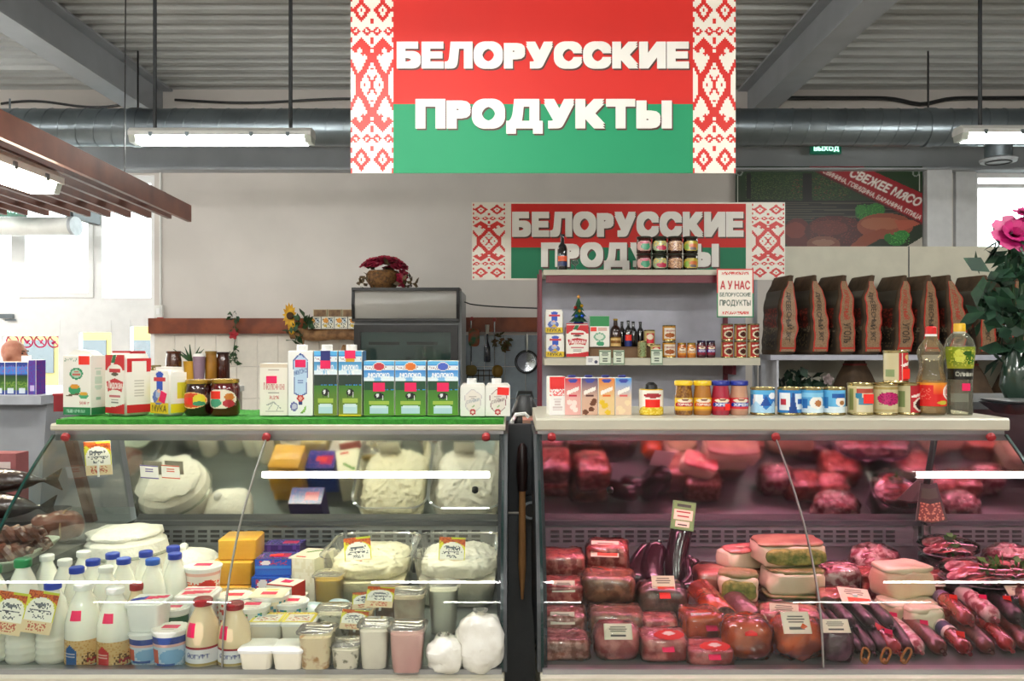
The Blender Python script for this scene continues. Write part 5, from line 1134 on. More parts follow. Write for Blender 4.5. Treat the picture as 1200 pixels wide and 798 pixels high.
for px, py, h, cap, lb in ((55, 733, .20, CW, 'milk bottle with white cap behind the green capped one'), (76, 740, .20, CW, 'milk bottle with white cap second from the green capped one'), (98, 727, .20, CW, 'milk bottle with white cap in front of the big curd cheese'), (124, 748, .195, CW, 'milk bottle with white cap behind the red hexagon one'),
                       (90, 752, .20, CB_, 'milk bottle with blue cap behind the blue hexagon one'), (109, 740, .2, CB_, 'milk bottle with blue cap next to the white capped ones'), (132, 730, .2, CB_, 'milk bottle with blue cap below the curd cheese edge'), (145, 738, .2, CB_, 'milk bottle with blue cap behind the red lid jar'), (171, 727, .2, CB_, 'milk bottle with blue cap second from the pair by the small cups'), (179, 739, .2, CBL, 'milk bottle with lighter blue cap behind the white square tub'), (203, 722, .205, CB_, 'rear milk bottle with blue cap beside the strawberry cups'), (205, 733, .205, CB_, 'front milk bottle with blue cap beside the strawberry cups')):
    milkbottle(lb, px, py, h, .037, cap)
price_tag('yellow price tag leaning on the ridged bottle by the case end', (X(12, 2.1), 2.098, Z(742, 2.1)), .075, .1, -14, 0, 8, 3)
price_tag('yellow price tag leaning on the ridged bottle with blue cap', (X(47, 2.1), 2.098, Z(741, 2.1)), .075, .1, -14, 0, 8, 4)
# curd cheese heads
CURD = M('curd', '#f6f3e8', .6, var=.04, bump=.5, bscale=70); CURDY = M('curd_warm', '#f6f0d4', .6, var=.05, bump=.6, bscale=60)
c = dl(146, 690)
t = thing('curd_cheese', 'large round head of white curd cheese in a clear basin behind the bottles', 'cheese', c)
obj('head', G().lathe([(.115, 0), (.13, .06), (.135, .13), (.128, .16), (.105, .175), (.03, .178)], 8).mesh(CURD, 'head'), t)
g = G(); g.sq(.11, .11, .018, .8, 28, 10, .02, 22, 3); obj('crumbly_top', g.mesh(CURD, 'crumbly_top'), t, (0, 0, .165))
obj('basin_rim', G().tube([(.137*math.cos(a), .137*math.sin(a), .125) for a in [2*math.pi*i/32 for i in range(33)]], .005, 6, caps=False).mesh(glassmat('clear_plastic', '#e6ebe4', .8, .06, body=.18), 'basin_rim'), t)
t = thing('curd_bag', 'smaller white curd cheese bag behind the blue capped bottles', 'cheese', dl(226, 686)); obj('head', G().sq(.085, .08, .06, .7, 22, 12, .008, 18, 2).mesh(CURD, 'head'), t)
obj('knot', G().sq(.015, .015, .012, .9, 10, 6, .004, 60, 3).mesh(WHT, 'knot'), t, (-.03, 0, .116))
# cups and tubs
def cup(name, label, loc, r0, r1, h, im, lidim=None, lidm=None, rz=0, group=None):
    t = thing(name, label, 'cup', loc, rz, group)
    obj('cup', G().lathe([(r0*.95, 0), (r0, .004), (r1, h-.004), (r1*1.04, h-.003), (r1*1.04, h)], 6).mesh(WHT, 'cup'), t)
    if im is not None: obj('label', G().cyl(im, lambda z: (r0+(r1-r0)*z/h)*1.012, .005, h-.008, -180, 0).mesh(PRG, 'label'), t)
    l = obj('lid', G().lathe([(r1*1.07, h), (r1*1.07, h+.004), (r1*.98, h+.005)], 6).mesh(lidm or WHT, 'lid'), t)
    if lidim is not None:
        g = G().patch(lidim, lambda u, v: ((u-.5)*2*r1*.96, (v-.5)*2*r1*.96, h+.0062)); obj('lid_print', g.mesh(PRG, 'lid_print', False), t)
    return t
BLUEL = img(30, 22, '#c8dcec', ('r', 0, .78, 1, 1, '#2c4a9a'), ('r', 0, .68, 1, .76, '#e8b8b0'), ('n', 0, 0, 1, .5, '#a8c8e0', .4, 3), ('r', .1, .15, .35, .6, '#d86850'), ('e', .65, .35, .25, .25, '#8ab8dc'), ('r', .3, .05, .7, .14, '#4a68a8'))
LIDR = img(16, 16, '#f0ece4', ('o', .5, .5, .5, .5), ('r', .22, .4, .78, .66, '#e81c58'), ('r', .3, .25, .7, .34, '#c8c0b0'))
STRW = img(30, 22, '#f4e4d8', ('n', 0, .1, 1, .6, '#e84a2c', .45, 3), ('e', .7, .4, .16, .3, '#d8281c'), ('e', .3, .3, .15, .2, '#f07a4a'), ('r', 0, .85, 1, 1, '#f0b8a8'))
GRN_ = img(30, 22, '#e8ece0', ('r', 0, .7, 1, .95, '#1c5a34'), ('n', 0, .1, 1, .6, '#4a9a3c', .5, 4), ('r', .2, .3, .7, .45, '#e8e8d8'))
cup('yogurt_cup', 'white and blue sour cream cup below the white square tub', dl(172, 775), .036, .042, .075, BLUEL, None)
zz = DECK+.081
def sqtub(name, label, loc, w, d, h, body, lid, group=None, rz=0, taper=.86, lidim=None, speck=None, cat='tub', stick=None):
    t = thing(name, label, cat, loc, rz, group)
    obj('tub', G().loft([(0, w/2*taper-.003, d/2*taper-.003, .012), (.004, w/2*taper, d/2*taper, .014), (h-.006, w/2, d/2, .014)], 4).mesh(body, 'tub'), t)
    obj('lid', G().loft([(h-.008, w/2+.003, d/2+.003, .015), (h-.001, w/2+.004, d/2+.004, .015), (h+.002, w/2, d/2, .014)], 4).mesh(lid, 'lid'), t)
    if lidim is not None: obj('lid_print', G().patch(lidim, lambda u, v: ((u-.5)*w*.96, (v-.5)*d*.96, h+.003)).mesh(PRG, 'lid_print', False), t)
    if stick: obj('price_sticker', G().box(-.016, .016, -.011, .011, h+.0025, h+.0035).mesh(stick, 'price_sticker', False), t, rot=(0, 0, .2))
    return t
VI = img(18, 18, '#f0ece6', ('p', [(0, .2), (.5, .5), (.4, .8), (0, .5)], '#2a3aa8'), ('p', [(.4, .4), (1, .6), (1, .9), (.4, .75)], '#e82058'), ('r', .1, .05, .6, .12, '#b0a8c0'))
x_, y_, _ = dl(173, 775)
sqtub('sour_cream_tub', 'white square tub with red and violet foil stacked on a blue cup', (x_, y_+.01, zz), .086, .086, .07, WHT, WHT, lidim=VI, taper=.88)
cup('yogurt_cup', 'white and blue sour cream cup with a pink sticker in front', dl(200, 779), .036, .043, .088, BLUEL, LIDR)
cup('yogurt_cup', 'green and white cup behind the blue sour cream cup', dl(205, 757), .033, .037, .098, GRN_, LIDR)
a = cup('yogurt_cup', 'strawberry cup at the bottom of a pair beside the yellow cheese', dl(238, 728), .044, .05, .075, STRW, None)
cup('yogurt_cup', 'strawberry cup on top of its pair beside the yellow cheese', (dl(238, 728)[0], dl(238, 728)[1], DECK+.081), .044, .05, .075, STRW, LIDR)
PKL = img(18, 18, '#f0e4e0', ('p', [(.1, .1), (.9, .3), (.9, .6), (.1, .5)], '#e82850'), ('p', [(0, .6), (.9, .75), (.9, .9), (0, .8)], '#e87088'))
x_, y_, _ = dl(233, 748)
sqtub('sour_cream_tub', 'white square tub with pink foil behind the red lid bottle', (x_, y_, DECK), .095, .09, .125, WHT, WHT, lidim=PKL)
cup('yogurt_cup', 'clear lidded cup with red print beside the red lid bottles', dl(275, 742), .042, .049, .1, img(20, 12, '#e8ddd0', ('n', 0, 0, 1, 1, '#c84a3a', .3, 3)), LIDR)
REDL = M('lid_red', '#a01c26', .3)
RYA = M('baked_milk', '#ecd6b0', .2, var=.03, coat=.5)
RLB = img(34, 16, '#ece8ea', ('r', 0, .88, 1, 1, '#a83038'), ('t', 'ЙОГУРТ', .28, .4, .72, .68, '#3a4a90', .05), ('r', 0, 0, 1, .12, '#b8a060'))
for px, py, h, r, lb in ((238, 779, .166, .041, 'glass bottle of baked milk with red lid and white label'), (275, 779, .155, .04, 'glass bottle of baked milk with red lid at the glass joint'), (160, 757, .165, .03, 'small jar bottle with red and white lid behind the square tub')):
    t = thing('baked_milk_bottle', lb, 'bottle', dl(px, py))
    obj('bottle', G().lathe([(r*.92, 0), (r, .006), (r, h*.5), (r*.9, h*.64), (r*.5, h*.84), (r*.46, h*.9)], 5).mesh(RYA, 'bottle'), t)
    obj('lid', G().lathe([(r*.56, h*.9), (r*.58, h*.93), (r*.58, h*.98), (r*.5, h)], 5).mesh(REDL, 'lid'), t)
    if px > 200: obj('label', G().cyl(RLB, r*1.012, .012, h*.34, -178, -2).mesh(PRG, 'label'), t); obj('price_sticker', G().cyl(img(4, 4, '#f0145f'), lambda z: 1.015*np.interp(z, [0, h*.5, h*.64, h*.84], [r, r, r*.9, r*.5]), h*.48, h*.68, -135, -100).mesh(STK, 'price_sticker'), t)
# yellow cheese blocks
CHE = M('yellow_cheese', '#e6ae3a', .4, c2='#d89a28', scale=10, bump=.1, coat=.3)
def block(label, loc, w, d, h, rz=0, mat=CHE, name='cheese_block', st=None, cat='cheese'):
    t = thing(name, label, cat, loc, rz)
    obj('block', G().loft([(0, w/2-.004, d/2-.004, .008), (.004, w/2, d/2, .008), (h-.004, w/2, d/2, .008), (h, w/2-.004, d/2-.004, .008)], 3).mesh(mat, 'block'), t)
    if st: obj('price_sticker', G().box(-.018, .018, -.012, .012, h, h+.001).mesh(st, 'price_sticker', False), t, rot=(0, 0, .2))
    return t
cx, cy, _ = dl(278, 703)
block('yellow cheese block at the bottom of the stack', (cx, cy, DECK), .115, .14, .06, 2)
block('yellow cheese block in the middle of the stack', (cx, cy+.01, DECK+.06), .125, .13, .072, -2)
block('yellow cheese block on top of the stack', (cx+.008, cy+.02, DECK+.132), .115, .12, .065, 3)
block('low pale yellow wrapped cheese in front of the cheese stack', (X(275, 2.45), 2.44, DECK), .105, .1, .085, 0, M('pale_wrapped_cheese', '#dfc47a', .2, coat=.8, c2='#efe0b0', scale=18), st=STR)
# boxed cheese spreads
def pbox(label, loc, w, d, h, c, im_front, im_top=None, rz=0, name='cheese_box', st=None):
    t = thing(name, label, 'box', loc, rz)
    obj('box', G().loft([(0, w/2, d/2, .002), (h, w/2, d/2, .002)], 2).mesh(M('box_'+c, c, .4, var=.04), 'box', ang=30), t)
    obj('label', G().flat(im_front, -w/2+.001, w/2-.001, .001, h-.001, -d/2-.0006).mesh(PRG, 'label', False), t)
    if im_top is not None: obj('top_label', G().patch(im_top, lambda u, v: ((u-.5)*w*.98, (v-.5)*d*.98, h+.0006)).mesh(PRG, 'top_label', False), t)
    if st: obj('price_sticker', G().box(-.02, .02, -.012, .012, h+.001, h+.002).mesh(st, 'price_sticker', False), t, rot=(0, 0, .15))
    return t
BF = img(26, 18, '#1f55c0', ('r', 0, .45, 1, .6, '#2a80d8'), ('n', .1, .65, .9, .95, '#b83a68', .4, 3), ('r', .05, .05, .95, .35, '#2068c8'), ('e', .3, .8, .14, .14, '#e8e0e8'))
BT = img(26, 18, '#2a3a98', ('n', 0, 0, 1, 1, '#7a4a98', .3, 4), ('r', .45, .3, .9, .8, '#c82c5c'))
bx, by, _ = dl(322, 706)
pbox('blue processed cheese box at the bottom of the blue pair', (bx, by, DECK), .115, .1, .09, '#1f55c0', BF, None, 0)
pbox('blue processed cheese box on top of the blue pair', (bx+.003, by+.012, DECK+.0915), .11, .095, .05, '#26449e', BF, BT, 2, st=STR)
pbox('violet processed cheese box behind the blue pair', (X(332, 2.8), 2.82, DECK), .12, .08, .14, '#3a2468', img(10, 10, '#3a2468', ('n', 0, 0, 1, 1, '#5a3a88', .3, 2)), BT, 0)
pbox('tall white cheese carton with a green mark beside the blue boxes', (X(364, 2.64), 2.65, DECK), .088, .13, .145, '#f0ead0', img(12, 14, '#f2ecd8', ('n', 0, 0, 1, 1, '#e8e0c4', .3, 2)), img(16, 22, '#f2ecd4', ('l', .3, .6, .7, .85, .06, '#6a9a4a'), ('r', .2, .1, .55, .18, '#d83038')), -14)
RWF = img(20, 12, '#f0ebe2', ('r', 0, 0, 1, .2, '#c8282c'))
pbox('small white and red butter box in front of the blue boxes', (X(334, 2.46), 2.47, DECK+.0605), .085, .075, .045, '#c8302c', RWF, img(16, 12, '#efe8d8', ('r', .3, .4, .7, .8, '#e82450'), ('r', 0, 0, 1, .1, '#c8302c')), -16)
pbox('flat white pack under the small butter box', (X(330, 2.46), 2.475, DECK), .13, .1, .06, '#ece6da', img(16, 8, '#e8e2d6', ('r', .1, .3, .5, .7, '#d83a58')), None, 5)
CLP = glassmat('clear_tub', '#fdfcf6', .9, .04, body=.07)
def cleartub(name, label, loc, w, d, h, fill, fh, rz=0, group=None, lid=True, rimw=.006, seed=0, fcol=None, cat='tub', amp=.006):
    t = thing(name, label, cat, loc, rz, group)
    f = obj('contents', G().loft([(.004, w/2*.82, d/2*.82, .02), (fh*.5, w/2*.89, d/2*.89, .02), (fh, w/2*.94, d/2*.94, .02)], 4).mesh(fill, 'contents'), t)
    o = obj('tub', G().loft([(0, w/2*.84, d/2*.84, .02), (.003, w/2*.86, d/2*.86, .022), (h, w/2, d/2, .024)], 4, caps=False).mesh(CLP, 'tub'), t)
    n = 20; 
    obj('rim', G().loft([(h-.003, w/2, d/2, .024), (h, w/2+rimw, d/2+rimw, .026), (h+.003, w/2+rimw, d/2+rimw, .026), (h+.003, w/2-.002, d/2-.002, .022)], 4, caps=False).mesh(CLP, 'rim'), t)
    if lid: obj('lid', G().loft([(h+.003, w/2, d/2, .024), (h+.007, w/2-.006, d/2-.006, .02)], 4).mesh(CLP, 'lid'), t)
    return t
cleartub('honey_tub', 'clear tub of yellow butter beside the white cheese carton', (X(385, 2.52), 2.54, DECK), .085, .09, .11, M('yellow_butter', '#dcb84a', .4), .1)
# two big trays of curd
for px, lb, fm, sd_, lx in ((436, 'large clear tray heaped with yellowish curd', CURDY, 1, 0), (538, 'large clear tray heaped with white curd', CURD, 2, 0)):
    t = thing('curd_tray', lb+' at the back of the case', 'tray', (X(px, 2.7), 2.71, DECK), 0)
    w, d, h = .265, .36, .155
    obj('tray', G().loft([(0, w/2*.8, d/2*.84, .05), (.004, w/2*.82, d/2*.86, .05), (h, w/2, d/2, .06), (h+.002, w/2+.008, d/2+.008, .065), (h+.006, w/2+.008, d/2+.008, .065)], 6, caps=False).mesh(CLP, 'tray'), t)
    f = obj('curd', G().loft([(.006, w/2*.78, d/2*.82, .05), (.05, w/2*.86, d/2*.9, .05), (.08, w/2*.88, d/2*.91, .05)], 6).mesh(fm, 'curd'), t)
    g = G().sq(w/2*.86, d/2*.86, .038, .7, 90, 44, .012, 70, sd_, e2=.6); obj('crumbly_heap', g.mesh(fm, 'crumbly_heap', ang=80), t, (0, .01, .07))
price_tag('yellow price tag stuck in the yellowish curd', (X(418, 2.58), 2.60, DECK+.11), .082, .095, -10, 0, -6, 6)
price_tag('yellow price tag stuck in the white curd', (X(529, 2.58), 2.60, DECK+.11), .08, .095, -10, 0, 2, 7)
# small tubs in front
LIDP = img(20, 20, '#e8d84a', ('r', .1, .1, .9, .8, '#f0e8d8'), ('n', .15, .15, .85, .5, '#c87a6a', .3, 3), *lines(.2, .5, .8, .75, 2, '#5a5a60', 3), ('n', 0, .8, 1, 1, '#c06a28', .4, 4))
CRM = M('cream_tub', '#f2ecda', .35, var=.03)
sqtub('salad_tub', 'plain white tub in the front row beside the baked milk bottle', dl(304, 783), .08, .08, .058, CRM, WHT)
sqtub('salad_tub', 'plain white tub second in the front row', dl(341, 783), .075, .08, .058, CRM, WHT)
sqtub('salad_tub', 'white tub with yellow price lid behind the first plain tub', dl(315, 758), .085, .085, .075, CRM, WHT, lidim=LIDP)
sqtub('salad_tub', 'white tub with yellow price lid behind the second plain tub', dl(352, 758), .085, .085, .075, CRM, WHT, lidim=LIDP)
OVL = img(18, 18, '#eee6cc', ('r', .3, .35, .7, .6, '#e82454'), ('e', .5, .8, .2, .1, '#d8c878'))
cup('spread_cup', 'round cream lidded cup with pink sticker behind the price lid tubs', dl(316, 742), .044, .05, .105, img(20, 10, '#e8dcc0', ('n', 0, 0, 1, 1, '#3a8a9a', .3, 3)), OVL)
TEA = img(22, 14, '#e0e4dc', ('n', 0, 0, 1, 1, '#2a90b0', .4, 3), ('n', 0, 0, 1, 1, '#3a8a3a', .15, 5), ('r', .1, .6, .5, .9, '#e02850'))
cup('spread_cup', 'blue and white round cup behind the baked milk bottle', dl(296, 752), .04, .045, .095, TEA, LIDR)
cup('spread_cup', 'blue and green round cup between the price lid tubs', dl(341, 742), .042, .046, .085, TEA, LIDR)
for px, py, lb in ((366, 737, 'white and blue foil pack beside the tray'), (397, 733, 'white foil pack with red cross mark beside the tray')):
    t = thing('foil_pack', lb, 'pack', dl(px, py), 8); obj('pack', G().sq(.036, .03, .035, .5, 18, 10, .005, 30, px).mesh(M('foil_white', '#e4e6e2', .3, c2='#5aa0b8', scale=14, coat=.5), 'pack'), t)
    obj('label', G().flat(img(10, 8, '#f0eeea', ('l', .2, .2, .8, .8, .08, '#d84a30'), ('l', .2, .8, .8, .2, .08, '#d84a30')), -.02, .02, -.012, .012, 0).mesh(PRT, 'label', False), t, (0, -.0315, .045), (math.radians(-30), 0, 0))
SPK = M('speckled_salad', '#f6ecca', .5, ramp=(.52, .66), c2='#c89a5a', scale=45); SPG = M('speckled_herb', '#f8f6ea', .5, ramp=(.55, .66), c2='#8a8a70', scale=55); PKC = M('pink_salad', '#ecc4c0', .5, c2='#e4b0b0', scale=10); WHC = M('white_salad', '#fbfaf0', .5)
cleartub('salad_tub', 'clear tub of orange speckled salad in the front row', dl(372, 783), .082, .085, .095, SPK, .085)
cleartub('salad_tub', 'clear tub of herb speckled curd under a yellow price tag', dl(407, 783), .072, .08, .062, SPG, .055)
cleartub('salad_tub', 'tall clear tub of white curd under a yellow price tag', dl(440, 783), .074, .08, .11, WHC, .1)
cleartub('salad_tub', 'clear tub of pink salad in the front row', dl(478, 784), .084, .09, .105, PKC, .095)
cleartub('salad_tub', 'clear tub of pale salad behind the pink one', dl(480, 748), .085, .085, .125, M('pale_salad', '#f8eedd', .5, c2='#e4d0bc', scale=30), .115)
cleartub('salad_tub', 'tall clear tub of white cream beside the pale salad', dl(520, 740), .08, .08, .13, WHC, .12)
cleartub('salad_tub', 'clear tub of brown spread below the yellowish curd tray', dl(420, 745), .085, .08, .075, M('caramel_spread', '#e8c89a', .5), .065)
cleartub('salad_tub', 'clear tub of white salad behind the speckled one', dl(392, 752), .085, .08, .09, SPG, .08)
price_tag('yellow price tag lying on the herb speckled tub', (X(412, 2.12), 2.155, DECK+.072), .068, .052, -42, 0, 4, 8)
price_tag('yellow price tag lying on the tall white curd tub', (X(443, 2.14), 2.17, DECK+.122), .07, .058, -48, 0, 3, 9)
price_tag('yellow price tag lying on the brown spread tub', (X(432, 2.3), 2.29, DECK+.085), .085, .045, -32, 0, -4, 10)
t = thing('meat_pack', 'small dark brown smoked pack behind the tall white curd tub', 'pack', (X(459, 2.4), 2.41, DECK)); obj('pack', G().sq(.045, .03, .055, .5, 16, 10, .004, 40, 3).mesh(M('brown_pack', '#8a5a3c', .3, c2='#b08a68', scale=30, coat=.6), 'pack'), t)
obj('film', G().sq(.047, .032, .058, .5, 16, 8).mesh(CLP, 'film'), t)
# bags of white cheese
BAGW = M('white_cheese_bag', '#f2f0e8', .3, c2='#dcd8cc', scale=16, coat=.6, bump=.4, bscale=30)
for px, py, w, h, sd_, lb in ((520, 786, .044, .042, 3, 'small bag of white grated cheese in the front corner'), (563, 786, .055, .07, 4, 'large bag of white crumbly cheese in the front corner')):
    t = thing('cheese_bag', lb, 'bag', dl(px, py)); obj('bag', G().sq(w, .045, h, .75, 26, 16, .014, 26, sd_).mesh(BAGW, 'bag'), t)
    obj('gathered_top', G().loft([(h*1.8, w*.4, .02, .015), (h*1.98, w*.18, .012, .01), (h*2.12, w*.34, .02, .015)], 4).mesh(CLP, 'gathered_top'), t)
price_tag('yellow price tag on the large bag of white cheese', (X(568, 2.12), 2.115, Z(752, 2.11)), .065, .052, -28, 0, 0, 11)
# tags on the rear mirror and glass
price_tag('large yellow price tag stuck inside at the end of the dairy case', (X(115, 2.5), 2.50, Z(557, 2.5)), .078, .1, 4, 0, -3, 12)
for px, c, lb in ((175, '#5a4a9a', 'small white card with violet edges on the mirror in the dairy case'), (200, '#c8503c', 'small white card with red edges on the mirror in the dairy case')):
    t = thing('small_card', lb, 'card', (X(px, 2.893), 2.893, Z(553, 2.893)))
    im = img(14, 12, '#e8e8ea', ('r', 0, .9, 1, 1, c), ('r', 0, 0, 1, .1, c), *lines(.2, .5, .8, .8, 2, c, 3))
    plate(t, 'card', im, .062, .05, (0, 0, 0), (math.radians(19), math.radians(4), 0))

# ================================================================== MEAT CASE
def meatmat(name, c1, c2, scale=30, coat=.9, bump=.35, rough=.35):
    return M(name, c1, rough, c2=c2, scale=scale, ramp=(.43, .58), coat=coat, bump=bump, bscale=45)
PATE = meatmat('brown_loaf', '#8a5038', '#c49080', 60); PATR = meatmat('red_brawn', '#942c28', '#cc7c6c', 45); LOAF = meatmat('baked_loaf', '#a87450', '#74482e', 30)
SAUD = meatmat('dark_sausage', '#3a1018', '#240a12', 12, 1., .1, .2); SAUR = meatmat('red_sausage', '#862420', '#54141a', 14, .9, .2, .25); SAUB = meatmat('brown_sausage', '#663426', '#40201a', 24, .8, .3)
ORNG = meatmat('orange_smoked', '#cc5a1c', '#8c2c12', 12, 1., .25, .22); PINK = meatmat('pink_ham', '#dc8880', '#ac4844', 26); SALO = M('lard_white', '#dcd2b4', .4, c2='#cbbd9a', scale=9, coat=.4)
SKIN = M('lard_skin', '#a08a60', .5, c2='#6a7038', scale=12, coat=.3, bump=.3); HERB = M('herb_crust', '#5a6a2a', .7, c2='#98944a', scale=50, bump=.6); CUT = meatmat('cut_sausage', '#5a3a34', '#8a6a5c', 90, .5)
DARK = meatmat('black_pudding', '#14080a', '#261014', 24, .25, .3, .4); SALAM = meatmat('salami', '#8a3840', '#d0b0aa', 45, .8, .2)
FILM = glassmat('cling_film', '#fffcfd', 1., .02)
PLW = img(22, 16, '#d8d8b8', ('r', .03, .03, .97, .97, '#e4e2c8'), *lines(.1, .45, .9, .85, 3, '#5a6050', 3), *lines(.15, .12, .85, .38, 1, '#4a5048', 5))
PLR = img(22, 16, '#d8d0b0', *lines(.1, .5, .9, .9, 3, '#6a6050', 3), ('r', .25, .08, .95, .4, '#f0441c'))
PLO = img(18, 14, None, ('e', .5, .5, .5, .42, '#d8281c'), ('e', .5, .62, .2, .16, '#f0d8d0'))
PLK = img(18, 12, '#ece6e2', *lines(.1, .2, .9, .8, 2, '#c8a8a8', 3))
def lay(t, im, w, h, loc, tilt=-50, roll=0, name='label'):
    g = G().flat(im, -w/2, w/2, -h/2, h/2, 0); return obj(name, g.mesh(PRT, name, False), t, loc, (math.radians(tilt), math.radians(roll), 0))
def pack(label, px, D, w, d, h, mat, z0=DECK, rz=0, e=.35, amp=.004, im=None, lw=.05, lh=.03, ltilt=-40, lpos=(0, -.8, .85), st=None, spos=(0, -.75, .55), name='meat_pack', cat='meat', seed=None, film=True, group=None, e2=None):
    t = thing(name, label, cat, (X(px, D), D, z0), rz, group)
    obj('meat', G().sq(w/2, d/2, h/2, e, 26, 14, amp, 26, seed if seed is not None else int(px), e2=e2).mesh(mat, 'meat', ang=60), t)
    if film: obj('film', G().sq(w/2*1.03, d/2*1.03, h/2*1.03, e*.9, 36, 20, .008, 60, int(px)+5).mesh(FILM, 'film', ang=60), t)
    if im is not None: lay(t, im, lw, lh, (lpos[0]*w/2, lpos[1]*d/2-.004, lpos[2]*h+.004), ltilt)
    if st: sticker(t, .03, .018, (spos[0]*w/2, spos[1]*d/2-.006, spos[2]*h+.004), (math.radians(-45), 0, 0), st)
    return t
# first column: brown loaves
pack('red brawn loaf at the bottom of the rear stack by the case end', 661, 2.64, .13, .13, .075, PATR)
pack('red brawn loaf on top of the rear stack by the case end', 660, 2.64, .13, .13, .08, PATR, DECK+.075)
pack('brown brawn loaf at the bottom of the second stack', 660, 2.46, .125, .12, .06, PATE)
pack('brown brawn loaf with a pale label on top of the second stack', 659, 2.46, .125, .12, .055, PATR, DECK+.06, im=PLW, lw=.065, lh=.035)
pack('brown loaf with a shiny label in the third place by the case end', 658, 2.31, .125, .11, .075, PATE, im=PLW, lw=.065, lh=.035)
pack('brown loaf in front by the case end', 660, 2.18, .13, .10, .055, PATE)
# second column
pack('spiced loaf at the bottom of the tall rear stack', 711, 2.66, .15, .15, .075, LOAF)
pack('spiced loaf with a large tilted label on top of the tall rear stack', 712, 2.68, .13, .13, .10, PATR, DECK+.075, rz=-8, im=PLR, lw=.085, lh=.06, ltilt=-50, lpos=(-.1, -.75, .85))
pack('baked brown loaf at the bottom of the middle stack', 720, 2.46, .15, .13, .062, LOAF, rz=-5)
pack('baked brown loaf on top of the middle stack', 712, 2.46, .15, .13, .075, LOAF, DECK+.062, rz=-8)
pack('baked square loaf in front of the middle stack', 722, 2.29, .14, .10, .082, LOAF, rz=-4, e=.28)
pack('pink cooked sausage pack with a curved label in the front row', 722, 2.17, .115, .09, .085, PINK, im=PLW, lw=.07, lh=.04, e=.6, ltilt=-35)
# blood sausages and standing dark sausage
def sausage(label, pts, r, mat, name='sausage', ends=True, im=None, st=None, band=None, group=None, cat='sausage'):
    """pts in world space"""
    pts = [Vector(p) for p in pts]; c = pts[0].copy(); t = thing(name, label, cat, tuple(c), 0, group)
    n = 14; path = []
    for i in range(n+1):
        u = i/n*(len(pts)-1); k_ = min(int(u), len(pts)-2); f = u-k_
        p0, p1, p2, p3 = [pts[max(0, min(len(pts)-1, k_+q))] for q in (-1, 0, 1, 2)]
        path.append(.5*((2*p1)+(p2-p0)*f+(2*p0-5*p1+4*p2-p3)*f*f+(3*p1-p0-3*p2+p3)*f**3)-c)
    rad = [r*min(1, (.35+.65*math.sin(min(1, min(i, n-i)/2.2)*math.pi/2))) for i in range(n+1)]
    obj('casing', G().tube(path, rad, 12).mesh(mat, 'casing'), t)
    if ends:
        for a, b in ((0, 1), (n, n-1)):
            d = (path[a]-path[b]).normalized(); obj('knot', G().tube([path[a]-d*.002, path[a]+d*.008, path[a]+d*.016], [r*.25, r*.12, r*.3], 6).mesh(mat, 'knot'), t)
    if band is not None:
        for i0, i1, m_ in band: obj('label', G().tube([path[i] for i in range(i0, i1+1)], [rad[i]*1.03 for i in range(i0, i1+1)], 12, caps=False).mesh(m_, 'label'), t)
    if st:
        i = n//2 if not isinstance(st, tuple) else st[1]; m_ = st if not isinstance(st, tuple) else st[0]
        q = path[i]+Vector((0, -.70, .72))*r*1.03; dd = (path[i+1]-path[i]).normalized()
        ang = math.atan2(dd.x, dd.z) if 0 else math.atan2(-dd.y*.7+dd.z*.7, dd.x)
        o = sticker(t, .03, .02, q, (0, 0, 0), m_); o.rotation_euler = (math.radians(-45), -ang, 0)
    return t
def PW(px, py, D): return P(px, py, D)
EGG = meatmat('purple_sausage', '#200814', '#300e1c', 8, .6, .05, .2)
zr = DECK
sausage('glossy dark purple sausage standing upright under the green price card', [(X(792, 2.72), 2.70, DECK+.002), (X(791, 2.74), 2.73, DECK+.09), (X(796, 2.78), 2.76, DECK+.175), (X(799, 2.8), 2.78, DECK+.21)], .036, EGG)
sausage('glossy dark purple sausage leaning beside the round loaf', [(X(768, 2.66), 2.66, DECK+.03), (X(764, 2.72), 2.72, DECK+.09), (X(772, 2.76), 2.78, DECK+.14)], .036, EGG)
sausage('glossy dark purple sausage lying at the back by the brown loaves', [(X(744, 2.7), 2.68, DECK+.035), (X(748, 2.72), 2.74, DECK+.08), (X(764, 2.8), 2.8, DECK+.13)], .033, EGG)
sausage('glossy dark purple sausage end right of the round loaf', [(X(800, 2.62), 2.62, DECK+.03), (X(815, 2.64), 2.66, DECK+.06), (X(812, 2.7), 2.74, DECK+.1)], .03, EGG)
GPC = img(20, 20, '#5a8a50', ('r', .06, .06, .94, .94, '#6c9a5c'), ('r', .1, .35, .9, .72, '#d8d6b4'), *lines(.15, .4, .85, .68, 2, '#8a3a30', 3), *lines(.15, .78, .85, .92, 1, '#38483a', 5), ('r', .2, .1, .8, .28, '#d8dcc0'), *lines(.3, .13, .7, .25, 1, '#38483a', 6))
t = thing('price_card', 'green price card standing on the dark purple sausage', 'price card', (X(801, 2.73), 2.735, DECK+.2)); plate(t, 'card', GPC, .075, .09, (0, 0, .045), (math.radians(-8), math.radians(8), 0)); obj('clip', G().box(-.006, .006, 0, .02, -.012, .012).mesh(WHT, 'clip', False), t)
pack('round dark baked loaf with an orange price label', 775, 2.45, .145, .12, .11, meatmat('dark_round_loaf', '#4a3028', '#7a5648', 30), e=.62, im=PLR, lw=.065, lh=.05, ltilt=-35, lpos=(0, -.5, 1.0), st=STR, spos=(0, -.9, .78))
pack('red vacuum pack with a pink sticker below the round loaf', 769, 2.31, .11, .09, .06, PATR, st=STK)
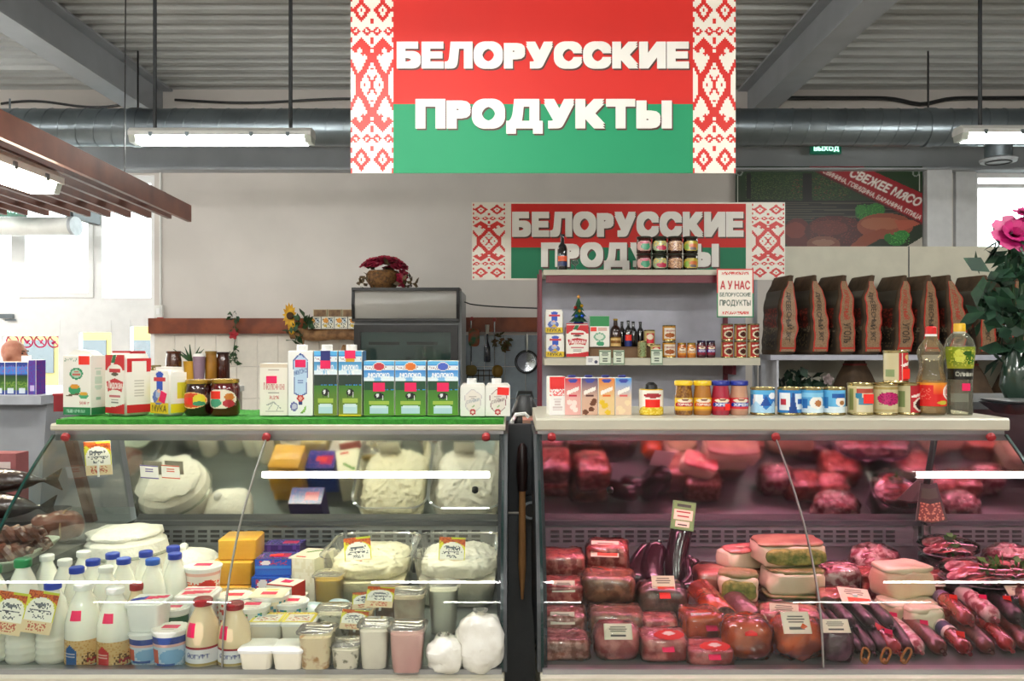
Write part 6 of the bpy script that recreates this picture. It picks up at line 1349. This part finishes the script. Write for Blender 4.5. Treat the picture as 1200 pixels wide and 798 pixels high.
for px, D, lb in ((776, 2.17, 'pink sliced meat pack with a red oval label beside the cooked sausage'), (829, 2.15, 'pink sliced meat pack with a red oval label below the orange pack')):
    t = pack(lb, px, D, .115, .1, .062 if px < 800 else .04, PINK, st=STK, spos=(.1, -.95, .55)); lay(t, PLO, .075, .035, (.01, -.038, .068 if px < 800 else .046), -55)
pack('orange smoked meat pack with a white label', 821, 2.28, .105, .11, .085, ORNG, rz=6, im=PLK, lw=.055, lh=.025, ltilt=-50, lpos=(-.2, -.7, .88), st=STK, spos=(.2, -.95, .6))
pack('orange smoked chicken pack with a red label in the front row', 874, 2.17, .125, .1, .1, ORNG, e=.6, amp=.008, st=STR, spos=(0, -.8, .72))
pack('orange brown smoked knuckle with a large price label in the front row', 934, 2.17, .13, .1, .1, ORNG, e=.7, amp=.014, im=PLW, lw=.07, lh=.055, ltilt=-35, lpos=(-.25, -.75, .95), name='smoked_knuckle')
# cut sausages facing the customer
def cutsausage(label, px, py, D, r, L, mat, cutm, rz=0, st=None):
    zc = Z(py, D); t = thing('cut_sausage', label, 'sausage', (X(px, D), D, zc), rz)
    rx = Matrix.Rotation(math.radians(-82), 4, 'X')
    obj('casing', G().lathe([(r*.97, 0), (r, .004), (r, L-.02), (r*.7, L-.004), (r*.3, L)], 6, mat=rx).mesh(mat, 'casing'), t)
    obj('cut_face', G().lathe([(r*.93, -.002), (r*.93, .001)], 6, mat=rx).mesh(cutm, 'cut_face'), t)
    if st: obj('price_label', G().cyl(PLK, r*1.02, L*.15, L*.5, 40, 140).mesh(PRT, 'price_label'), t, rot=(math.radians(-82), 0, 0))
    return t
cutsausage('thick cut sausage with a grey brown face above the orange packs', 848, 727, 2.34, .042, .2, ORNG, CUT, 8)
cutsausage('smaller cut sausage with a dark face and a pale band', 886, 730, 2.34, .034, .2, meatmat('greyish_sausage', '#8a5a58', '#6a3c40', 14), meatmat('dark_cut', '#3a2420', '#5c4038', 90, .5), 10, st=True)
pack('pork piece lying under the cut sausages behind the smoked chicken', 862, 2.47, .16, .14, .045, PATR, film=False)
pack('wrapped sausage pack with a red striped price label by the smoked knuckle', 925, 2.33, .16, .11, .075, PINK, rz=-14, im=PLR, lw=.075, lh=.045, ltilt=-48, lpos=(-.2, -.6, .95))
# lard slabs
def slab(label, px, D, w, d, h, z0, rz, topm, sidem, name='lard_slab', roll=0, herb=None):
    t = thing(name, label, 'lard', (X(px, D), D, z0), rz)
    obj('fat', G().sq(w/2, d/2, h/2, .38, 30, 16, .012, 22, int(px)).mesh(sidem, 'fat', ang=60), t, rot=(0, math.radians(roll), 0))
    obj('rind', G().sq(w/2*.99, d/2*1.0, h*.12, .5, 30, 10, .012, 22, int(px)+3).mesh(topm, 'rind', ang=60), t, (0, 0, h*.86), (0, math.radians(roll), 0))
    if herb: obj('herb_crust', G().sq(w/2*.9, .012, h*.36, .6, 20, 10, .006, 40, 5).mesh(HERB, 'herb_crust'), t, (0, -d/2*.98, h*.12), (0, math.radians(roll), 0))
    return t
slab('white lard slab at the bottom of the lard pile', 927, 2.55, .17, .13, .055, DECK, 0, SKIN, meatmat('dark_lard_meat', '#3a2018', '#5a3424', 14))
slab('white lard slab with a meat streak in the middle of the lard pile', 928, 2.56, .165, .13, .07, DECK+.055, -3, SKIN, SALO)
slab('large lard slab with green herb crust on top of the lard pile', 922, 2.60, .205, .14, .068, DECK+.13, 4, M('rind_tan', '#b08a6a', .45, c2='#8a5a48', scale=14, coat=.5), SALO, herb=True)
slab('small lard piece with green herb crust left of the lard pile', 866, 2.52, .11, .1, .075, DECK+.045, -15, SKIN, SALO, herb=True)
slab('rolled lard piece leaning behind the small herb piece', 868, 2.66, .13, .08, .06, DECK+.1, 25, PINK, SALO)
pack('pale pork piece behind the cut sausages', 838, 2.62, .13, .13, .11, meatmat('pale_pork', '#b87a68', '#8a4a3c', 14), film=True)
pack('dark meat piece supporting the rolled lard at the back', 872, 2.68, .14, .1, .1, PATE)
# right part
pack('bacon piece with fat layers left of the cream lard blocks', 986, 2.45, .13, .12, .085, meatmat('bacon_layers', '#b06a50', '#d0a890', 16), e=.3, rz=-8)
pack('pink rolled salami pack behind the bacon piece', 982, 2.66, .13, .1, .11, SALAM, e=.6)
pack('dark sliced meat pack behind the cream lard blocks', 1015, 2.68, .13, .1, .09, PATR)
pack('lumpy film wrapped pork fat pack at the back of the meat case', 1025, 2.82, .16, .12, .13, SALAM, e=.8, amp=.02)
slab('cream lard block on top of its pile', 1057, 2.47, .155, .11, .085, DECK+.068, 10, SALO, M('lard_pinkish', '#d0a88c', .4, c2='#d8c6a0', scale=8, coat=.4))
slab('cream lard block under the other block', 1062, 2.42, .15, .12, .068, DECK, 14, SALO, M('lard_cream', '#cbbf98', .4, coat=.4))
slab('square cream lard piece in front of the lard blocks', 1082, 2.33, .1, .07, .075, DECK+.0, 14, SALO, SALO)
pack('pink sliced brawn pack behind the lard blocks', 1052, 2.7, .13, .1, .11, PINK, e=.7, amp=.01)
pack('sausage pack with a printed card next to the lard blocks', 1092, 2.6, .14, .12, .1, PATR, im=PLW, lw=.1, lh=.045, ltilt=-52)
pack('dark blue and red vacuum pack right of the lard blocks', 1100, 2.45, .14, .12, .07, meatmat('blue_dark_pack', '#2a2438', '#6a3040', 14), rz=12)
# plates of sliced meat under film
def meat_plate(label, px, D, r, z0, seed, rz=0):
    t = thing('meat_plate', label, 'plate', (X(px, D), D, z0), rz)
    obj('plate', G().lathe([(r*.7, 0), (r, .018), (r*.98, .02), (r*.68, .006)], 8).mesh(M('clear_plate', '#6a5a66', .15, coat=1.), 'plate'), t)
    rr_ = random.Random(seed)
    sm = [meatmat('slice_red', '#8a2a30', '#b85a58', 40), PINK, SALAM]
    for i in range(16):
        a = i*.62; q = r*.6*(.5+.5*(i % 3)/2); m_ = Matrix.Rotation(rr_.uniform(.3, .7), 4, 'Y')
        o = obj('slice', G().lathe([(.03, 0), (.03, .004)], 4).mesh(sm[i % 3], 'slice'), t, (q*math.cos(a), q*math.sin(a), .018+.003*i*.5), (.4*math.sin(a), .4*math.cos(a), 0))
    g = G(); leafy(g, (r*.1, -r*.2, .05), 22, .03, .03, seed); obj('parsley', g.mesh(M('parsley', '#3f7a2a', .6), 'parsley'), t)
    obj('film', G().sq(r*1.0, r*1.0, .03, .9, 24, 10, .006, 30, seed).mesh(FILM, 'film'), t, (0, 0, .01))
meat_plate('round film wrapped plate of sliced meat in front', 1150, 2.5, .115, DECK+.09, 5)
meat_plate('film wrapped plate of sliced meat and parsley behind the other plate', 1115, 2.78, .1, DECK+.1, 6)
pack('dark meat pack under the front plate of sliced meat', 1150, 2.5, .18, .15, .09, DARK)
pack('dark meat pack under the rear plate of sliced meat', 1115, 2.79, .17, .13, .1, DARK)
pack('dark smoked meat pile right of the plates by the glass end', 1192, 2.4, .15, .14, .1, DARK, amp=.015, im=PLR, lw=.09, lh=.05, ltilt=-55, lpos=(0, -.4, 1.0))
# dark dried sausages bundle and slanted sausages
PNK = STK; RDM = STR; WB = M('white_band', '#d8d0c4', .4); VB = M('violet_band', '#2c2050', .4)
for i in range(6):
    px = 985+i*15
    sausage('dark dried sausage of the knotted bundle in front of the bacon', [(X(px-30, 2.36), 2.36, DECK+.028+.03), (X(px-12, 2.26), 2.26, DECK+.03+.012), (X(px+8, 2.15), 2.15, DECK+.018)], .0165, DARK, group='dark dried sausages', ends=True)
for i in range(3):
    px = 978+i*22
    sausage('dark dried sausage of the upper layer of the bundle under an orange label', [(X(px-12, 2.40), 2.40, DECK+.072), (X(px+2, 2.32), 2.32, DECK+.078), (X(px+22, 2.22), 2.22, DECK+.062)], .0165, DARK, group='upper dark dried sausages')
t = thing('price_card', 'orange and cream price card lying on the dark dried sausages', 'price card', (X(1000, 2.35), 2.34, DECK+.104)); plate(t, 'card', PLR, .085, .055, (0, 0, 0), (math.radians(-58), math.radians(6), 0)); obj('corner_clip', G().box(-.006, .006, -.004, .004, -.01, .004).mesh(WHT, 'corner_clip', False), t)
for i in range(3):
    g = G(); t = thing('twine_loop', 'twine loop on the dark dried sausages', 'twine', (X(1008+i*22, 2.15), 2.13, DECK+.002), 0, 'twine loops')
    obj('loop', G().tube([(.010*math.cos(a)*(1+.3*math.sin(2*a+i))+.004*i, -.01+.004*math.sin(a), .018+.018*math.sin(a+.4*i)) for a in [2*math.pi*k_/14 for k_ in range(15)]], .003, 5, caps=False).mesh(M('twine', '#a8743a', .8), 'loop'), t)
    obj('knot', G().sq(.006, .006, .006, 1, 8, 6).mesh(_M['twine'], 'knot'), t, (0, -.01, 0))
SL_ = [  # px/depth of the upper end, of the lower end, layer height, radius, material, label
 (1012, 2.34, 1052, 2.14, .0, .021, SAUR, 'slanted red sausage with pink stickers beside the twine loops', [(5, 8, M('band_red', '#c83030', .4))], (PNK, 9)),
 (1040, 2.36, 1078, 2.15, .0, .021, SALAM, 'slanted mottled salami next to the sausage with pink stickers', None, (PNK, 2)),
 (1062, 2.36, 1104, 2.14, .0, .022, SAUB, 'slanted brown sausage with a red sticker in the middle of the row', None, (PNK, 6)),
 (1090, 2.36, 1134, 2.14, .0, .021, SAUR, 'slanted sausage with white and violet bands', [(3, 5, WB), (5, 7, VB), (7, 8, WB)], (RDM, 10)),
 (1118, 2.37, 1160, 2.15, .0, .021, SAUB, 'slanted brown sausage right of the banded one', None, None),
 (1145, 2.37, 1184, 2.16, .0, .021, SAUR, 'slanted red sausage near the glass end', None, None),
 (1170, 2.38, 1205, 2.17, .0, .021, SAUB, 'slanted brown sausage at the glass end', None, (RDM, 6)),
 (1098, 2.45, 1136, 2.24, .04, .022, SAUR, 'upper layer sausage with an orange red sticker', [(2, 4, M('band_violet2', '#8a6a8a', .4))], (RDM, 6)),
 (1124, 2.47, 1166, 2.26, .042, .024, SALAM, 'upper layer salami with a white label and pink sticker', [(2, 5, M('band_white2', '#c8b8ac', .4))], (PNK, 8)),
 (1160, 2.44, 1194, 2.25, .042, .022, DARK, 'upper layer dark sausage with a red sticker near the end', None, (RDM, 7)),
 (1176, 2.5, 1210, 2.3, .06, .024, SAUB, 'upper layer brown sausage end under the price card', None, None)]
for a, da, b, db, zl, r, m_, lb, band, st in SL_:
    D0 = (da+db)/2
    sausage(lb, [(X(a, da), da, DECK+r+zl+.012), (X((a+b)/2, D0), D0, DECK+r+zl+.012), (X(b, db), db, DECK+r+zl+.002)], r, m_, band=band, st=st)
pack('wrapped pink meat under the upper sausages', 1110, 2.40, .16, .07, .06, PATR, film=False)
pack('wrapped dark meat under the upper sausages by the end', 1168, 2.40, .14, .07, .06, DARK, film=False)
pack('short purple sausage bag in the front row at the glass joint', 978, 2.15, .075, .07, .08, meatmat('purple_bag', '#4a1c30', '#8a5a70', 20), e=.6, im=PLW, lw=.07, lh=.035, ltilt=-40, lpos=(-.2, -.6, 1.1))
# neighbouring case on the right
t = thing('neighbour_case', 'dark serving case beyond the glass end of the meat case', 'display case', (0, 0, 0))
obj('base', G().box(1.50, 2.7, 2.6, 3.5, .02, .78).mesh(DGR, 'base', False), t)
obj('back', G().prismx([(3.2, .78), (3.5, .78), (3.5, 1.26), (3.0, 1.26)], 1.50, 2.7).mesh(M('dark_back', '#4a4046', .4), 'back', False), t)
obj('top_slab', G().box(1.50, 2.7, 2.95, 3.5, 1.26, 1.285).mesh(DGR, 'top_slab', False), t)
obj('support', G().prismx([(2.98, .78), (3.02, .78), (2.82, 1.24), (2.78, 1.24)], 1.515, 1.535).mesh(BLK, 'support', False), t)
for i, (px, w, d, h, m_, zz, lb) in enumerate(((1160, .22, .2, .16, ORNG, .78, 'large orange fish fillet pack in the next case'), (1232, .2, .2, .12, PINK, .78, 'pink fish fillet pack in the next case'), (1175, .22, .18, .13, meatmat('red_fish', '#b03a30', '#d0705a', 8), .94, 'red fish fillet pack stacked in the next case'), (1240, .2, .18, .17, PATR, .90, 'dark red meat pack stacked in the next case'))):
    pack(lb, px, 2.95, w, d, h, m_, zz)
t = thing('price_card', 'dark price card with a meat picture by the glass end of the meat case', 'price card', (X(1090, 2.9), 2.90, .876))
plate(t, 'card', img(20, 26, '#2a2a22', ('r', .1, .05, .9, .5, '#6a3a2c'), ('n', .1, .05, .9, .5, '#b88a68', .3, 3), ('r', .1, .6, .9, .9, '#3a4a34'), ('e', .7, .5, .14, .1, '#d8d0c0')), .085, .13, (0, 0, .065), (math.radians(-10), math.radians(12), 0)); obj('foot', G().box(-.02, .02, .0, .02, 0, .003).mesh(BLK, 'foot', False), t)

# ================================================================== NEIGHBOUR STALL GOODS, MAN, ROSES
TRZ = .86
t = thing('serving_tray', 'pale green serving tray under the braided cheese', 'tray', (-1.59, 2.44, TRZ), 8)
obj('tray', G().loft([(0, .2, .14, .03), (.006, .21, .15, .03), (.03, .23, .17, .04), (.034, .23, .17, .04), (.034, .22, .16, .035), (.012, .2, .14, .03)], 5).mesh(M('tray_green', '#b9c2ac', .4), 'tray'), t)
BRD = M('smoked_braid', '#7a3c20', .4, c2='#53240f', scale=18, coat=.5, bump=.3)
def braid(label, x, y, z, L, rz, r=.02):
    t = thing('cheese_braid', label, 'smoked cheese', (x, y, z), rz)
    for s in range(3):
        pts = [(u, r*.9*math.sin(u*70+s*2.09), r*1.3+r*.6*math.sin(u*140+s*4.2)) for u in np.linspace(-L/2, L/2, 40)]
        obj('strand', G().tube(pts, [r*.75*min(1, .3+6*min(i, 39-i)/39) for i in range(40)], 8).mesh(BRD, 'strand'), t)
braid('brown smoked cheese braid lying in front on the tray', -1.50, 2.37, TRZ+.013, .30, 16)
braid('brown smoked cheese braid lying behind on the tray', -1.50, 2.47, TRZ+.013, .30, 14)
braid('brown smoked cheese braid on top of the other braids', -1.49, 2.42, TRZ+.055, .30, 16)
t = thing('smoked_roll', 'chunky brown smoked roll at the end of the tray', 'smoked cheese', (-1.445, 2.72, TRZ), 10)
obj('roll', G().sq(.075, .05, .045, .7, 26, 14, .012, 24, 3).mesh(BRD, 'roll'), t); obj('tie', G().tube([(.02, .052*math.cos(a), .045+.048*math.sin(a)) for a in [2*math.pi*k_/18 for k_ in range(19)]], .003, 5, caps=False).mesh(M('tie_tan', '#b08a60', .7), 'tie'), t)
FISH = M('smoked_fish', '#3a2418', .25, c2='#1d1414', scale=10, coat=1., bump=.3)
t = thing('meat_crate', 'dark crate carrying glossy smoked fish behind the braids', 'crate', (-1.78, 2.86, TRZ), 0); obj('crate', G().loft([(0, .22, .12, .02), (.05, .23, .13, .02)], 3).mesh(DGR, 'crate'), t); obj('rim', G().loft([(.05, .24, .14, .02), (.058, .24, .14, .02)], 3).mesh(BLK, 'rim'), t)
def fish(label, x, y, z, L, rz, r=.045):
    t = thing('smoked_fish', label, 'fish', (x, y, z), rz)
    n = 16; pts = [(-L/2+L*i/n, 0, r*.8) for i in range(n+1)]
    rad = [r*(.25+.75*math.sin(math.pi*min(1, (i/n)*1.1))**.7) if i < n-1 else r*.15 for i in range(n+1)]
    obj('body', G().tube(pts, [max(.006, q) for q in rad], 12).mesh(FISH, 'body'), t)
    obj('tail', G().prism([(L/2-.03, r*.6), (L/2+.05, r*1.7), (L/2+.035, r*.8), (L/2+.05, -.0), (L/2-.03, r*.9)], -.004, .004).mesh(FISH, 'tail', False), t)
fish('dark glossy smoked fish lying lower on the crate', -1.70, 2.80, TRZ+.058, .34, -6)
fish('dark glossy smoked fish lying on the lower one', -1.74, 2.86, TRZ+.13, .34, 8)
# goods on the neighbour case top
NZ = 1.285
for i in range(3):
    carton('milk_carton', 'blue and green milk carton before the man, '+('third', 'second', 'first')[i]+' from the violet carton', 5+i*13.4, 3.42, .045, .07, .13, img(14, 30, '#2a3f8a', ('r', 0, .62, 1, .85, '#3a7ac8'), ('n', 0, .62, 1, .9, '#7a5aa8', .3, i), ('g', 0, .12, 1, .6, '#4a7a2a', '#1c3a24'), ('r', .2, .03, .8, .2, '#c0ccd8'), ('n', .1, .2, .9, .4, '#6a8a38', .4, i)), z=NZ, group='milk cartons in front of the man')
carton('juice_carton', 'violet carton at the end of the milk cartons before the man', 43.5, 3.42, .03, .07, .138, img(10, 30, '#5a2a8a', ('n', 0, 0, 1, 1, '#3a4a9a', .4, 3), ('r', .2, .1, .8, .25, '#b8a8d0')), img(8, 20, '#6a2a90', ('n', 0, 0, 1, 1, '#4a3a9a', .3, 3)), z=NZ)
t = thing('small_card', 'small white card standing on the milk cartons before the man', 'card', (X(31, 3.42), 3.42, NZ+.13)); obj('card', G().box(-.02, .02, -.001, .001, 0, .025).mesh(WHT, 'card', False), t); obj('foot', G().box(-.02, .02, -.001, .012, 0, .002).mesh(WHT, 'foot', False), t)
t = thing('red_box', 'red box behind the grain carton at the end of the mat', 'box', (X(76, 2.72), 2.72, ZS)); obj('box', G().box(-.02, .03, -.03, .03, 0, .05).mesh(M('box_crimson', '#8a1420', .5), 'box', False), t); obj('lid', G().box(-.022, .032, -.032, .032, .05, .056).mesh(M('lid_crimson', '#a01c28', .5), 'lid', False), t)
t = thing('card_box', 'small reddish carton on the counter of the neighbouring stall', 'box', (-1.84, 3.12, TRZ)); obj('box', G().box(-.06, .05, -.04, .04, 0, .23).mesh(M('box_rose', '#9c5a5c', .6), 'box', False), t); obj('label', G().box(-.04, .03, -.042, -.04, .12, .2).mesh(M('label_pale', '#d8c8c4', .6), 'label', False), t)

# the man by the door
SKN = M('skin', '#d8977c', .5, c2='#c88068', scale=20, sss=.15)
MD = 7.2; mx, mz = X(20, MD), Z(398, MD)
t = thing('person', 'bald man in a dark jacket in profile standing by the entrance', 'person', (mx-.02, MD, 0))
H = mz
g = G(); TR = Matrix.Translation
g.sq(.098, .076, .098, .95, 24, 16, mat=TR((-.012, 0, H-.198)))                       # skull
g.sq(.062, .056, .085, .9, 20, 14, mat=TR((.034, 0, H-.245)))                         # face and jaw
g.tube([(.078, 0, H-.10), (.108, 0, H-.142), (.122, 0, H-.152), (.085, 0, H-.160)], [.010, .013, .014, .012], 8)    # nose
g.tube([(.080, -.035, H-.094), (.088, 0, H-.092), (.080, .035, H-.094)], .012, 8)    # brow
g.tube([(.085, -.018, H-.182), (.096, 0, H-.182), (.085, .018, H-.182)], .010, 8)    # lips
g.sq(.026, .028, .018, .9, 12, 8, mat=TR((.078, 0, H-.235)))                          # chin
for s in (-1, 1): g.sq(.022, .012, .034, .9, 12, 8, mat=TR((-.018, s*.078, H-.168)))  # ears
g.tube([(-.035, 0, H-.14), (-.03, 0, H-.22), (-.03, 0, H-.32)], [.06, .06, .075], 12)
g.loft([(.78, .12, .17, .12), (.95, .11, .15, .11), (1.12, .12, .18, .12), (H-.32, .09, .18, .09), (H-.27, .05, .09, .05)], 5)
for s in (-1, 1):
    g.tube([(0, s*.17, H-.33), (.0, s*.22, H-.42), (.02, s*.24, H-.62), (.12, s*.22, H-.80), (.16, s*.21, H-.86)], [.05, .055, .045, .034, .03], 10)
    g.sq(.04, .018, .045, .8, 12, 8, mat=TR((.18, s*.21, H-.95)))
    for f in range(4): g.tube([(.165+.014*f, s*.21, H-.92), (.175+.015*f, s*.21, H-.97), (.17+.014*f, s*.205, H-1.0+.004*abs(f-1))], .0085, 6)
    g.tube([(.20, s*.20, H-.89), (.225, s*.19, H-.92), (.228, s*.185, H-.945)], .009, 6)
    g.tube([(0, s*.085, .82), (.015, s*.1, .45), (-.01, s*.1, .1)], [.1, .07, .045], 12); g.sq(.11, .04, .035, .7, 14, 8, mat=TR((.05, s*.1, .01)))
me = g.mesh(SKN, 'body'); bo = obj('body', me, t)
rm = bo.modifiers.new('remesh', 'REMESH'); rm.mode = 'VOXEL'; rm.voxel_size = .009; rm.use_smooth_shade = True
sm = bo.modifiers.new('smooth', 'SMOOTH'); sm.iterations = 4; sm.factor = .5
for s in (-1, 1):
    obj('eye', G().sq(.007, .011, .007, 1, 8, 6).mesh(M('eye_dark', '#2a2020', .3), 'eye'), t, (.084, s*.034, H-.122))
    obj('eyebrow', G().tube([(.094, s*.018, H-.097), (.09, s*.05, H-.096)], .005, 5).mesh(M('brow_grey', '#6a5548', .7), 'eyebrow'), t)
obj('jacket', G().loft([(.74, .15, .2, .12), (.9, .15, .2, .13), (1.12, .15, .22, .14), (H-.33, .12, .21, .1), (H-.27, .085, .11, .08), (H-.25, .075, .08, .07)], 6).mesh(M('jacket_navy', '#20242e', .8), 'jacket'), t)
obj('trousers', G().loft([(.06, .075, .07, .07, .0, -.1), (.44, .095, .09, .09, .02, -.1), (.8, .13, .12, .1, 0, -.07)], 5).loft([(.06, .075, .07, .07, .0, .1), (.44, .095, .09, .09, .02, .1), (.8, .13, .12, .1, 0, .07)], 5).mesh(M('trousers_grey', '#33343a', .8), 'trousers'), t)
for s in (-1, 1): obj('shoe', G().sq(.13, .05, .045, .6, 16, 8).mesh(BLK, 'shoe'), t, (.05, s*.1, 0))
# roses on the right
RZ = 1.285
t = thing('rose_vase', 'artificial roses with a large magenta bloom in a vase at the counter end', 'flowers', (X(1196, 3.1), 3.12, RZ))
obj('vase', G().lathe([(.04, 0), (.06, .05), (.05, .12), (.035, .18), (.045, .2)], 6).mesh(M('vase_green', '#2a4034', .2, coat=.6), 'vase'), t)
g = G()
for a, b, c_ in ((-.06, -.02, .62), (.03, .0, .7), (-.03, -.05, .4), (.06, .02, .55)): g.tube([(0, 0, .1), (a*.4, b, c_*.6), (a, b*2, c_)], .006, 6)
obj('stems', g.mesh(LEAF, 'stems'), t)
g = G()
for c_, r_, n_ in (((-.1, -.04, .3), .07, 26), ((-.02, -.06, .36), .09, 36), ((-.12, -.05, .44), .06, 18), ((.03, -.02, .24), .08, 30), ((-.02, -.02, .55), .07, 24), ((.02, 0, .13), .08, 20), ((.04, 0, .47), .08, 26)): leafy(g, c_, n_, r_, .085, int(n_))
obj('leaves', g.mesh(M('rose_leaf', '#1f3a2c', .45, c2='#2c5238', scale=20), 'leaves'), t)
g = G(); blossom(g, (-.05, -.06, .585), .085, 4, 8, (-.1, -.8, .5)); blossom(g, (.02, -.04, .66), .06, 4, 7, (0, -.5, 1))
obj('blooms', g.mesh(M('magenta_petal', '#b8186a', .5, c2='#8a0e4e', scale=20), 'blooms'), t)
t = thing('scale_pan', 'dark blue grey scale pan at the end of the meat case top', 'scale', (X(1192, 2.72), 2.72, 1.285-.02))
obj('pan', G().loft([(.0, .05, .06, .02), (.03, .08, .09, .02), (.034, .085, .095, .02)], 4).mesh(M('slate_plastic', '#2c3038', .35), 'pan'), t)
obj('plate', G().loft([(.036, .07, .09, .02), (.042, .075, .095, .02)], 4).mesh(STAIN, 'plate'), t)
